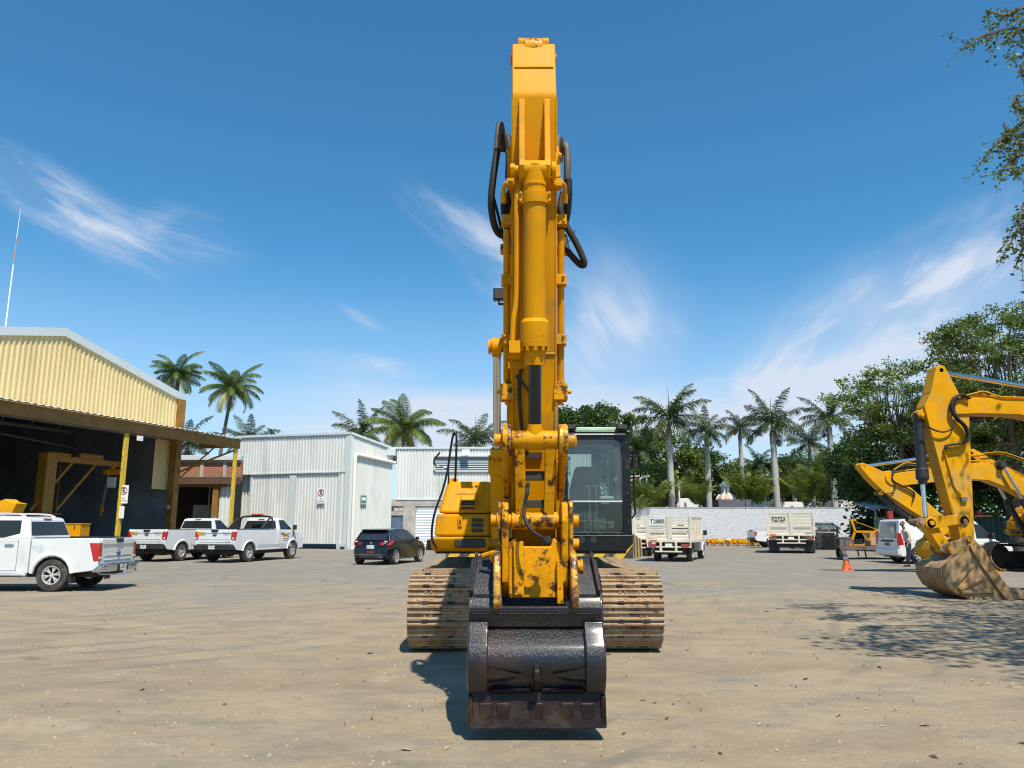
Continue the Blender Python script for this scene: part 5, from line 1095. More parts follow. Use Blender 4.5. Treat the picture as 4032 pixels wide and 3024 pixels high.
def house(root, MY, full=True):
    """upper structure: local x lateral, -y forward"""
    b = MB(); b.box(-1.40, 1.34, -1.30, 3.3, 1.20, 1.27); b.box(-.56, .42, -1.5, 0, 1.0, 1.6); b.build('deck_frame', M_under, root, bevel=.02)
    b = MB()
    for s in (-.42, .36): sideprism(b, [(1.0, 1.2), (.55, 2.05), (.15, 2.28), (-.3, 2.1), (-1.0, 1.2)], s-.04, s+.04)
    b.cyl((-.5, -.1, 1.95), (.44, -.1, 1.95), .12, n=16); b.build('boom_foot_bracket', MY, root, bevel=.01)
    # front-left (from the front: left) tool housing
    def trap(mb, l0b, l0t, l1, z0, z1, f0b, f0t, fb):
        mb.add([V3(l0b, f0b, z0), V3(l1, f0b, z0), V3(l1, fb, z0), V3(l0b, fb, z0), V3(l0t, f0t, z1), V3(l1, f0t, z1), V3(l1, fb, z1), V3(l0t, fb, z1)], [(0, 1, 5, 4), (1, 2, 6, 5), (2, 3, 7, 6), (3, 0, 4, 7), (4, 5, 6, 7), (0, 3, 2, 1)])
    b = MB(); trap(b, -1.36, -1.25, -.60, 1.765, 2.235, 1.42, 1.15, -2.9); b.build('upper_housing', MY, root, bevel=.06, seg=3)
    b = MB(); trap(b, -1.40, -1.37, -.60, 1.45, 1.755, 1.50, 1.47, -2.9); b.build('lower_housing', MY, root, bevel=.035, seg=3)
    b = MB(); trap(b, -1.44, -1.46, -.58, 1.235, 1.44, 1.46, 1.55, .2); b.build('front_fender', MY, root, bevel=.05, seg=3)
    b = MB(); b.box(-1.10, -.68, -1.585, -1.50, 1.29, 1.415); b.build('step_insert', M_plast, root, bevel=.02)
    b = MB(); b.cyl((-1.47, -1.3, 1.25), (-1.47, -1.3, 1.4), .07, .05, 10); b.build('corner_rubber', M_plast, root, bevel=.01)
    b = MB() # raised hatch, handles, steps, vent slots
    n0 = Vector((0, -.49, .86)).normalized()
    def face(z): return 1.42-(z-1.765)*(.27/.47)
    b.add([V3(-1.10, face(2.06)+.02, 2.05), V3(-.72, face(2.06)+.02, 2.05), V3(-.72, face(2.22)+.02, 2.215), V3(-1.10, face(2.22)+.02, 2.215), V3(-1.10, face(2.06), 2.05), V3(-.72, face(2.06), 2.05), V3(-.72, face(2.22), 2.215), V3(-1.10, face(2.22), 2.215)], [(0, 1, 2, 3), (0, 4, 5, 1), (1, 5, 6, 2), (2, 6, 7, 3), (3, 7, 4, 0)])
    for x in (-1.0, -.82): b.cyl(V3(x, face(2.17)+.01, 2.17), V3(x, face(2.17)+.045, 2.185), .022, n=10)
    for z, w in ((1.95, .22), (1.865, .23)): b.box(-.93-w/2-.0, -.93+w/2+.0, -face(z)-.09, -face(z)+.02, z-.008, z+.012); b.box(-.93-w/2, -.93-w/2+.01, -face(z)-.09, -face(z)+.1, z-.05, z+.06); b.box(-.93+w/2-.01, -.93+w/2, -face(z)-.09, -face(z)+.1, z-.05, z+.06)
    b.build('step_hatch', MY, root, bevel=.004)
    b = MB()
    for z in (1.925, 1.89, 1.845): b.box(-1.02, -.84, -face(z)-.02, -face(z)+.01, z-.014, z+.010)
    for z in (1.67, 1.60, 1.53): b.prism([(-.86, z-.025), (-.72, z-.025), (-.70, z-.0), (-.72, z+.025), (-.86, z+.025), (-.88, z)], -1.512, -1.48, 'y')
    b.build('vent_slot', M_plast, root)
    b = MB(); b.box(-1.065, -1.005, -1.515, -1.48, 1.58, 1.72); b.build('latch_plate', MY, root, bevel=.006); b = MB(); b.box(-1.045, -1.025, -1.522, -1.51, 1.61, 1.67); b.build('latch', M_plast, root)
    b = MB(); b.box(-.62, .42, -.6, 2.9, 1.3, 2.12); b.box(.30, .42, -.9, -.5, 1.3, 2.3); b.build('engine_hood', MY, root, bevel=.05)
    b = MB(); b.prism([(-1.25, 2.2), (-1.22, 2.3), (-1.08, 2.37), (-.5, 2.37), (.5, 2.37), (.9, 2.2)], 1.6, 3.1, 'y'); b.build('muffler_cover', M_hood, root, bevel=.05, seg=3)
    b = MB(); b.tube([(-.62, 2.1, 2.3), (-.62, 2.1, 2.68), (-.62, 2.14, 2.78), (-.62, 2.22, 2.84)], .068, 14); b.build('exhaust_pipe', M_exh, root, smooth=True)
    b = MB(); b.prism([(-1.4, 3.2)]+[(-1.4+.02*i*0+x_, 3.2+math.sqrt(max(0, 1-((x_-1.4)/1.4)**2))*.75) for i, x_ in enumerate([.0, .1, .4, .9, 1.4, 1.9, 2.4, 2.7])]+[(1.36, 3.2)], 1.15, 2.2, 'z'); b.build('counterweight', MY, root, bevel=.06, seg=3)
    b = MB(); tp = [V3(-1.14, 1.1, 2.2), V3(-1.13, 1.1, 2.75), V3(-1.135, 1.1, 2.93), V3(-1.165, 1.1, 2.96), V3(-1.19, 1.12, 2.87), V3(-1.22, 1.14, 2.66), V3(-1.25, 1.2, 2.38), V3(-1.31, 1.32, 2.08), V3(-1.36, 1.45, 1.90), V3(-1.40, 1.55, 1.73), V3(-1.42, 1.60, 1.54), V3(-1.41, 1.62, 1.40), V3(-1.35, 1.58, 1.285)]
    b.tube(spline(tp, 6), .0165, 8); b.build('handrail', M_cabk, root, smooth=True)
    b = MB(); b.box(-1.26, -1.12, -1.02, -.88, 2.2, 2.29); b.build('rail_base', MY, root, bevel=.01)
    b = MB(); b.tube(spline([V3(-1.24, 1.15, 2.2), V3(-1.235, 1.15, 2.36), V3(-1.27, 1.15, 2.43), V3(-1.42, 1.15, 2.46), V3(-1.45, 1.15, 2.55), V3(-1.37, 1.15, 2.66)], 5), .014, 6); b.build('mirror_bracket', M_cabk, root, smooth=True)
def cab(root):
    # frame is built of posts and rails so that the glass is a real opening
    l0, l1, z0, z1, f0, f1 = .43, 1.40, 1.24, 2.93, 1.47, -.45
    b = MB()
    b.prism([(l0, z0+.1), (l0+.1, z0), (l1-.1, z0), (l1, z0+.1), (l1+.005, 1.46), (l0-.005, 1.46)], -f0-.035, -f1, 'y')   # nose panel and floor body
    b.box(l0, l0+.07, -f0, -f0+.10, 1.46, 2.90); b.box(l1-.12, l1, -f0, -f0+.12, 1.46, 2.90)
    b.box(l0+.07, l1-.12, -f0, -f0+.08, 2.82, 2.90); b.box(l0+.07, l1-.12, -f0+.0, -f0+.05, 1.46, 1.50)
    for (cx, cz, sx, sz) in ((l0+.07, 2.82, 1, -1), (l1-.12, 2.82, -1, -1), (l0+.07, 1.50, 1, 1), (l1-.12, 1.50, -1, 1)):   # rounded inner corners
        rr = .10; pl = [(cx, cz)]+[(cx+sx*rr-sx*rr*math.cos(R(t)), cz+sz*rr-sz*rr*math.sin(R(t))) for t in (0, 22, 45, 67, 90)]; b.prism(pl, -f0+.002, -f0+.06, 'y')
    b.box(l0, l0+.07, -f1-.08, -f1, 1.46, 2.9); b.box(l1-.08, l1, -f1-.08, -f1, 1.46, 2.9); b.box(l0+.07, l1-.08, -f1-.06, -f1, 1.46, 1.95); b.box(l0+.07, l1-.08, -f1-.06, -f1, 2.78, 2.9)
    for x in ((l0, l0+.05), (l1-.05, l1)): b.box(x[0], x[1], -f0+.12, -f1-.08, 2.8, 2.9); b.box(x[0], x[1], -f0+.12, -f1-.08, 1.46, 1.9 if x[0] == l0 else 2.0); b.box(x[0], x[1], -.62, -.54, 1.9, 2.8)
    c = b.build('cab', M_cabk, root, bevel=.016, seg=2)
    b = MB(); b.box(l0-.01, l1+.01, -f0-.02, -f1+.02, 2.905, 2.945); b.build('roof_plate', M_cabk, c, bevel=.015)
    b = MB(); b.prism([(l0+.09, 2.945), (l0+.12, 3.005), (l1-.12, 3.005), (l1-.09, 2.945)], -f0+.04, -f1, 'y'); b.build('roof_hatch', M_greenroof, c, bevel=.01)
    b = MB(); b.box(l0+.02, l1-.06, -f0-.022, -f0+.0, 2.885, 2.903); b.build('rain_strip', M_trimw, c)
    b = MB(); b.add([(l0+.06, -f0+.03, 1.945), (l1-.11, -f0+.03, 1.945), (l1-.11, -f0+.04, 2.86), (l0+.06, -f0+.04, 2.86)], [(0, 1, 2, 3)]); b.build('windscreen', M_cglass, c)
    b = MB(); b.add([(l0+.06, -f0+.028, 1.47), (l1-.11, -f0+.028, 1.47), (l1-.11, -f0+.03, 1.925), (l0+.06, -f0+.03, 1.925)], [(0, 1, 2, 3)]); b.build('lower_window', M_cglass2, c)
    b = MB(); b.box(l0+.07, l1-.12, -f0+.02, -f0+.05, 1.925, 1.945); b.build('window_divider', M_trimw, c)
    b = MB(); b.add([(l1-.02, -f0+.12, 2.0), (l1-.02, -f1-.08, 2.0), (l1-.02, -f1-.08, 2.8), (l1-.02, -f0+.12, 2.8)], [(0, 1, 2, 3)]); b.add([(l0+.02, -f0+.12, 1.9), (l0+.02, -f1-.08, 1.9), (l0+.02, -f1-.08, 2.8), (l0+.02, -f0+.12, 2.8)], [(0, 1, 2, 3)]); b.add([(l0+.07, -f1-.03, 1.95), (l1-.08, -f1-.03, 1.95), (l1-.08, -f1-.03, 2.78), (l0+.07, -f1-.03, 2.78)], [(0, 1, 2, 3)]); b.build('side_glass', M_cglass2, c)
    b = MB(); cx = (l0+l1)/2-.08
    b.prism([(cx-.24, 1.75), (cx+.24, 1.75), (cx+.25, 2.1), (cx+.17, 2.42), (cx+.13, 2.50), (cx-.13, 2.50), (cx-.17, 2.42), (cx-.25, 2.1)], -.55, -.40, 'y'); b.box(cx-.26, cx+.26, -1.0, -.42, 1.62, 1.78); b.box(cx-.34, cx-.26, -.95, -.5, 1.8, 1.9); b.box(cx+.26, cx+.34, -.95, -.5, 1.8, 1.9)
    b.build('seat', M_seat, c, bevel=.04, seg=3)
    b = MB()
    for x in (cx+.0, cx+.10): b.cyl((x, -1.22, 1.5), (x, -1.14, 2.16), .012, n=8); b.bar((x-.05, -1.14, 2.16), (x+.03, -1.14, 2.17), .03, .02)
    b.build('control_lever', M_steel, c)
    b = MB(); b.box(cx-.12, cx-.05, -1.3, -1.1, 1.5, 1.52); b.box(cx-.36, cx+.3, -1.2, -.9, 1.42, 1.50); b.box(cx-.08, cx+.25, -1.05, -.99, 1.55, 1.80); b.cyl((cx-.03, -1.35, 1.70), (cx-.03, -1.30, 1.70), .025, n=10)
    b.tube([(cx-.3, -1.3, 1.63), (cx-.1, -1.33, 1.66), (cx+.1, -1.33, 1.65), (cx+.3, -1.3, 1.62)], .012, 6); b.box(cx+.25, cx+.33, -1.3, -1.2, 1.56, 1.68); b.build('pedal_set', mat('pedal_dusty', (.10, .12, .09), .6, var=.4, vs=20), c)
    b = MB(); b.box(l0+.02, l0+.12, -1.1, -.9, 1.9, 2.25); b.box(l1-.42, l1-.16, -1.2, -1.05, 1.95, 2.02); b.build('console', mat('pale_grey_console', (.4, .4, .37), .6), c, bevel=.03)
    for x in (l0+.03, l1-.20):
        b = MB(); b.box(x, x+.17, -f0-.10, -f0+.02, 2.955, 3.03); o = b.build('work_lamp', M_cabk, c, bevel=.02); b = MB(); b.box(x+.02, x+.15, -f0-.104, -f0-.10, 2.965, 3.02); b.build('lens', M_lamp, o)
    b = MB(); b.tube([(l1+.01, -f0+.06, 2.72), (l1+.05, -f0+.04, 2.68), (l1+.055, -f0+.04, 1.75), (l1+.01, -f0+.06, 1.7)], .014, 6); b.tube([(l1, -f0+.3, 2.62), (l1+.16, -f0+.3, 2.6), (l1+.19, -f0+.3, 2.5), (l1+.19, -f0+.3, 2.3), (l1+.14, -f0+.3, 2.26), (l1, -f0+.3, 2.26)], .012, 6); b.build('grab_rail', M_cabk, c, smooth=True)
    b = MB()
    for x, z in ((l1-.05, 2.78), (l1-.05, 2.42), (l1-.05, 2.05), (l1-.05, 1.65), (l0+.035, 2.5), (l0+.035, 2.0), (l1-.2, 1.478), (l1-.45, 1.478), (l0+.35, 1.478)): b.cyl((x, -f0-.012, z), (x, -f0, z), .02, n=10)
    b.build('bolt_cap', M_plast, c)
    b = MB(); b.box(l0, l1-.02, -f0-.045, -f0-.03, 1.452, 1.462); b.build('nose_seam', M_steel, c)
    b = MB(); b.cyl((l0+.25, -f0-.04, 1.40), (l0+.25, -f0-.03, 1.40), .05, n=14); b.cyl((l0+.42, -f0-.04, 1.40), (l0+.42, -f0-.03, 1.40), .05, n=14); b.build('nose_lamp', M_glass, c)
    b = MB(); b.tube([(l0+.45, .1, 2.98), (l0+.44, .12, 3.5)], .004, 4); b.build('aerial', M_plast, c)
# ---- main machine
Xc, Yc_ = .187, 12.45
def fz(py, D): # photo row and axis depth -> (f,z)
    t = (1512.-py)/FPX; return (Yc_-D*(CP-t*SP), CAMH+D*(SP+t*CP))
def onv(uu0, vv, py, sp_):  # find u on the line v=vv whose projection falls on photo row py
    lo_, hi_ = -1.5, 4.5
    for _ in range(50):
        m_ = (lo_+hi_)/2; f, z = sp_(m_, vv); d = Yc_-f; e = math.atan2(z-CAMH, d)-PITCH; y = 1512-FPX*math.tan(e)
        if y < py: lo_ = m_
        else: hi_ = m_
    return m_
tail, nose = fz(236, 6.7), fz(2143, 6.7)
def frame(tail, nose, kt, kv):
    dx, dz = nose[0]-tail[0], nose[1]-tail[1]; lu = math.sqrt(dx*dx+dz*dz-kv*kv); den = lu*lu+kv*kv; a = (dx*lu-kv*dz)/den; b_ = -(dz*lu+kv*dx)/den
    u = Vector((a, -b_)); v = Vector((b_, a)); piv = Vector(tail)+u*kt-v*kv
    return (lambda uu, vv: tuple(piv+u*uu+v*vv)), lu-kt
sp0, L0 = frame(tail, nose, .83, .33)
ucm = onv(0, .62, 372, sp0); umid = onv(0, .53, 266, sp0); ucb = onv(0, .70, 672, sp0)
rodpin = fz(1733, 6.22); linkpin = fz(2050, 6.28)
q = dict(main=True, paint=M_yel, cylm=M_yel, rodm=M_rodd, tail=tail, nose=nose, uc=ucm, vc=.62, mid=(umid, .53), sw=.372, bw=.56, bw2=.40, foot=(.1, 1.95), cb=(ucb, .70), bfr=.70, brad=.092,
         rodpin=rodpin, linkpin=linkpin, lw=.19, linkm=M_worn, bcyl=(1.45, 1.25), pin=None)
exc = excavator('crawler_excavator', 'big yellow crawler excavator facing the camera with raised stick and glossy black bucket', (Xc, Yc_, 0), 0, q)
root = exc['root']; sp_, bp_ = exc['sp'], exc['bp']; stick, boom = exc['stick'], exc['boom']
keep = set(root.children)
undercarriage(root, .775, 2.48); house(root, M_yel); cab(root)
for o in root.children:
    if o not in keep: o.location.x += .113
vf = exc['vfront']
def st(l, py, off): # point on the stick front at photo row py, off metres out of the face
    uu = onv(0, .4, py, sp_)
    for _ in range(3): vv = vf(uu)+off; uu = onv(0, vv, py, sp_)
    f, z = sp_(uu, vf(uu)+off); return V3(l, f, z)
def lat(px, D): return (px-2099.)/FPX*D
# bucket ram dressings
b = MB(); A = V3(0, *exc['Bp']); gd = exc['gd']
def onc(py, l=0, off=0): # point on ram axis at photo row
    lo_, hi_ = 0., 4.
    for _ in range(40):
        m_ = (lo_+hi_)/2; p_ = A+gd*m_; y = 1512-FPX*math.tan(math.atan2(p_.z-CAMH, Yc_+p_.y)-PITCH)
        if y < py: lo_ = m_
        else: hi_ = m_
    return A+gd*m_+Vector((l, -off, 0))
b.cyl(onc(760), onc(805), .106, n=22); b.box(-.128, -.098, -.03, .03, -.05, .05, Matrix.Translation(onc(783))); b.box(.098, .128, -.03, .03, -.05, .05, Matrix.Translation(onc(783)))
for l in (-.118, .118):
    for py in (768, 797): b.cyl(onc(py, l, .03), onc(py, l, .05), .014, n=6)
b.cyl(onc(722), onc(735), .098, n=22); b.cyl(onc(1265), onc(1268), .0935, n=22); b.cyl(onc(1345), onc(1349), .119, n=22); b.build('clamp_band', M_yel, exc['cyl'], bevel=.004)
b = MB(); b.tube(spline([onc(700, -.10, -.06), onc(745, -.135, -.02), onc(800, -.150, 0), onc(1000, -.150, 0), onc(1180, -.155, 0), onc(1260, -.175, .01), onc(1355, -.185, .02)], 5), .021, 8); b.box(-.045, .045, -.04, .04, -.05, .05, Matrix.Translation(onc(1372, -.165, .03))); b.box(-.1, .0, -.03, .03, -.02, .02, Matrix.Translation(onc(1400, -.12, -.02))); b.build('feed_pipe', M_yel, exc['cyl'], smooth=True)
# side pipes, clamps and valve blocks on the stick
def sidepipe(s, ytop, ybot, l, nm='side_pipe'):
    b = MB(); pts = [st(s*l, y, -.10) for y in (ytop, (ytop+ybot)/2, ybot)]; b.tube(pts, .031, 10); b.build(nm, M_yel, stick, smooth=True)
sidepipe(-1, 905, 1520, .232); sidepipe(1, 905, 1515, .232)
b = MB(); b.tube([st(-.14, 740, .02), st(-.15, 1100, .02), st(-.15, 1330, .0)], .02, 8); b.build('front_pipe', M_yel, stick, smooth=True)
b = MB()
for s in (-1, 1):
    for y in (1105, 1340, 870): c_ = st(s*.222, y, -.08); b.box(-.055, .055, -.04, .05, -.045, .045, Matrix.Translation(c_)); 
    for y in (1090, 1120, 1325, 1352, 872): c_ = st(s*.25, y, -.05); b.cyl(c_, c_+Vector((0, -.03, 0)), .013, n=6)
for s in (-1, 1): c_ = st(s*.155, 726, .03); b.box(-.075, .075, -.05, .05, -.035, .035, Matrix.Translation(c_)); c_ = st(s*.20, 716, .03); b.box(-.03, .03, -.03, .03, -.012, .012, Matrix.Translation(c_))
c_ = st(-.13, 1440, .0); b.box(-.09, .09, -.03, .03, -.03, .03, Matrix.Translation(c_)); b.build('pipe_clamp', M_yel, stick, bevel=.005)
for s in (-1, 1):
    b = MB(); c_ = st(s*.225, 1545, -.06); b.box(-.06, .06, -.07, .07, -.075, .065, Matrix.Translation(c_)); b.box(-.04, .045, -.05, .05, .065, .085, Matrix.Translation(c_)); b.cyl(c_+Vector((0, 0, -.075)), c_+Vector((0, 0, -.11)), .03, .02, 10); b.cyl(c_+Vector((s*.06, -.02, 0)), c_+Vector((s*.095, -.02, 0)), .018, n=8); b.build('valve_block', M_worn, stick, bevel=.006)
    b = MB()
    for y in (1290, ): pass
    # elbow pipes from the cylinder blocks
    e = [st(s*.19, 722, .06), st(s*.235, 722, .05), st(s*.255, 740, .03), st(s*.258, 775, .0)]; b.tube(spline(e, 4), .018, 8); b.cyl(st(s*.258, 765, 0), st(s*.258, 800, -.02), .026, n=10); b.build('elbow_pipe', M_yel, stick, smooth=True)
def hose(pts, r, m=M_rub, rib=0., nm='hose', par=None):
    b = MB(); s_ = spline([Vector(p) for p in pts], 10)
    if rib:
        out = []; rs = []
        tot = 0
        for i in range(len(s_)-1):
            for k in range(3): out.append(s_[i].lerp(s_[i+1], k/3)); rs.append(r*(1+rib*((len(out)) % 2)))
        b.tube(out, rs, 10)
    else: b.tube(s_, r, 10)
    return b.build(nm, m, par or stick, smooth='x' if rib else True)
def hp(px, py, D): # hose point at photo pixel and axis depth, in machine space
    t = (1512.-py)/FPX; X = (px-2016.)/FPX*D; Y = D*(CP-t*SP); Z = CAMH+D*(SP+t*CP); return root_inv @ Vector((X, Y, Z))
root_inv = WORLDM(root).inverted()
M_rubg = mat('grey_worn_hose', (.10, .085, .075), .6, var=.3)
hose([hp(1990, 930, 6.9), hp(1965, 920, 6.9), hp(1945, 880, 6.85), hp(1934, 800, 6.8), hp(1942, 700, 6.8), hp(1958, 590, 6.85), hp(1966, 500, 6.95), hp(1972, 500, 7.15), hp(1975, 580, 7.3)], .030, rib=.12, nm='left_hose_ribbed'.replace('left_', ''))
hose([hp(1958, 590, 6.84), hp(1963, 530, 6.88), hp(1969, 492, 6.95), hp(1976, 520, 7.1)], .033, M_rubg)
hose([hp(1990, 930, 7.0), hp(1975, 900, 6.95), hp(1962, 850, 6.9), hp(1944, 780, 6.9)], .014)
hose([hp(1983, 760, 7.0), hp(1984, 840, 7.0), hp(1996, 900, 7.0), hp(2000, 960, 7.0)], .030)
hose([hp(2004, 700, 7.1), hp(2006, 600, 7.15), hp(2000, 550, 7.2), hp(1990, 545, 7.25), hp(1982, 600, 7.3)], .036, rib=.08)
hose([hp(1996, 850, 7.0), hp(2010, 700, 7.1), hp(2004, 560, 7.2)], .026)
hose([hp(2217, 760, 6.85), hp(2206, 820, 6.8), hp(2225, 880, 6.8), hp(2270, 960, 6.8), hp(2300, 1030, 6.8), hp(2290, 1045, 6.82), hp(2262, 1020, 6.85), hp(2232, 980, 6.9), hp(2222, 930, 6.95)], .029)
hose([hp(2206, 900, 6.95), hp(2232, 850, 6.9), hp(2236, 760, 6.85), hp(2234, 690, 6.85), hp(2234, 610, 6.9), hp(2226, 572, 6.95), hp(2218, 600, 7.1)], .031, M_rubg, nm='hose')
hose([hp(2214, 905, 6.93), hp(2230, 850, 6.88), hp(2238, 770, 6.83), hp(2236, 705, 6.83)], .034, rib=.12, nm='hose')
hose([hp(2190, 700, 7.1), hp(2192, 600, 7.15), hp(2198, 545, 7.2), hp(2208, 560, 7.25), hp(2206, 640, 7.3)], .030, M_rubg)
hose([hp(2188, 820, 7.0), hp(2196, 880, 6.98), hp(2208, 915, 6.95)], .024)
hose([hp(2208, 905, 6.93), hp(2222, 955, 6.9), hp(2250, 940, 6.9), hp(2264, 905, 6.9)], .004, nm='wire')
for s, (px, py) in ((-1, (1984, 930)), (1, (2208, 935))):
    b = MB(); b.cyl(hp(px+6, py-12, 6.95), hp(px+8, py+18, 6.95), .036, n=10); b.cyl(hp(px+8, py+18, 6.95), hp(px+10, py+40, 6.95), .026, n=10); b.box(-.055, .055, -.04, .04, -.04, .04, Matrix.Translation(hp(px+10, py+52, 6.98))); b.build('hose_coupling', M_yel if s > 0 else M_worn, stick, bevel=.004)
hose([st(-.09, 1430, .0), st(-.125, 1500, .02), st(-.12, 1600, .02), st(-.10, 1700, .03)], .016)
hose([st(-.15, 1480, .01), st(-.06, 1530, .04), st(-.03, 1560, .03)], .012)
b = MB(); b.box(-.02, .02, -.012, .012, -.13, .09, Matrix.Translation(st(.185, 640, .20))); b.cyl(st(.19, 612, .22), st(.215, 612, .22), .02, n=8); b.build('grease_bracket', M_yel, stick, bevel=.004)
b = MB() # rod eye of the stick ram peeking over the stick tail, and its two ears
for s in (-1, 1): sideprism(b, hull2(sp_(-.80, .33), sp_(-.945, .38), .09, .052), s*.105-.028, s*.105+.028)
b.build('tail_ear', M_yel, stick, bevel=.004); b = MB(); b.lathe([(.045, -.075), (.10, -.075), (.108, 0), (.10, .075), (.045, .075)], V3(0, *sp_(-.895, .36)), 'x', 20); b.build('tail_rod_eye', M_worn, stick, smooth=True)
# boom lamps
for s in (-1, 1):
    c_ = V3(s*.365, 2.55, 4.66) if s < 0 else V3(.34, 2.55, 4.66); b = MB(); b.box(-.075, .075, -.05, .05, -.08, .08, Matrix.Translation(c_)); b.cyl(c_-Vector((0, 0, .08)), c_-Vector((0, 0, .14)), .012, n=6); b.bar(c_-Vector((0, 0, .13)), Vector((s*.28, c_.y, c_.z-.13)), .03, .03); o = b.build('boom_lamp', M_cabk, boom, bevel=.03, seg=3); b = MB(); b.box(-.058, .058, -.055, -.05, -.062, .062, Matrix.Translation(c_)); b.build('lens', M_lamp, o)
# quick coupler between stick and bucket
cp = thing_part = None
ps = fz(2235, 6.35)
b = MB()
for s in (-1, 1): sideprism(b, [(linkpin[0]+.10, linkpin[1]+.14), (linkpin[0]+.14, linkpin[1]), (linkpin[0]+.08, linkpin[1]-.20), (linkpin[0]+.07, 1.15), (linkpin[0]-.1, 1.02), (nose[0]-.25, 1.18), (nose[0]-.18, nose[1]+.12), (nose[0]+.1, nose[1]+.2), (linkpin[0]-.1, linkpin[1]+.16)], s*.215, s*.27)
cpo = b.build('quick_coupler', M_worn, root, bevel=.012)
b = MB(); f0 = linkpin[0]
b.prism([(-.215, 1.02), (-.215, 1.46), (-.15, 1.50), (-.13, 1.43), (.13, 1.43), (.15, 1.50), (.215, 1.46), (.215, 1.02)], -(f0+.02), -(f0-.10), 'y'); b.build('coupler_body', M_worn, cpo, bevel=.015)
b = MB(); b.bar(V3(-.13, f0+.06, 1.05), V3(-.135, f0+.06, 1.47), .02, .08, (1, 0, 0)); b.bar(V3(.20, f0+.05, .98), V3(.20, f0+.05, 1.32), .05, .05); b.build('coupler_rib', M_worn, cpo, bevel=.006)
b = MB()
for s in (-1, 1):
    b.cyl(V3(s*.2, *linkpin), V3(s*.36, *linkpin), .055, n=14); b.lathe([(.06, s*.27), (.085, s*.29), (.085, s*.31), (.05, s*.32)], V3(0, *linkpin), 'x', 16); b.cyl(V3(s*.2, *nose), V3(s*.40, *nose), .05, n=14)
b.cyl(V3(.25, *ps), V3(.40, *ps), .062, n=16); b.cyl(V3(.385, *ps), V3(.40, *ps), .072, n=16); b.cyl(V3(-.34, *ps), V3(-.25, *ps), .062, n=16); b.build('coupler_pin', M_worn, cpo, smooth=True)
b = MB()
for s in (-1, 1): b.lathe([(.02, s*.1898), (.13, s*.19), (.13, s*.235), (.02, s*.236)], V3(0, *rodpin), 'x', 24)
b.lathe([(.02, .236), (.058, .237), (.058, .33), (.02, .332)], V3(0, *rodpin), 'x', 16); b.box(-.012, .04, -.04, .04, -.05, .05, Matrix.Translation(V3(.30, *rodpin)))
b.build('link_boss', M_rustye, root, bevel=.012)
b = MB()
for s in (1,): sideprism(b, hull2((linkpin[0]+.02, linkpin[1]+.07), (linkpin[0]+.0, linkpin[1]-.30), .11, .07), s*.275, s*.31)
for s in (-1,): sideprism(b, hull2((linkpin[0]+.02, linkpin[1]+.10), (linkpin[0]+.0, linkpin[1]-.14), .07, .06), s*.275, s*.30)
b.build('worn_side_plate', M_rustye, cpo, bevel=.012)
hose([hp(2080, 1900, 6.15), hp(2075, 1940, 6.1), hp(2066, 1990, 6.1), hp(2066, 2040, 6.05), hp(2090, 2085, 6.0), hp(2130, 2115, 6.0), hp(2152, 2128, 6.05)], .015, nm='coupler_hose', par=cpo)
b = MB(); b.cyl(hp(2077, 1905, 6.12), hp(2075, 1950, 6.12), .017, n=8); b.cyl(hp(2147, 2118, 6.0), hp(2156, 2136, 6.0), .04, n=10); b.build('hose_fitting', M_rub, cpo, smooth=True)
# bucket
sh_ = [fz(y, D) for y, D in ((2190, 7.25), (2204, 6.44), (2345, 6.06), (2400, 6.0), (2412, 5.985), (2466, 5.98))]
bulge = [fz(y, D) for y, D in ((2474, 6.0), (2505, 5.91), (2545, 5.83), (2585, 5.785), (2625, 5.765), (2665, 5.775), (2710, 5.82), (2722, 5.84), (2800, 5.79), (2868, 5.74))]
shell = sh_+bulge; lip = shell[-1]; top = shell[0]; W2 = 1.035
bk = MB()
INN = 1.
side = [top, sh_[1], sh_[2], sh_[4], sh_[5]]+bulge+[(lip[0]-.10, lip[1]+.02), (lip[0]-.45, lip[1]+.30), (lip[0]-.80, lip[1]+.62), (top[0]-.05, top[1]-.15)]
b = MB(); n = len(shell); inn = []
for i, p in enumerate(shell):
    a_ = shell[max(i-1, 0)]; c_ = shell[min(i+1, n-1)]; dx, dz = c_[0]-a_[0], c_[1]-a_[1]; Ld = math.hypot(dx, dz); inn.append((p[0]+dz/Ld*.035, p[1]-dx/Ld*.035))
lw_ = 0.0
# the skin narrows a little towards the top, like the photographed bucket
def wof(z): return .5175-.012*max(0, min(1, (z-.7)/.6))
def skin_part(prof, la, lb):
    n = len(prof); inn = []
    for i, p in enumerate(prof):
        a_ = prof[max(i-1, 0)]; c_ = prof[min(i+1, n-1)]; dx, dz = c_[0]-a_[0], c_[1]-a_[1]; Ld = math.hypot(dx, dz); inn.append((p[0]+dz/Ld*.035, p[1]-dx/Ld*.035))
    vs = []
    for l in (la, lb):
        for p in list(prof)+inn[::-1]: vs.append(V3((math.copysign(wof(p[1]), l) if abs(l) > .4 else l), *p))
    m_ = 2*n; b.add(vs, [(i, (i+1) % m_, m_+(i+1) % m_, m_+i) for i in range(m_)]+[tuple(range(m_)), tuple(range(2*m_-1, m_-1, -1))])
skin_part(shell[:4], -.5175, -.27); skin_part(shell[:4], .27, .5175); skin_part([top, fz(2206, 7.0), fz(2300, 6.85), fz(2375, 6.55), fz(2392, 6.02), shell[4]], -.27, .27); skin_part(shell[3:], -.5175, .5175); bucket_o = b.build('bucket', M_blk, root)
sharpen(bucket_o.data, 30); bucket_o.data.shade_smooth(); sharpen(bucket_o.data, 30)
for s in (-1, 1): b = MB(); sideprism(b, side, s*.505, s*.530); b.build('side_plate', M_blk, bucket_o, bevel=.006)
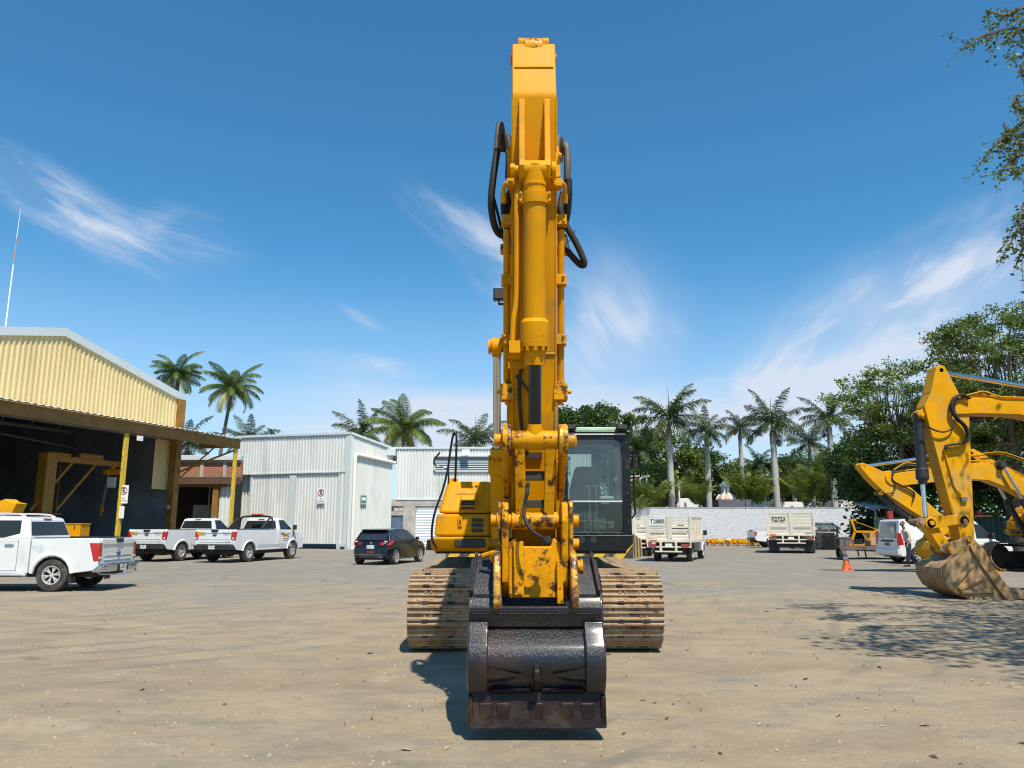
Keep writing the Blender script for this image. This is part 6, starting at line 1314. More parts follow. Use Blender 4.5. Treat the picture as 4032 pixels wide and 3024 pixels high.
def strap(pts, l0, l1, th): # plate laid on a polyline, th proud
    out = []; k = len(pts)
    for i, p in enumerate(pts):
        a_ = pts[max(i-1, 0)]; c_ = pts[min(i+1, k-1)]; dx, dz = c_[0]-a_[0], c_[1]-a_[1]; Ld = math.hypot(dx, dz); out.append((p[0]-dz/Ld*th, p[1]+dx/Ld*th))
    bb = MB(); sideprism(bb, list(pts)+out[::-1], l0, l1); return bb
for s in (-1, 1):
    a0, a1 = (s*.37, s*.525) if s > 0 else (-.525, -.37)
    bb = strap([fz(2452, 5.97)]+bulge[1:7], a0, a1, .045); bb.build('wear_plate', M_blk, bucket_o, bevel=.014, seg=2)
    bb = strap([fz(2668, 5.85), fz(2715, 5.88)], a0+.01, a1-.01, .055); bb.build('wear_plate', M_brn, bucket_o, bevel=.01)
    b = MB(); b.add([V3(s*.37, bulge[4][0]+.012, bulge[4][1]), V3(s*.37, bulge[6][0]+.07, bulge[5][1]-.02), V3(s*.10, bulge[5][0]+.035, bulge[5][1]+.015), V3(s*.37, bulge[6][0]-.03, bulge[6][1]), V3(s*.37, bulge[6][0]-.03, bulge[6][1])], [(0, 1, 2), (1, 3, 2), (0, 3, 1), (0, 2, 3)]); b.build('gusset', M_blk, bucket_o)
b = MB(); sideprism(b, [fz(2610, 5.79), (bulge[4][0]+.05, bulge[4][1]-.02), (bulge[5][0]+.09, bulge[5][1]-.02), (bulge[6][0]+.08, bulge[6][1]), bulge[6]], -.027, .027); b.build('center_rib', M_brn, bucket_o, bevel=.014)
b = MB(); b.bar(V3(-.515, *fz(2400, 5.985)), V3(.515, *fz(2400, 5.985)), .045, .05); b.bar(V3(-.5, *fz(2416, 5.975)), V3(.5, *fz(2416, 5.975)), .03, .02); b.build('cross_bar', M_blk, bucket_o, bevel=.008)
b = MB()
for s in (-1, 1): b.add([V3(s*.36, bulge[6][0]+.0, bulge[6][1]+.0), V3(s*.33, bulge[6][0]+.05, bulge[6][1]-.01), V3(s*.04, bulge[6][0]+.05, bulge[6][1]-.01), V3(s*.04, bulge[6][0], bulge[6][1]+.01), V3(s*.36, bulge[7][0]+.01, bulge[7][1]-.02), V3(s*.04, bulge[7][0]+.01, bulge[7][1]-.02)], [(0, 1, 2, 3), (1, 4, 5, 2), (0, 4, 1), (2, 5, 3)])
b.build('lower_ledge', M_blk, bucket_o)
b = MB()
for s in (-1, 1): b.bar(V3(s*.485, sh_[1][0]-.01, sh_[1][1]+.04), V3(s*.505, sh_[2][0]+.02, sh_[2][1]+.02), .02, .07, (0, 0, 1)); b.bar(V3(s*.49, *sh_[2]), V3(s*.28, *sh_[2]), .02, .02)
b.build('edge_flange', M_blk, bucket_o)
b = MB() # lower brown shell skin with adapters
lowp = [fz(2722, 5.835), fz(2800, 5.785), fz(2868, 5.735)]
bb = strap(lowp, -.51, .51, .012); bb.build('cutting_edge', M_brn, bucket_o)
for i, l in enumerate((-.385, -.255, -.0, .235, .385)):
    b = MB(); w = .05; sideprism(b, [fz(2765, 5.80), fz(2770, 5.782), fz(2835, 5.748), (lip[0]-.006, lip[1]+.015), (lip[0]-.12, lip[1]-.0), (lip[0]-.10, lip[1]+.04)], l-w, l+w); ad = b.build('tooth_adapter', M_brn, bucket_o, bevel=.012)
    b = MB(); sideprism(b, [(lip[0]-.03, lip[1]+.03), (lip[0]-.03, lip[1]-.012), (lip[0]-.14, lip[1]-.03), (lip[0]-.30, lip[1]-.05), (lip[0]-.16, lip[1]+.03)], l-w*.8, l+w*.8); b.build('tooth', M_brn, ad, bevel=.012)
for s in (-1, 1):
    b = MB(); sideprism(b, [fz(2730, 5.83), fz(2740, 5.79), fz(2830, 5.74), (lip[0]-.0, lip[1]+.03), (lip[0]-.2, lip[1]+.03), (lip[0]-.22, lip[1]+.16)], s*.485, s*.527); b.build('side_cutter', M_brn, bucket_o, bevel=.014)
for s in (-1, 1):
    b = MB(); sideprism(b, [fz(2176, 6.12), fz(2200, 6.06), fz(2240, 6.0), fz(2300, 5.95), fz(2378, 5.90), fz(2398, 5.93), (sh_[3][0]-.1, sh_[3][1]), (ps[0]-.5, ps[1]-.15), (ps[0]-.5, ps[1]+.1), (ps[0]-.05, ps[1]+.16)], s*.275, s*.335); b.build('bucket_ear', M_rustye, bucket_o, bevel=.016)
b = MB(); b.tube(spline([V3(-.30, ps[0]+.1, ps[1]+.02), V3(-.36, ps[0]+.12, ps[1]+.09), V3(-.33, ps[0]+.14, ps[1]+.13), V3(-.43, ps[0]+.1, ps[1]+.10)], 4), .018, 6); b.build('lifting_eye', M_worn, bucket_o, smooth=True)
# ---- two excavators standing sideways on the right; forward is -X
def side_machine(label, d, Xm, px2, name='crawler_excavator', **k):
    def fzp(px, py, dd=d): p_ = P(px, py, dd); return (Xm-p_.x, p_.z)
    q = px2(fzp); q.update(main=False, paint=M_yel2, cylm=M_plast, rodm=M_chrome, foot=(.1, 1.95), bcyl=(1.5, 1.25), linkm=M_yel2, vs=1); q.update(k)
    e = excavator(name, label, (Xm, d, 0), R(-90)+k.get('yaw', 0), q); return e, fzp
# front one: stick hanging, dirty bucket on the ground
eA, fA = side_machine('yellow excavator at the right edge with hanging stick and muddy bucket resting on the ground', 17.8, 16.9,
    lambda f: dict(tail=f(3689, 1464), nose=f(3791, 2126), kt=.86, kv=.33, uc=.02, vc=.78, mid=(-.35, .60), cb=(.20, .85), rodpin=f(3645, 2059), linkpin=f(3711, 2158), sw=.40, bw=.5, lw=.16, bfr=.63, brad=.11, sfr=.40, scyl=f(4330, 1570), hump=.55,
      bprof=([(-.02, -.2), (.05, -.2), (.15, .15), (.36, .75), (.48, .95), (.60, .85), (.80, .55), (.93, .0), (1.0, -.2)], [(1.02, -.08), (1.03, .05), (1.0, .17), (.93, .40), (.80, 1.25), (.62, 1.8), (.50, 1.85), (.38, 1.7), (.2, 1.0), (.05, .3), (-.02, .16)])))
undercarriage(eA['root'], .6, 2.6, sep=False); house(eA['root'], M_yel2); cab(eA['root'])
M_mud = mat('muddy_bucket_steel', (.32, .205, .11), .7, .1, var=.3, vs=5, bump=.5, bs=20, dirt=(.46, .27, .05), da=.60, dw=.16, ds=2.2, dirt2=(.16, .09, .05), d2a=.6, d2s=6)
def side_bucket(e, f, pts, shell_i, w, m, ribs=(), teeth=(), small=True, lab=None):
    o0 = [f(x, y) for x, y in pts]; a_, b_ = shell_i; sh = o0[a_:b_]
    cx = sum(p[0] for p in o0)/len(o0); cz = sum(p[1] for p in o0)/len(o0)
    inn = [(p[0]+(cx-p[0])*.06, p[1]+(cz-p[1])*.06) for p in sh]
    b = MB(); sideprism(b, sh+inn[::-1], -w/2, w/2); bo = b.build('bucket', m, e['root'], bevel=.008)
    for s in (-1, 1): b = MB(); sideprism(b, [(p[0]+(cx-p[0])*.03, p[1]+(cz-p[1])*.03) for p in o0], s*(w/2-.03), s*(w/2+.0)); b.build('side_plate', m, bo)
    b = MB(); 
    for r_ in ribs:
        pr = [f(x, y) for x, y in r_]
        sideprism(b, pr, w/2+.001, w/2+.05)
        sideprism(b, pr, -w/2-.001, -w/2-.05)
    if ribs: b.build('side_rib', m, bo, bevel=.01)
    for i in range(5):
        if not teeth: break
        l = -w/2+.08+i*(w-.16)/4; b = MB(); sideprism(b, [f(x, y) for x, y in teeth], l-.06, l+.06); b.build('tooth', m, bo, bevel=.01)
    return bo
z4 = lambda *a: [(3250+x*.3535, 1900+y*.3535) for x, y in a]
bo = side_bucket(eA, fA, z4((1500, 640), (1600, 740), (1650, 870), (1830, 1110), (2010, 1255), (1900, 1325), (1700, 1322), (1500, 1290), (1350, 1235), (1220, 1150), (1145, 1030), (1140, 940), (1190, 880), (1290, 850), (1350, 790), (1400, 700)), (4, 16), 1.08, M_mud,
    ribs=(z4((1440, 900), (1490, 905), (1300, 1130), (1270, 1100)), z4((1590, 1030), (1612, 1050), (1350, 1180), (1310, 1150)), z4((1710, 1165), (1712, 1205), (1350, 1215), (1350, 1180)), z4((1600, 740), (1500, 640), (1440, 690), (1490, 800), (1850, 1310), (1990, 1250), (1830, 1110), (1680, 900))),
    teeth=z4((1940, 1230), (2060, 1275), (2180, 1330), (2180, 1350), (1980, 1335), (1880, 1330)))
b = MB()
for i in range(8):
    x, y = 1440+i*52, 1262+i*7+(5 if i < 3 else 0); a_, c_ = fA(*z4((x, y-22))[0]), fA(*z4((x+34, y-22+5))[0]); sideprism(b, [a_, c_, (c_[0], c_[1]-.16), (a_[0], a_[1]-.16)], .52, .575)
b.build('wear_strip', M_mud, bo, bevel=.008)
b = MB(); s4 = [fA(*p) for p in z4((1870, 1180), (1960, 1155), (2110, 1250), (2100, 1262), (1930, 1275), (1900, 1235), (1960, 1210))]; sideprism(b, s4, .53, .61); sideprism(b, s4, -.61, -.53); b.build('side_cutter', M_mud, bo, bevel=.008)
b = MB(); pb = z4((1420, 640), (1480, 600), (1560, 590), (1590, 640), (1590, 720), (1500, 760), (1300, 800), (1220, 760), (1215, 700), (1260, 675)); 
for s in (-1, 1): sideprism(b, [fA(*p) for p in pb], s*.17, s*.23)
b.build('bucket_ear', M_mud, bo, bevel=.02)
b = MB()
for x, y in ((1535, 640), (1305, 735), (1120, 455), (1485, 425), (1005, 435)): c_ = fA(*z4((x, y))[0]); b.cyl(V3(-.26, *c_), V3(.26, *c_), .05, n=14); b.cyl(V3(.20, *c_), V3(.235, *c_), .10, n=18)
b.build('bucket_pin', M_mud, eA['root'], smooth=True)
b = MB(); sideprism(b, [fA(*p) for p in z4((1060, 420), (1470, 395), (1510, 430), (1480, 470), (1100, 480))], .18, .22); sideprism(b, [fA(*p) for p in z4((1060, 420), (1470, 395), (1510, 430), (1480, 470), (1100, 480))], -.22, -.18); b.build('idler_plate', M_yel2, eA['root'], bevel=.01)
b = MB(); sideprism(b, [fA(*p) for p in z4((1095, 480), (1145, 460), (1340, 720), (1290, 760), (1220, 720))], -.12, .12); b.build('link_arm', M_yel2, eA['root'], bevel=.01)
z5 = lambda *a: [(3232+x*.3918, 1350+y*.3918) for x, y in a]
def sidehose(e, f, pts, r, l, m=M_rub, rib=0., nm='hose'):
    pts = [V3(l, *f(x, y)) for x, y in pts]; par = e['stick']; return hose(pts, r, m, rib, nm, par)
for l in (.26, .33): sidehose(eA, fA, z5((1420, 560+l*60), (1330, 545), (1260, 590), (1240, 680), (1290, 770), (1370, 850), (1405, 950), (1370, 1010), (1290, 1030), (1200, 1045), (1185, 1080)), .028, l, rib=.1)
sidehose(eA, fA, z5((985, 845), (1080, 895), (1170, 910), (1250, 870), (1280, 780), (1270, 680), (1290, 600), (1380, 560)), .02, .30)
sidehose(eA, fA, z5((1185, 1080), (1215, 1200), (1265, 1380), (1290, 1450), (1350, 1540)), .018, .23, M_yel2, nm='stick_pipe')
for k, yy in enumerate((0, 22)): sidehose(eA, fA, z5((1340, 560+yy), (1480, 525+yy), (1570, 510+yy), (1740, 560+yy), (2042, 575+yy), (2600, 640+yy)), .016, .28-.05*k, M_yel2, nm='boom_line')
b = MB(); c_ = fA(*z5((1380, 1575))[0]); b.box(-.03, .03, -.07, .07, -.05, .05, Matrix.Translation(V3(.23, *c_))); b.build('pipe_end', M_steel, eA['stick'])
# rear one: arm folded low, bucket tucked behind the walking man
eB, fB = side_machine('yellow excavator in the second row with its arched boom lowered and bright yellow bucket', 27., 19.6,
    lambda f: dict(tail=f(3363, 1842), nose=f(3748, 2112), kt=.95, kv=.25, uc=.05, vc=.52, mid=(-.4, .48), cb=(.05, .60), rodpin=f(3640, 2115), linkpin=f(3690, 2150), sw=.40, bw=.5, lw=.16, bfr=.70, brad=.10, sfr=.45, scyl=f(3800, 1780), hump=1.1, pin=f(3902, 1834)), yaw=R(4))
undercarriage(eB['root'], .6, 2.6, sep=False); house(eB['root'], M_yel2); cab(eB['root'])
bo = side_bucket(eB, fB, z4((1400, 600), (1440, 700), (1400, 800), (1280, 870), (1180, 880), (1080, 820), (1035, 740), (1050, 660), (1130, 610), (1250, 590)), (1, 9), 1.2, M_yel2)
b = MB()
pl = [fB(*p) for p in z4((1640, 870), (1700, 930), (1860, 1030), (1760, 1035), (1640, 960))]
for l in (-.45, -.15, .15, .45): sideprism(b, pl, l-.06, l+.06)
b.build('ripper_teeth'.replace('ripper_', 'yellow_'), M_yel, bo, bevel=.01)
for k in range(2): sidehose(eB, fB, z5((760, 1240), (650, 1280), (605, 1340+20*k), (620, 1400), (690, 1440), (770, 1480), (830, 1520), (815, 1600)), .022, .24+.04*k)
sidehose(eB, fB, z5((690, 1260), (620, 1310), (610, 1380), (635, 1440), (625, 1500), (570, 1525), (500, 1515), (450, 1500)), .022, .26)
for k, yy in enumerate((0, 18)): sidehose(eB, fB, z5((620, 1290+yy), (740, 1225+yy), (900, 1230+yy), (1130, 1195+yy), (1430, 1140+yy), (1700, 1110+yy), (1850, 1140+yy), (2042, 1210+yy)), .016, .27-.05*k, M_yel2, nm='boom_line')
# ------------------------------------------------------------------ road vehicles. local +Y forward, origin midway between the axles on the ground
def wheel(parent, x, y, r, w, rim, style='spoke', nsp=6, dirt=M_tyre, frac=.62):
    s = 1 if x > 0 else -1; b = MB()
    b.lathe([(r*frac, -w*.5), (r*.80, -w*.52), (r*.93, -w*.50), (r*.985, -w*.40), (r, -w*.2), (r, w*.2), (r*.985, w*.40), (r*.93, w*.50), (r*.80, w*.52), (r*frac, w*.5)], (x, y, r), 'x', 32, None, False)
    t = b.build('wheel', dirt, parent, smooth=True)
    b = MB(); xo = x+s*w*.5; rr = r*frac
    b.lathe([(rr, -.0*s), (rr*1.02, s*.006), (rr*.93, s*.004), (rr*.90, -s*.05), (rr*.90, -s*.13)], (xo, y, r), 'x', 28, None, False)
    b.cyl((xo-s*.13, y, r), (xo-s*.12, y, r), rr*.90, n=24)
    b.lathe([(.001, s*.002), (rr*.20, s*.001), (rr*.24, -s*.02), (rr*.24, -s*.08)], (xo-s*.02, y, r), 'x', 16)
    for k in range(nsp):
        a = 2*math.pi*k/nsp+.3; c, sn = math.cos(a), math.sin(a)
        if style == 'twin':
            for o_ in (-.05, .05): b.bar((xo-s*.035, y+c*rr*.2-sn*o_*.6, r+sn*rr*.2+c*o_*.6), (xo-s*.025, y+c*rr*.93-sn*o_*1.5, r+sn*rr*.93+c*o_*1.5), rr*.13, .035, (s, 0, 0))
        elif style == 'steel': b.bar((xo-s*.05, y+c*rr*.2, r+sn*rr*.2), (xo-s*.04, y+c*rr*.92, r+sn*rr*.92), rr*.42, .03, (s, 0, 0))
        else: b.bar((xo-s*.04, y+c*rr*.2, r+sn*rr*.2), (xo-s*.025, y+c*rr*.93, r+sn*rr*.93), rr*.26, .03, (s, 0, 0))
    b.build('rim', rim, t, smooth=True)
    b = MB(); b.cyl((xo-s*.115, y, r), (xo-s*.110, y, r), rr*.88, n=20); b.build('brake_disc', M_under, t)
    return t
def arc_pts(yc, zc, r, zb, n=9):
    """arch opening, from front (y large) to rear, above the line z=zb"""
    a0 = math.asin(max(-1, min(1, (zb-zc)/r))); return [(yc+r*math.cos(a0+(math.pi-2*a0)*i/n), zc+r*math.sin(a0+(math.pi-2*a0)*i/n)) for i in range(n+1)]
def pickup(name, label, loc, rz, p, group=None):
    t = thing(name, label, 'pickup truck', loc, rz, group); W = p['w']/2; wb = p['wb']/2; r = p['r']; ra = r*1.20; zb = p['zb']; zr = p['zrail']; ro, fo = p['ro'], p['fo']; yr, yf = -wb-ro, wb+fo
    yc0, yc1 = p['cab0'], p['cab1']; paint = p.get('paint', M_whp); zc_ = r
    # bed sides
    bedtop = [(yc0-.03, zr-.02), (yr+.06, zr), (yr, zr-.06), (yr, p.get('zrear', .62)), (yr+.12, zb+.06)]
    rear_arch = [(a, b) for a, b in arc_pts(-wb, zc_, ra, zb)]
    for s in (-1, 1):
        poly = bedtop+[(-wb-ra-.02, zb)]+rear_arch[::-1]+[(yc0-.03, zb)]
        if p.get('bed', True): b = MB(); b.prism(poly, s*(W-.09), s*W, 'x'); b.build('bed_side', paint, t, bevel=.018)
        # arch lip
        b = MB(); b.tube([(s*(W-.002), a, c) for a, c in arc_pts(-wb, zc_, ra+.02, zb)], [.045]*10, 8); 
        if p.get('bed', True): b.build('fender_flare', paint, t, smooth=True)
    if p.get('bed', True):
        b = MB(); b.box(-W+.09, W-.09, yr+.08, yc0-.03, .78, .83); b.box(-W+.09, W-.09, yc0-.1, yc0-.04, .8, zr-.03); b.build('bed_floor', M_plast, t)
        b = MB()
        for s in (-1, 1): b.box(s*(W-.095) if s < 0 else W-.11-.0, s*(W-.095)+.12 if s < 0 else W+.003, yr+.10, yc0-.05, zr-.012, zr+.012)
        b.build('bed_rail', M_plast, t, bevel=.004)
        # tailgate with pressed panels
        tg = MB(); tg.box(-W+.10, W-.10, yr-.01, yr+.07, p.get('zgate', .66), zr-.01); g_ = tg.build('tailgate', paint, t, bevel=.015)
        b = MB(); zc2 = p.get('zgate', .66); b.box(-W+.25, W-.25, yr-.022, yr-.012, zc2+.10, zc2+.115); b.box(-W+.25, W-.25, yr-.022, yr-.012, zc2+.21, zc2+.225); b.prism([(-W+.12, zr-.05), (W-.12, zr-.05), (W-.16, zr-.16), (-W+.16, zr-.16)], yr-.028, yr-.012, 'y'); b.build('tailgate_pressing', paint, g_, bevel=.004)
        b = MB(); b.prism([(-.19, zr-.015), (.19, zr-.015), (.15, zr-.12), (-.15, zr-.12)], yr-.045, yr-.02, 'y'); b.build('handle', M_plast, g_, bevel=.008)
    # lower cab and bonnet
    fa = arc_pts(wb, zc_, ra, zb)
    body = [(yc0, zb), (yc0, p['zbelt']), (yc1, p['zbelt']+.02), (yc1+.25, p['zhood']-.02), (yf-.35, p['zhood']-.10), (yf-.06, p['zhood']-.20), (yf, .75), (yf-.02, .50), (yf-.12, zb+.02), (wb+ra+.03, zb)]+fa+[]
    poly = body[:10]+fa+[(wb-ra-.02, zb)]
    b = MB(); b.prism(poly, -W, W, 'x'); bo = b.build('body', paint, t, bevel=.035, seg=3)
    b = MB()
    for s in (-1, 1): b.tube([(s*(W-.002), a, c) for a, c in arc_pts(wb, zc_, ra+.02, zb)], [.045]*10, 8)
    b.build('front_fender', paint, t, smooth=True)
    b = MB()
    for s in (-1, 1): b.box(s*(W+.0015)-.001, s*(W+.0015)+.001, p['door0'], p['door0']+.012, zb+.06, p['zbelt']); b.box(s*(W+.0015)-.001, s*(W+.0015)+.001, p['door1'], p['door1']+.012, zb+.06, p['zbelt']); b.box(s*(W+.0015)-.001, s*(W+.0015)+.001, p['door0'], p['door1'], zb+.06, zb+.072)
    b.build('door_seam', M_tgrey, bo)
    b = MB()
    for s in (-1, 1):
        for hy in p['handles']: b.box(s*(W+.001), s*(W+.035), hy-.11, hy+.11, p['zbelt']-.15, p['zbelt']-.115)
    b.build('door_handle', p.get('handm', M_plast), bo, bevel=.008)
    # greenhouse
    zt = p['h']; y0b, y0t, y1t, y1b = yc0+.02, yc0+p.get('rake_r', .10), yc1-p.get('rake_f', .75), yc1+.10; zb_ = p['zbelt']-.01; tin = p.get('tin', .16)
    wf = lambda q_: tin*max(0, (q_[1]-zb_)/(zt-zb_))
    b = MB(); b.prism([(y0b, zb_), (y1b, zb_), (y1t, zt-.02), (y1t-.25, zt), (y0t+.2, zt), (y0t, zt-.04)], -W+.02, W-.02, 'x', wf=wf); gh = b.build('cab_roof', paint, t, bevel=.05, seg=3)
    def side_y(z, front): u = (z-zb_)/(zt-zb_); return y1b+(y1t-y1b)*u if front else y0b+(y0t-y0b)*u
    zl, zh = zb_+.05, zt-.10
    gl = p.get('glass', M_glass)
    b = MB(); off = lambda z: (W-.02)-tin*(z-zb_)/(zt-zb_)+.004
    for w0, w1 in p['win']:
        for s in (-1, 1):
            yA0 = w0 if w0 is not None else side_y(zl, 0)+.1; yB0 = w1 if w1 is not None else side_y(zl, 1)-.12; yA1 = w0 if w0 is not None else side_y(zh, 0)+.1; yB1 = w1 if w1 is not None else side_y(zh, 1)-.10
            pl = [(yA0, zl), (yB0, zl), (yB1, zh), (yA1, zh)]
            if p.get('kick') and w0 is not None and w1 is not None and w0 < p['kick'][0]: pl = [(yA0+.03, zl+.10), (yA0+.4, zl), (yB0, zl), (yB1, zh), (yA1+.08, zh)]
            b.add([(s*off(z), y, z) for y, z in pl]+[(s*(off(z)-.02), y, z) for y, z in pl], [tuple(range(len(pl)))]+[(i, (i+1) % len(pl), len(pl)+(i+1) % len(pl), len(pl)+i) for i in range(len(pl))])
    b.build('side_window', gl, gh)
    wr = W-.02
    def hw(z): return wr-tin*(z-zb_)/(zt-zb_)
    for nm, fr_, zz in (('rear_window', 0, (zb_+.10, zt-.13)), ('windscreen', 1, (zb_+.06, zt-.08))):
        b = MB(); z0_, z1_ = zz; s_ = -1 if not fr_ else 1; q0, q1 = side_y(z0_, fr_)+s_*.004, side_y(z1_, fr_)+s_*.004; a0, a1 = hw(z0_)-.07, hw(z1_)-.09
        b.add([(-a0, q0, z0_), (a0, q0, z0_), (a1, q1, z1_), (-a1, q1, z1_), (-a0, q0-s_*.03, z0_), (a0, q0-s_*.03, z0_), (a1, q1-s_*.03, z1_), (-a1, q1-s_*.03, z1_)], [(0, 1, 2, 3), (0, 4, 5, 1), (1, 5, 6, 2), (2, 6, 7, 3), (3, 7, 4, 0)]); o = b.build(nm, gl if fr_ else p.get('rglass', gl), gh)
    b = MB(); b.box(-.16, .16, y0t-.03, y0t+.02, zt-.09, zt-.045); b.build('brake_light', M_red, gh, bevel=.008)
    # lamps
    for s in (-1, 1):
        b = MB(); z0_, z1_ = p['lamp']; b.prism([(yr-.012, z0_+.02), (yr-.012, z1_), (yr+p.get('lampd', .14)+.05, z1_), (yr+p.get('lampd', .14)*.55, z0_)], s*(W-p.get('lampw', .17)), s*(W+.008), 'x'); la = b.build('tail_lamp', M_red, t, bevel=.012)
        b = MB(); b.box(s*(W-.05)-.055, s*(W-.05)+.03 if s > 0 else -(W-.05)+.055, yr-.018, yr-.012, z0_+.06, z0_+.12); b.build('reversing_lens', M_wlens, la)
        b = MB(); b.prism([(yf-.30, p['zhood']-.24), (yf-.02, p['zhood']-.26), (yf+.004, p['zhood']-.42), (yf-.22, p['zhood']-.40)], s*(W-.38), s*(W+.006), 'x'); b.build('headlight', M_wlens, t, bevel=.012)
        b = MB(); b.box(s*(W+.02), s*(W+.20), yc1-.12, yc1-.0, p['zbelt']+.02, p['zbelt']+.26); b.bar((s*(W-.03), yc1-.05, p['zbelt']+.04), (s*(W+.06), yc1-.06, p['zbelt']+.07), .05, .05); b.build('side_mirror', p.get('mirm', M_plast), t, bevel=.03)
    b = MB(); b.box(-W+.3, W-.3, yf-.0, yf+.012, .62, p['zhood']-.28); b.build('grille', M_plast, t, bevel=.01)
    # bumpers and plate
    if p.get('bumper', True):
        b = MB(); zz0, zz1 = p['bump']; bm_ = p.get('bumpm', M_plast)
        b.prism([(-W+.0, yr+.14), (-W+.02, yr-.08), (-W+.2, yr-.16), (W-.2, yr-.16), (W-.02, yr-.08), (W-.0, yr+.14)], zz0, zz1, 'z'); bb = b.build('rear_bumper', bm_, t, bevel=.02)
        b = MB(); b.box(-.26, .26, yr-.175, yr-.16, zz0+.01, zz1-.01); b.build('plate_recess', M_plast, bb); b = MB(); b.box(-.155, .155, yr-.186, yr-.175, (zz0+zz1)/2-.075, (zz0+zz1)/2+.075); pl = b.build('number_plate', M_plate, bb)
        text('plate_lettering', p.get('plate', 'JX 4077'), .085, M_tgrey, pl, (0, yr-.188, (zz0+zz1)/2-.005)); b = MB(); b.box(-.08, .08, yr-.189, yr-.186, (zz0+zz1)/2+.048, (zz0+zz1)/2+.065); b.build('plate_band', M_sgreen, pl)
        b = MB(); b.box(-.04, .04, yr-.16, yr-.0, zz0-.09, zz0); b.build('tow_bar', M_plast, bb)
    # chassis and wheels
    b = MB(); b.box(-W+.25, W-.25, yr+.2, yf-.2, .34, .60); b.box(-.5, .5, yr+.25, -wb-.5, .36, .62); b.cyl((-W+.2, -wb, r), (W-.2, -wb, r), .07, n=10); b.cyl((-.1, -wb, r), (.15, -wb, r), .16, n=12); b.box(-W+.12, W-.12, -wb-ra+.0, -wb+ra, .78, .80); b.box(-W+.1, W-.1, wb-ra, wb+ra, .78, .80); b.cyl((.45, yr+.3, .38), (.45, -.2, .40), .035, n=8); b.build('chassis', M_under, t)
    for s in (-1, 1):
        for yy in (-wb, wb): wheel(t, s*(W-.14), yy, r, p.get('ww', .26), p['rim'], p['rs'], p['rn'], frac=p.get('rf', .60))
    return t
# near double-cab pickup, side-on at the left edge: facing -X
nb_ = P(193, 2331, 19.2); wbN = 3.15; rearX, rearY = -11.28, 20.1
nis = pickup('double_cab_pickup', 'white double cab pickup with roof rails at the left edge nearest the camera', (rearX-wbN/2, rearY, 0), R(90),
    dict(w=1.85, wb=wbN, r=.395, zb=.44, zrail=1.29, ro=1.12, fo=.9, cab0=-.98, cab1=1.55, zbelt=1.26, zhood=1.18, h=1.82, rake_r=.20, rake_f=.85, door0=-.70, door1=.38, handles=(-.48, .62), win=((-.70, .32), (.44, None)), kick=(0,),
         lamp=(.72, 1.17), lampd=.20, lampw=.14, bump=(.46, .64), bumpm=M_chrome, rim=M_rim, rs='twin', rn=6, zgate=.64, zrear=.6, rf=.56, mirm=M_chrome, handm=M_chrome, plate='JV 62 117'))
t = nis; yr_ = -wbN/2-1.12
b = MB()
for s in (-1, 1): b.tube(spline([(s*.62, -.62, 1.81), (s*.62, -.40, 1.875), (s*.62, .3, 1.895), (s*.62, .9, 1.87), (s*.62, 1.05, 1.80)], 5), .022, 8)
b.build('roof_rail', M_rim, t, smooth=True)
b = MB()
for s in (-1, 1): b.tube([(s*.98, -1.0, .40), (s*.98, -.88, .42), (s*.98, 1.25, .42)], .045, 10); b.box(s*.98-.04, s*.98+.04, -.8, 1.2, .455, .465)
b.build('side_step', M_rim, t, smooth=True)
b = MB()
for s in (-1, 1):
    b.tube([(s*(.926), -wbN/2-.36-.1, .44), (s*.926, -wbN/2-.47, .20)], .01, 4); b.box(s*.93-.02 if s > 0 else -.91-.02, s*.93+.0 if s > 0 else -.91+.0, -wbN/2-.50, -wbN/2-.44, .20, .50); b.box(s*.80-.12, s*.80+.12, -wbN/2-.49, -wbN/2-.475, .20, .50)
b.build('mud_flap', M_plast, t)
b = MB(); b.tube([(-.72, yr_-.20, .60), (-.80, yr_-.17, .66), (-.90, yr_-.05, .62), (-.92, yr_+.1, .52), (-.90, yr_-.08, .42), (-.6, yr_-.22, .40), (.6, yr_-.22, .40), (.90, yr_-.08, .42), (.92, yr_+.1, .52), (.90, yr_-.05, .62), (.80, yr_-.17, .66), (.72, yr_-.20, .60)], .018, 8); b.build('bumper_tube', M_chrome, t, smooth=True)
b = MB(); rr_ = [(.07*math.cos(a*.4), yr_-.03, .90+.07*math.sin(a*.4)) for a in range(17)]; b.tube(rr_, .009, 6); b.box(-.09, .09, yr_-.035, yr_-.025, .885, .915); b.build('round_emblem', M_rimd, t)
b = MB(); b.prism([(-wbN/2+.24, .96), (-wbN/2+.27, 1.12), (-wbN/2+.54, 1.12), (-wbN/2+.54, 1.04), (-wbN/2+.36, .94)], .926, .9275, 'x'); b.prism([(-wbN/2+.24, .96), (-wbN/2+.27, 1.12), (-wbN/2+.54, 1.12), (-wbN/2+.54, 1.04), (-wbN/2+.36, .94)], -.9275, -.926, 'x'); b.build('fuel_flap', M_trimw, t)
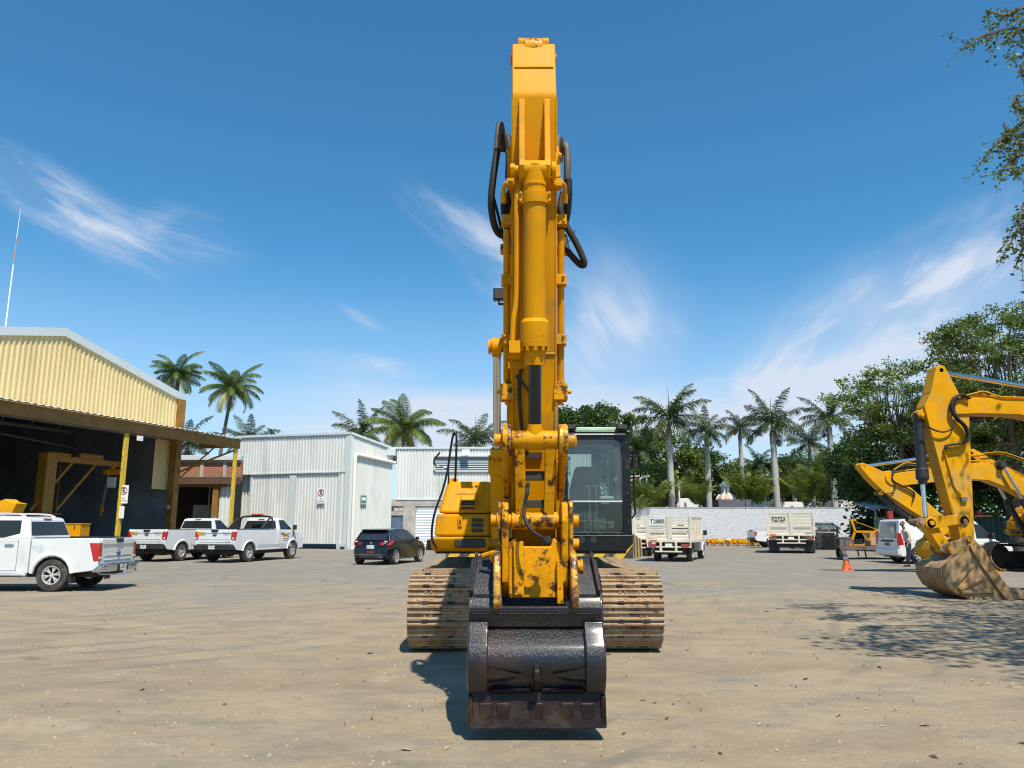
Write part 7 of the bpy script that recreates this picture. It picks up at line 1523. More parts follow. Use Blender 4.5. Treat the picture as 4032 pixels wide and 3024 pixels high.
# two single-cab trucks beside the sheds
FP = dict(w=2.0, wb=3.5, r=.41, zb=.50, zrail=1.42, ro=1.12, fo=.95, cab0=.38, cab1=1.75, zbelt=1.36, zhood=1.34, h=1.94, rake_r=.16, rake_f=.70, door0=.62, door1=1.62, handles=(.80,), win=((.66, None),),
          lamp=(.95, 1.32), lampd=.12, lampw=.19, bump=(.56, .76), rim=M_rims, rs='steel', rn=6, zgate=.78, zrear=.72, rf=.56)
def ford(label, rear, plate, num, group='single cab trucks beside the sheds'):
    th = R(-15.7); c = Vector((rear[0], rear[1], 0))+Vector((-math.sin(th), math.cos(th), 0))*1.75+Vector((-math.cos(th), -math.sin(th), 0))*.86
    q_ = dict(FP); q_['plate'] = plate; t = pickup('single_cab_pickup', label, (c.x, c.y, 0), th, q_, group); yr = -1.75-1.12
    b = MB(); b.box(-.86, -.56, yr-.031, yr-.0285, 1.20, 1.31); b.build('orange_decal', M_logoy, t); text('decal_lettering', 'TRACSA', .062, M_txt, t, (-.71, yr-.032, 1.255)); b = MB(); b.box(-.555, -.49, yr-.031, yr-.0285, 1.20, 1.31); b.box(-.50, -.49, yr-.031, yr-.029, 1.2, 1.31); b.build('decal_square', M_txt, t); b = MB(); b.box(-.543, -.503, yr-.0325, yr-.031, 1.225, 1.285); b.build('decal_window', M_white, t)
    text('tailgate_lettering', '800 561 4944', .065, M_tgrey, t, (.60, yr-.03, 1.265)); text('tailgate_lettering', 'www.tracsa.com', .03, M_tgrey, t, (.60, yr-.03, 1.205)); text('unit_number', num, .10, M_tgrey, t, (.66, yr-.012, .88))
    b = MB(); b.lathe([(.001, -.008), (.045, -.006), (.05, .0)], (0, yr-.03, 1.20), 'y', 20, Matrix.Translation((0, 0, 1.2)) @ Matrix.Diagonal((2.2, 1, 1, 1)) @ Matrix.Translation((0, 0, -1.2))); b.build('oval_emblem', M_blue, t); text('emblem_script', 'Ford', .055, M_rim, t, (0, yr-.040, 1.20))
    b = MB(); b.box(1.004, 1.007, .84, 1.30, 1.06, 1.22); b.build('door_decal', M_logoy, t); b = MB(); b.box(1.004, 1.007, 1.30, 1.42, 1.06, 1.22); b.build('door_decal_square', M_txt, t); b = MB(); b.box(1.0072, 1.0085, 1.325, 1.395, 1.09, 1.18); b.build('decal_window', M_white, t)
    text('door_lettering', 'TRACSA', .105, M_txt, t, (1.009, 1.07, 1.135), 'right'); text('door_lettering', '800 561 4944', .085, M_tgrey, t, (1.004, 1.12, .97), 'right'); text('door_lettering', 'www.tracsa.com.mx', .05, M_tgrey, t, (1.004, 1.12, .88), 'right')
    b = MB(); b.prism([(-1.75+.6, .60), (1.62, .60), (1.62, .76), (-1.75+.6, .74)], 1.0005, 1.002, 'x'); b.build('lower_body_stripe', mat('pale_grey_stripe', (.45, .46, .46), .4), t)
    b = MB(); b.prism([(1.66, 1.05), (1.74, 1.30), (1.80, 1.30), (1.78, 1.12)], 1.001, 1.008, 'x'); b.build('fender_vent', M_plast, t)
    return t
g1 = G(730, 2209)-Vector((.32, 0, 0)); g2 = G(992, 2213)-Vector((.26, 0, 0))
f1 = ford('white single cab pickup between the near pickup and the one with the roll bar', g1, 'JX 4471', 'T-3154')
f2 = ford('white single cab pickup with black roll bar and orange roof beacon', g2, 'JU 42 779', '1-3122')
b = MB()
for s in (-1, 1): b.tube(spline([(s*.88, -.75, 1.44), (s*.86, -.28, 1.80), (s*.80, .02, 1.93)], 6), .045, 8)
b.tube(spline([(-.90, .12, 1.42), (-.86, .12, 1.80), (-.72, .12, 1.99), (0, .12, 2.02), (.72, .12, 1.99), (.86, .12, 1.80), (.90, .12, 1.42)], 6), .045, 10); b.build('roll_bar', M_plast, f2, smooth=True)
b = MB(); b.box(-.24, .30, .02, .22, 2.065, 2.14); b.build('roof_beacon', M_cone, f2, bevel=.02)
b = MB(); q_ = 1.36
b.add([(-.28, .47, 1.60), (.12, .475, 1.60), (.10, .50, 1.80), (-.24, .497, 1.80)], [(0, 1, 2, 3)])
# black hatchback
def hatch(name, label, loc, rz):
    t = thing(name, label, 'car', loc, rz); W = .89; wb = 1.29; r = .32; ra = .375; zb = .22; yr, yf = -wb-.66, wb+.82
    poly = [(yr+.10, zb+.06), (yr+.01, .36), (yr, .62), (yr+.06, .86), (yr+.10, .96), (yr+.5, 1.0), (wb-.35, .98), (wb+.25, .90), (yf-.2, .76), (yf-.02, .60), (yf, .36), (yf-.1, zb)]
    fa = arc_pts(wb, r, ra, zb); ra_ = arc_pts(-wb, r, ra, zb)
    b = MB(); b.prism(poly+fa+ra_+[], -W, W, 'x', wf=lambda q: .05*max(0, (q[1]-.6)/.4)+.04*max(0, (.45-q[1])/.25) + .16*max(0, (yr+.35-q[0])/.35)*(1) + .12*max(0, (q[0]-yf+.4)/.4)); bo = b.build('body', M_blkp, t, bevel=.05, seg=3)
    zt = 1.46; zb_ = .96; wf = lambda q: .24*max(0, (q[1]-zb_)/(zt-zb_))
    b = MB(); b.prism([(yr+.14, zb_-.05), (wb-.2, zb_-.02), (wb-.95, zt-.06), (wb-1.35, zt), (-.6, zt), (yr+.50, zt-.07), (yr+.38, zt-.12)], -W+.045, W-.045, 'x', wf=wf); gh = b.build('cabin', M_blkp, t, bevel=.06, seg=3)
    off = lambda z: W-.045-.24*(z-zb_)/(zt-zb_)+.006
    b = MB()
    for s in (-1, 1):
        for pl in ([(-.95, 1.03), (-.10, 1.0), (-.10, 1.36), (-.80, 1.34), (-1.1, 1.2)], [(-.05, 1.0), (.80, 1.0), (.30, 1.34), (-.05, 1.37)]):
            b.add([(s*off(z), y, z) for y, z in pl]+[(s*(off(z)-.03), y, z) for y, z in pl], [tuple(range(len(pl)))]+[(i, (i+1) % len(pl), len(pl)+(i+1) % len(pl), len(pl)+i) for i in range(len(pl))])
    b.build('side_window', M_glass, gh)
    b = MB(); b.add([(-.66, yr+.145, .99), (.66, yr+.145, .99), (.55, yr+.375, 1.33), (-.55, yr+.375, 1.33)], [(0, 1, 2, 3)]); b.build('rear_window', mat('dusty_black_glass', (.02, .024, .03), .15, dirt=(.12, .12, .12), da=.66, dw=.06, ds=25, coat=.6), gh)
    b = MB(); b.prism([(yr+.36, 1.36), (yr+.24, 1.40), (yr+.26, 1.425), (yr+.6, 1.45)], -.56, .56, 'x'); b.build('roof_spoiler', M_blkp, gh, bevel=.01)
    b = MB(); b.tube([(0, -.1, 1.46), (-.02, -.2, 1.65)], .005, 4); b.build('aerial', M_plast, gh)
    for s in (-1, 1):
        b = MB(); b.add([(s*.42, yr+.015, .80), (s*.84, yr+.10, .80), (s*.88, yr+.34, .90), (s*.86, yr+.30, 1.0), (s*.62, yr+.05, .96), (s*.44, yr+.03, .90), (s*.42, yr+.15, .80), (s*.80, yr+.20, .80), (s*.80, yr+.40, .90), (s*.8, yr+.40, 1.0), (s*.6, yr+.25, .96), (s*.44, yr+.2, .90)], [(0, 1, 2, 3, 4, 5), (0, 6, 7, 1), (1, 7, 8, 2), (2, 8, 9, 3), (3, 9, 10, 4), (4, 10, 11, 5), (5, 11, 6, 0)]); la = b.build('tail_lamp', M_red, t, bevel=.006)
        b = MB(); b.box(s*.66-.06, s*.66+.06, yr+.03, yr+.05, .92, .965); b.build('lens_chrome', M_wlens, la)
        b = MB(); b.box(s*(W-.02), s*(W+.14), .66, .78, .98, 1.09); b.build('side_mirror', M_blkp, t, bevel=.03)
    b = MB(); b.box(-.50, .50, yr-.01, yr+.03, .27, .46); bb = b.build('rear_diffuser', M_plast, bo, bevel=.02)
    b = MB(); b.box(-.66, .66, yr-.015, yr, .40, .415); b.build('chrome_strip', M_chrome, bo)
    b = MB(); b.cyl((.44, yr-.04, .31), (.44, yr+.05, .31), .03, n=12); b.cyl((.53, yr-.04, .31), (.53, yr+.05, .31), .03, n=12); b.build('tail_pipe', M_chrome, bo, smooth=True)
    b = MB(); b.box(-.16, .16, yr-.012, yr+.02, .66, .79); pl = b.build('number_plate', M_plate, t); text('plate_lettering', 'JSL 75 16', .075, M_tgrey, pl, (0, yr-.014, .725))
    b = MB(); b.box(-.16, .16, yr-.005, yr+.06, .50, .54); b.build('fog_lamp', M_redd, t)
    b = MB(); b.prism([(-.035, .86), (-.01, .85), (.0, .82), (.03, .80), (.02, .84), (.035, .88), (.01, .93), (-.02, .92)], yr+.028, yr+.05, 'y'); b.build('lion_shaped_emblem', M_chrome, t)
    text('badge', '208', .07, M_rim, t, (.62, yr+.045, .87))
    b = MB(); b.box(-W+.2, W-.2, yr+.2, yf-.2, .2, .4); b.build('chassis', M_under, t)
    for s in (-1, 1):
        for yy in (-wb, wb): wheel(t, s*(W-.11), yy, r, .21, M_rims, 'twin', 6, frac=.68)
    return t
th = R(-15.7); g = G(1552, 2223); c = g+Vector((-math.sin(th), math.cos(th), 0))*1.29+Vector((-math.cos(th), -math.sin(th), 0))*.78
hatch('black_hatchback', 'shiny black hatchback parked in front of the rear wing', (c.x, c.y, 0), th)
# stake-bed trucks
def stakes(t, W, y0, y1, z0, z1, door=True, num=None, solid=False, gapn=6):
    b = MB()
    for s in (-1, 1):
        n = 7
        for i in range(n+1): y = y0+(y1-y0)*i/n; b.box(s*W-.025, s*W+.025, y-.03, y+.03, z0, z1)
        for k in range(gapn): z = z0+.04+(z1-z0-.12)*k/gapn; b.box(s*(W-.02)-.012, s*(W-.02)+.012, y0, y1, z, z+(z1-z0)/gapn*.62)
        b.box(s*W-.03, s*W+.03, y0, y1, z1-.05, z1)
    b.build('side_rack', M_crm, t)
    b = MB()
    for k in range(gapn): z = z0+.04+(z1-z0-.12)*k/gapn; b.box(-W, W, y1-.02, y1+.02, z, z+(z1-z0)/gapn*.62)
    b.build('front_rack', M_crm, t)
    b = MB(); b.box(-W-.05, W+.05, y0-.08, y1+.05, z0-.14, z0); b.box(-W+.0, W, y0-.12, y0-.08, z0-.12, z0-.02); b.build('load_bed', M_crm, t, bevel=.008)
    for s in (-1, 1):
        x0_, x1_ = (.03, W-.02) if s > 0 else (-W+.02, -.03); b = MB()
        for x in (x0_, x1_-.09, x0_+.03): b.box(x, x+.07, y0-.07, y0-.02, z0, z1)
        for k in range(gapn):
            z = z0+.05+(z1-z0-.12)*k/gapn; b.box(x0_, x1_, y0-.05, y0-.025, z, z+(z1-z0)/gapn*(.92 if solid else .60))
            if solid: b.box(x0_+.1, x1_-.1, y0-.062, y0-.05, z+.02, z+.04)
        b.box(x0_, x1_, y0-.07, y0-.02, z1-.06, z1); b.box(x0_+.02, x0_+.12, y0-.09, y0-.07, z0+.05, z1-.1); b.box(x0_+.10, x1_-.15, y0-.09, y0-.07, z0+(z1-z0)*.3, z0+(z1-z0)*.33)
        b.build('rear_gate', M_crm, t, bevel=.006)
    b = MB(); b.box(-W-.05, -W+.06, y0-.10, y0+.02, z0-.1, z1+.01); b.box(W-.06, W+.05, y0-.10, y0+.02, z0-.1, z1+.01); b.box(-.05, .05, y0-.10, y0-.06, z0, z1); b.build('corner_post', M_crm, t, bevel=.008)
    b = MB(); b.box(-W+.1, -W+.45, y0-.14, y0-.12, z0-.06, z0-.02); b.build('amber_reflector', M_amb, t)
    b = MB(); b.box(-W+.0, W, y0-.16, y0-.10, z0-.36, z0-.30); 
    for x in (-W*.36, W*.33): b.box(x-.05, x+.05, y0-.19, y0-.12, z0-.52, z0-.12)
    b.box(-W*.62, W*.60, y0-.20, y0-.14, z0-.56, z0-.50); b.box(-W, -W+.05, y0-.15, y0-.05, z0-.36, z0); b.box(W-.05, W, y0-.15, y0-.05, z0-.36, z0); b.build('rear_bumper', M_crm, t, bevel=.008)
    for s in (-1, 1): b = MB(); b.box(s*(W-.26)-.17, s*(W-.26)+.17, y0-.185, y0-.14, z0-.33, z0-.19); b.build('tail_lamp', M_redd, t, bevel=.01)
    b = MB(); b.box(-.16, .16, y0-.15, y0-.135, z0-.31, z0-.18); b.build('number_plate', M_plate, t)
    if num:
        xx = -W*.52; b = MB(); b.box(xx-W*.36, xx+W*.36, y0-.075, y0-.068, z1-(z1-z0)*.38, z1-.07) if not solid else b.box(xx-W*.2, xx+W*.22, y0-.078, y0-.0705, z1-(z1-z0)*.40, z1-(z1-z0)*.22); b.build('number_panel', M_white if not solid else M_crm, t)
        text('unit_number', num, .26 if not solid else .30, M_txt, t, (xx+.02, y0-.082 if not solid else y0-.096, z1-(z1-z0)*(.22 if not solid else .31)))
stk = 'cream stake bed trucks'
sp2 = dict(w=1.75, wb=3.1, r=.35, zb=.42, zrail=1.15, ro=.95, fo=.85, cab0=.35, cab1=1.55, zbelt=1.10, zhood=1.08, h=1.66, door0=.5, door1=1.45, handles=(.62,), win=((.55, None),), lamp=(.7, .9), bump=(.5, .6), rim=M_rims, rs='steel', rn=8, bed=False, bumper=False, rf=.60, ww=.24)
def stake_truck(label, rearR, th, num, W=.98, z0=.98, z1=1.98, L=3.0, solid=False, pr=sp2, cat='truck'):
    wbh = pr['wb']/2; c = rearR+Vector((-math.sin(th), math.cos(th), 0))*wbh+Vector((-math.cos(th), -math.sin(th), 0))*(pr['w']/2-.12)
    t = pickup('stake_truck', label, (c.x, c.y, 0), th, pr, stk); t['category'] = 'truck'; stakes(t, W, -wbh-.95, -wbh-.95+L, z0, z1, num=num, solid=solid)
    for ch in list(t.children):
        if ch.name.startswith('tail_lamp') and ch.data.materials[0] == M_red:
            for cc in list(ch.children): bpy.data.objects.remove(cc)
            bpy.data.objects.remove(ch)
    b = MB(); b.box(-.62, .62, -wbh-.8, -wbh+1.8, z0-.30, z0-.14); b.box(-.45, -.1, -wbh-.4, -wbh+.9, .38, .62); b.build('chassis_rail', M_under, t); return t
T1 = stake_truck('cream stake bed truck with a number on a white board and its side showing', G(2735, 2210)-Vector((.17, 0, 0)), R(-22.5), 'T2885')
T0 = stake_truck('cream stake bed truck half hidden behind the excavator cab', G(2560, 2188), R(-12), None)
bp2 = dict(sp2); bp2.update(w=2.3, wb=3.6, r=.42, zb=.5, h=2.2, zbelt=1.4, zhood=1.35, cab1=1.7, ww=.5)
T2 = stake_truck('large cream stake bed truck with closed plank gates seen straight from behind', G(3180, 2178)+Vector((.2, 0, 0)), R(-20), 'T2723', 1.27, 1.12, 2.32, 3.9, True, bp2)
b = MB()
for s in (-1, 1): b.box(s*.95-.28, s*.95+.28, -1.8-.62, -1.8-.60, .10, .86)
b.build('mud_flap', M_plast, T2)
# white pickup parked along the wall, half hidden behind the big stake truck
mp_ = dict(w=1.8, wb=3.0, r=.37, zb=.42, zrail=1.25, ro=1.2, fo=.95, cab0=-.4, cab1=1.5, zbelt=1.18, zhood=1.14, h=1.78, door0=-.2, door1=.6, handles=(0.,), win=((-.2, .5), (.6, None)), lamp=(.8, 1.15), bump=(.5, .64), bumpm=M_plast, rim=M_rim, rs='spoke', rn=6, zgate=.7, zrear=.62, rf=.62)
xr = P(2944+38, 2150, 56.5).x; T3 = pickup('white_pickup', 'white pickup parked along the stone wall half hidden by the large stake truck', (xr+1.05+1.5, 57.3, 0), R(-90), mp_)
b = MB(); b.tube(spline([(-.78, -.95, 1.26), (-.78, -.85, 1.62), (-.72, -.55, 1.72), (-.72, -.4, 1.7)], 5), .04, 8); b.tube(spline([(.78, -.95, 1.26), (.78, -.85, 1.62), (.72, -.55, 1.72), (.72, -.4, 1.7)], 5), .04, 8); b.build('roll_bar', M_plast, T3, smooth=True)
# white van with lettering
def van(label, loc, rz):
    t = thing('white_van', label, 'van', loc, rz); W = .95; wb = 1.55; r = .335; ra = .40; zb = .30; yr, yf = -wb-.85, wb+.92
    poly = [(yr+.08, zb), (yr, .45), (yr+.0, .95), (yf-.75, .98), (yf-.2, .86), (yf, .66), (yf, .42), (yf-.1, zb)]
    b = MB(); b.prism(poly+arc_pts(wb, r, ra, zb)+arc_pts(-wb, r, ra, zb), -W, W, 'x'); bo = b.build('body', M_whp, t, bevel=.04, seg=3)
    zt = 1.86; zb_ = .94; wf = lambda q: .13*max(0, (q[1]-zb_)/(zt-zb_))
    b = MB(); b.prism([(yr+.01, zb_), (yf-.62, zb_), (yf-1.45, zt-.06), (yf-1.8, zt), (yr+.4, zt), (yr+.16, zt-.04)], -W+.01, W-.01, 'x', wf=wf); gh = b.build('cabin', M_whp, t, bevel=.06, seg=3)
    off = lambda z: W-.01-.13*(z-zb_)/(zt-zb_)+.005
    b = MB()
    for s in (-1, 1):
        pl = [(.95, 1.05), (1.75, 1.05), (1.20, 1.62), (.95, 1.66)]; b.add([(s*off(z), y, z) for y, z in pl]+[(s*(off(z)-.03), y, z) for y, z in pl], [(0, 1, 2, 3)]+[(i, (i+1) % 4, 4+(i+1) % 4, 4+i) for i in range(4)])
    b.build('door_window', M_glass, gh)
    b = MB(); b.add([(-.68, yr+.01+.0, 1.05), (.68, yr+.01, 1.05), (.60, yr+.115, 1.72), (-.60, yr+.115, 1.72)], [(0, 1, 2, 3)]); b.build('rear_window', M_glassl, gh); text('window_lettering', '46', .3, M_white, gh, (.42, yr+.03, 1.42))
    b = MB(); b.add([(-.8, yf-.70, 1.02), (.8, yf-.70, 1.02), (.70, yf-1.38, 1.74), (-.70, yf-1.38, 1.74)], [(0, 1, 2, 3)]); b.build('windscreen', M_glass, gh)
    for s in (-1, 1):
        b = MB(); b.prism([(yr-.01, .76), (yr-.01, 1.28), (yr+.12, 1.28), (yr+.22, .80)], s*(W-.14), s*(W+.008), 'x'); b.build('tail_lamp', M_red, t, bevel=.012)
        b = MB(); b.prism([(yf-.42, .80), (yf-.06, .72), (yf+.005, .6), (yf-.25, .62)], s*(W-.36), s*(W+.005), 'x'); b.build('headlight', M_wlens, t, bevel=.01)
        b = MB(); b.box(s*(W+.0), s*(W+.18), 1.52, 1.64, 1.02, 1.28); b.build('side_mirror', M_plast, t, bevel=.03)
        b = MB(); b.box(s*W-.004, s*W+.004, -1.0+.02, .90, .985, .997); b.box(s*W-.003, s*W+.003, .90, .912, .4, .97); b.box(s*W-.003, s*W+.003, 1.86, 1.872, .4, .9); b.build('panel_seam', M_tgrey, t)
        face = 'right' if s > 0 else 'left'
        for (y, z, sz) in ((-.18, 1.22, .20), (1.25, .74, .17)): text('side_lettering', 'KARCHER', sz, M_txt, t, (s*(off(z)+.003 if z > .95 else W+.004), y, z), face, sx=1.15)
        b = MB(); b.box(s*(off(1.07)+.002)-.002, s*(off(1.07)+.002)+.002, -.50, .45, 1.055, 1.085); b.box(s*(W+.003)-.002, s*(W+.003)+.002, .95, 1.6, .585, .615); b.build('yellow_stripe', M_logoy, t)
        for k, tx in enumerate(('www.karcher.com.mx', '01 800 024 13 13')): text('side_lettering', tx, .075, M_tgrey, t, (s*(W+.004), 1.3, .49-k*.1), face)
    b = MB(); b.box(-W+.02, W-.02, yr-.06, yr+.05, .36, .60); b.build('rear_bumper', M_whp, t, bevel=.03); b = MB(); b.box(-.5, .5, yr-.01, yr+.0, .90, .98); b.build('rear_handle_strip', M_plast, t); b = MB(); b.box(-.2, .2, yr-.012, yr, .74, .86); b.build('number_plate', M_concd, t)
    b = MB(); b.box(-W+.2, W-.2, yr+.2, yf-.2, .25, .5); b.build('chassis', M_under, t)
    for s in (-1, 1):
        for yy in (-wb, wb): wheel(t, s*(W-.13), yy, r, .22, M_rims, 'spoke', 7, frac=.66)
    return t
vx = P(3485, 2190, 33.6).x; van('white delivery van with company lettering behind the walking man', (vx+.85+1.55+.1, 33.6, 0), R(-88))
# ------------------------------------------------------------------ smaller things
# traffic cone
g = G(3334, 2248); t = thing('traffic_cone', 'orange traffic cone with two white bands on the open yard', 'traffic cone', (g.x, g.y, 0))
b = MB(); b.prism([(-.20, -.20), (.20, -.20), (.20, .20), (-.20, .20)], 0, .035, 'z'); b.build('cone_base', M_cone, t, bevel=.02)
cr_ = lambda z: .155-.125*(z-.03)/.70
b = MB(); b.lathe([(.168, .03), (.155, .05), (cr_(.25), .25), (cr_(.38), .38), (cr_(.55), .55), (cr_(.72), .72), (.018, .73)], (0, 0, 0), 'z', 28); b.build('cone_body', M_cone, t, smooth=True)
for a, c in ((.40, .50), (.58, .69)): b = MB(); b.lathe([(cr_(a)+.001, a), (cr_(a)+.004, a), (cr_(c)+.004, c), (cr_(c)+.001, c)], (0, 0, 0), 'z', 28); b.build('reflective_band', M_white, t, smooth=True)
# flat trailer with a yellow lifting frame on it
tx0, tx1 = P(3265, 2195, 37.5).x, P(3500, 2195, 37.5).x; t = thing('flat_trailer', 'low flat trailer with wire side panel behind the traffic cone', 'trailer', (tx0, 37.5, 0))
Lt = tx1-tx0
b = MB(); b.box(.3, Lt+1.0, -.6, 1.3, .52, .60); b.box(.3, Lt+1.0, -.65, -.6, .46, .62); b.box(.3, Lt+1, 1.3, 1.35, .46, .62)
for i in range(6): x = .4+i*.6; b.box(x, x+.05, -.6, 1.3, .42, .52)
b.build('deck', mat('rusty_deck', (.15, .10, .075), .8, var=.3), t)
b = MB(); b.box(.25, .31, -.65, 1.35, .5, 1.02); b.tube([(.05, -.6, .95), (.5, -.6, 1.0), (.9, -.6, .9), (.95, -.6, .62)], .025, 6); b.tube([(.1, -.6, 1.0), (.1, -.6, .5)], .03, 6); b.tube([(.55, -.6, 1.0), (.55, -.6, .6)], .02, 6); b.build('end_frame', M_under, t)
b = MB(); 
for i in range(10): b.bar((.55+i*.09, -.63, .62), (.55+i*.09, -.63, .95), .008, .008)
for i in range(5): b.bar((.5, -.63, .66+i*.07), (1.4, -.63, .66+i*.07), .008, .008)
b.build('wire_panel', M_steel, t)
for y in (-.75,): wheel(t, .25, y, .33, .2, M_rimd, 'steel', 6)
for o in [o for o in t.children if o.name.startswith('wheel')]: o.location = (.0, .0, 0)
b = MB(); b.bar((1.25, -.3, .46), (1.3, -.3, .15), .05, .05); b.bar((1.6, -.3, .46), (1.65, -.3, .05), .05, .05); b.box(1.55, 1.75, -.4, -.2, .0, .04); b.build('prop_leg', M_under, t)
t2 = thing('yellow_lifting_frame', 'yellow steel A shaped lifting frame lying on the trailer', 'lifting frame', (tx0, 37.3, .62))
b = MB(); b.bar((.95, 0, 0), (1.25, 0, .70), .10, .10); b.bar((1.25, 0, .70), (1.12, 0, 1.22), .09, .10); b.bar((1.05, 0, 1.22), (1.35, 0, 1.22), .08, .08); b.bar((1.2, 0, .68), (2.3, 0, .66), .10, .10); b.bar((2.3, 0, .66), (3.4, 0, .25), .10, .10); b.bar((2.3, 0, .55), (2.3, 0, .80), .1, .12); b.bar((.95, 0, .05), (1.6, 0, .04), .08, .07); b.bar((1.6, 0, .04), (2.25, 0, .62), .07, .07); b.bar((1.6, 0, .60), (1.8, 0, .30), .05, .05); b.bar((1.3, 0, 1.15), (3.2, 0, .45), .03, .03)
b.build('frame_beam', M_yel, t2, bevel=.006)
b = MB(); b.cyl((1.78, -.06, .16), (1.78, .06, .16), .12, n=18); b.build('caster_wheel', M_under, t2)
t3 = thing('cardboard_box', 'cardboard box standing behind the yellow lifting frame', 'box', (tx0+2.9, 38.6, .62)); b = MB(); b.box(-.5, .5, -.35, .35, 0, .62); b.build('carton', M_card, t3, bevel=.01); b = MB(); b.box(-.5, .5, -.352, -.35, .3, .34); b.build('tape', M_wood, t3)
t3 = thing('cardboard_box', 'dark open crate beside the wire panel on the trailer', 'crate', (tx0+1.1, 38.4, .62)); t3.name = 'open_crate'; b = MB(); b.box(-.4, .4, -.3, .3, 0, .05); b.box(-.4, .4, -.3, -.27, .05, .4); b.box(-.4, .4, .27, .3, .05, .4); b.box(-.4, -.37, -.27, .27, .05, .4); b.box(.37, .4, -.27, .27, .05, .4); b.build('crate_wall', M_concd, t3)
# pallets
px0 = P(3250, 2100, 54).x
t = thing('pallet_stack', 'stack of wooden crates and pallets at the shaded end of stone wall', 'pallet stack', (px0, 54, 0)); b = MB()
for k, (w, z) in enumerate(((.62, 0.05), (.62, .42), (.66, .8), (.7, 1.15))):
    for i in range(5): b.box(-w, w, -.6+i*.28, -.45+i*.28, z+.1, z+.13)
    for x in (-w, -.05, w-.1): b.box(x, x+.1, -.6, .7, z, z+.1)
    for x in (-w*.9, w*.8): b.box(x, x+.09, -.6, -.5, z+.1, z+.34)
b.build('crate_slats', M_wood, t)
b = MB()
for i in range(8): b.bar((-.70+i*.21, -.6, 1.40), (-.84+i*.21, .4, 1.78), .13, .03)
b.box(-.8, .85, -.6, -.5, 1.30, 1.38); b.box(-.9, .75, .3, .4, 1.6, 1.72); b.build('top_pallet', mat('pale_pallet', (.6, .5, .36), .8, var=.1), t)
b = MB(); b.box(-.5, .5, -.35, .35, .1, 1.1); b.build('packed_load', M_card, t)
# yellow machine parts laid on pallets at the foot of the wall
def parts_row(px0, px1, d, label, seed):
    r = random.Random(seed); a, c = P(px0, 2140, d).x, P(px1, 2140, d).x; t = thing('yellow_machine_parts', label, 'machine parts', ((a+c)/2, d, 0), 0, 'yellow machine parts lined up along the wall'); w = (c-a)/2; b = MB(); x = -w
    while x < w:
        k = r.random(); l = .25+.35*r.random()
        if k < .5: b.cyl((x, -.3, .32+.1*r.random()), (x, .4, .34), .13+.08*r.random(), n=10)
        else: b.bar((x, -.3, .22), (x+l, .1, .30+.25*r.random()), .18, .16)
        x += l*.75
    b.box(-w, w, -.25, .35, .13, .22); b.cyl((-w, 0, .38), (w*.9, .1, .34), .08, n=8); b.build('yellow_pieces', M_yel, t, bevel=.01)
    b = MB(); b.box(-w-.1, w+.1, -.4, .5, .08, .11)
    for q_ in (-w, -.05, w-.1): b.box(q_, q_+.12, -.4, .5, 0, .08)
    b.build('pallet', M_wood, t); return t
parts_row(2786, 2850, 62.5, 'yellow parts on a pallet just right of the turned stake truck', 1)
parts_row(2868, 2950, 62, 'yellow parts on a pallet midway along the foot of the wall', 2)
parts_row(2966, 3010, 61.5, 'yellow parts on a pallet beside the rear wheel of the parked white pickup', 3)
# ------------------------------------------------------------------ walking man
def skin_mesh(name, chains, m, parent, sub=2):
    """chains: list of [(co, r), ...]; chains whose first point repeats an earlier one join there"""
    vs, es, rs = [], [], []; idx = {}
    for ch in chains:
        prev = None
        for co, r in ch:
            k = tuple(round(c, 4) for c in co)
            if k not in idx: idx[k] = len(vs); vs.append(co); rs.append(r)
            if prev is not None: es.append((prev, idx[k]))
            prev = idx[k]
    me = bpy.data.meshes.new(name); me.from_pydata(vs, es, []); o = bpy.data.objects.new(name, me); C.objects.link(o)
    sk = o.modifiers.new('skin', 'SKIN'); sk.branch_smoothing = .6
    if not me.skin_vertices: 
        bpy.context.view_layer.objects.active = o
    lay = me.skin_vertices[0].data if me.skin_vertices else None
    if lay:
        for i, r in enumerate(rs): lay[i].radius = r if isinstance(r, tuple) else (r, r)
        lay[0].use_root = True
    ss = o.modifiers.new('sub', 'SUBSURF'); ss.levels = sub; ss.render_levels = sub; bpy.context.view_layer.update()
    m2 = bpy.data.meshes.new_from_object(o.evaluated_get(bpy.context.evaluated_depsgraph_get())); bpy.data.objects.remove(o)
    m2.materials.clear(); m2.materials.append(m); m2.shade_smooth(); o = bpy.data.objects.new(name, m2); C.objects.link(o); o.parent = parent; return o
g = G(3583, 2231); man = thing('person', 'man in a pale striped shirt and dark trousers walking beside the van with head bowed', 'person', (g.x, g.y, 0), R(0))
# walks towards -X (left); local x = -forward; slight stoop
hipz = .93
Lh, Rh_ = (-.0, -.09, .90), (.0, .09, .90); pel = (0, 0, .94)
legs = [[(pel, (.15, .13)), ((-.01, 0, 1.08), (.15, .12)), ((-.04, 0, 1.25), (.17, .13)), ((-.07, 0, 1.40), (.16, .12)), ((-.09, 0, 1.47), (.07, .07)), ((-.13, 0, 1.55), (.055, .055)), ((-.16, 0, 1.62), (.085, .075)), ((-.17, 0, 1.69), (.09, .078)), ((-.165, 0, 1.74), (.05, .05))],
    [(pel, .13), (Lh, .10), ((-.06, -.10, .50), .065), ((-.10, -.10, .28), .06), ((-.08, -.10, .09), .042), ((-.20, -.11, .04), .035), ((-.27, -.11, .03), .025)],
    [(pel, .13), (Rh_, .10), ((.10, .10, .52), .065), ((.24, .10, .32), .058), ((.38, .10, .14), .042), ((.32, .10, .06), .035), ((.27, .10, .03), .028)]]
sh = (-.07, 0, 1.40)
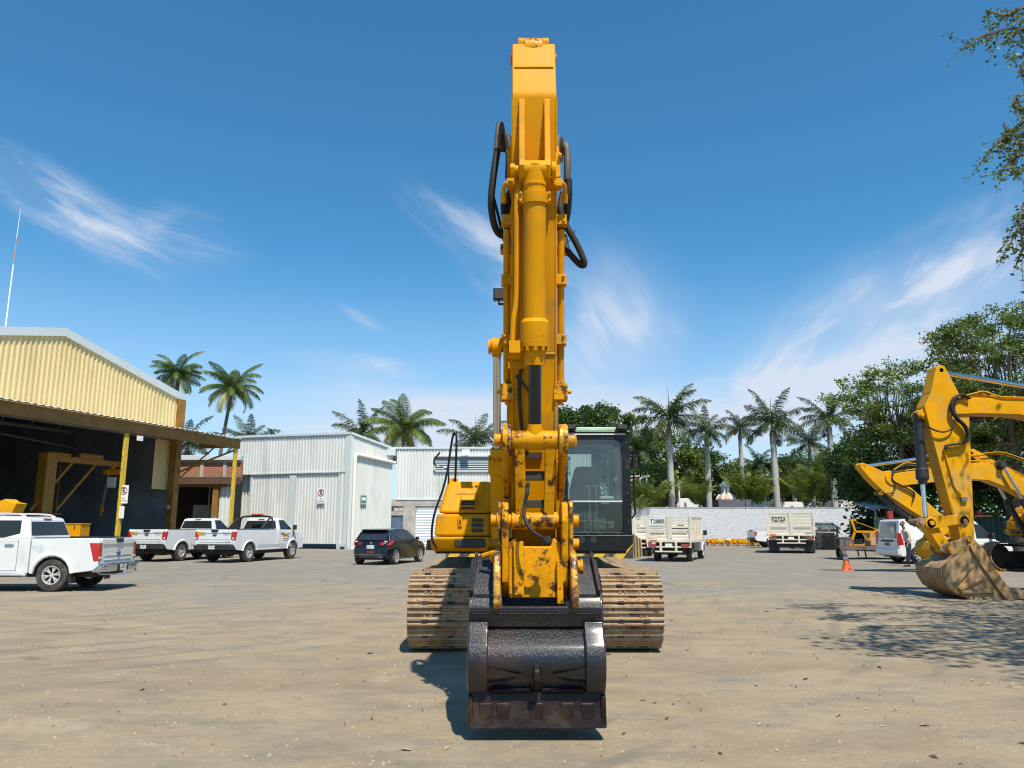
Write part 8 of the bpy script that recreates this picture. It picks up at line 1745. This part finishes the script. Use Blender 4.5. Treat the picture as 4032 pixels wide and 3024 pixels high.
armA = [(sh, .12), ((-.07, -.19, 1.39), .062), ((-.03, -.25, 1.13), .046), ((-.14, -.27, .90), .034), ((-.165, -.27, .84), .036)]
armB = [(sh, .12), ((-.07, .19, 1.39), .062), ((.06, .25, 1.15), .046), ((.10, .25, .92), .034), ((.10, .25, .86), .036)]
fing = []
for s, hx in ((-1, -.165), (1, .10)):
    y = -.27 if s < 0 else .25; zz = .84 if s < 0 else .86
    for k, (dx, L_) in enumerate(((-.024, .075), (-.008, .088), (.008, .082), (.022, .064))): fing.append([((hx, y, zz), .030), ((hx+dx, y, zz-.035), .011), ((hx+dx-.006, y+.008*s, zz-.035-L_*.5), .009), ((hx+dx-.018, y-.012*s, zz-.035-L_), .007)])
    fing.append([((hx, y, zz), .030), ((hx-.034, y-.015*s, zz-.01), .010), ((hx-.045, y-.02*s, zz-.045), .008)])
body = skin_mesh('body', legs+[armA, armB]+fing, M_skin, man, 2)
b = MB(); b.lathe([(.012, .02), (.016, .0), (.008, -.025)], (-.262, 0, 1.635), 'z', 8); b.cyl((-.235, -.02, 1.592), (-.237, .02, 1.592), .006, n=6)
for s in (-1, 1): b.lathe([(.001, -.008), (.010, 0), (.001, .008)], (-.248, s*.032, 1.668), 'x', 8); b.lathe([(.02, -.006), (.028, 0), (.02, .006)], (-.155, s*.083, 1.65), 'y', 10)
b.build('face_features', mat('skin_dark', (.22, .11, .075), .6), man, smooth=True)
skin_mesh('hair', [[((-.10, 0, 1.62), (.06, .06)), ((-.125, 0, 1.68), (.094, .084)), ((-.15, 0, 1.725), (.094, .082)), ((-.175, 0, 1.745), (.06, .06))]], M_hair, man, 2)
skin_mesh('shirt', [[((0, 0, .93), (.175, .15)), ((-.01, 0, 1.08), (.175, .145)), ((-.04, 0, 1.25), (.185, .15)), ((-.07, 0, 1.40), (.17, .135)), ((-.09, 0, 1.455), (.09, .09))],
    [((-.07, 0, 1.40), .14), ((-.07, -.19, 1.39), .078), ((-.03, -.25, 1.13), .062), ((-.12, -.27, .96), .050)], [((-.07, 0, 1.40), .14), ((-.07, .19, 1.39), .078), ((.06, .25, 1.15), .062), ((.095, .25, .98), .050)]], M_shirt, man, 2)
skin_mesh('trousers', [[((0, 0, .99), (.165, .14)), ((0, 0, .90), (.165, .145))], [((0, 0, .90), .15), ((-.01, -.09, .82), .115), ((-.06, -.10, .50), .085), ((-.10, -.10, .28), .078), ((-.085, -.10, .10), .068)], [((0, 0, .90), .15), ((.02, .09, .82), .115), ((.10, .10, .52), .085), ((.24, .10, .32), .075), ((.37, .10, .15), .066)]], M_jean, man, 2)
b = MB()
for x, y, z, a in ((-.16, -.105, .045, 0), (.335, .10, .085, .5)): M_ = Matrix.Translation((x, y, z)) @ Matrix.Rotation(a, 4, 'Y'); b.box(-.13, .12, -.045, .045, -.045, .03, M_); b.box(.0, .12, -.04, .04, .03, .07, M_)
b.build('shoe', M_plast, man, bevel=.02, seg=3)
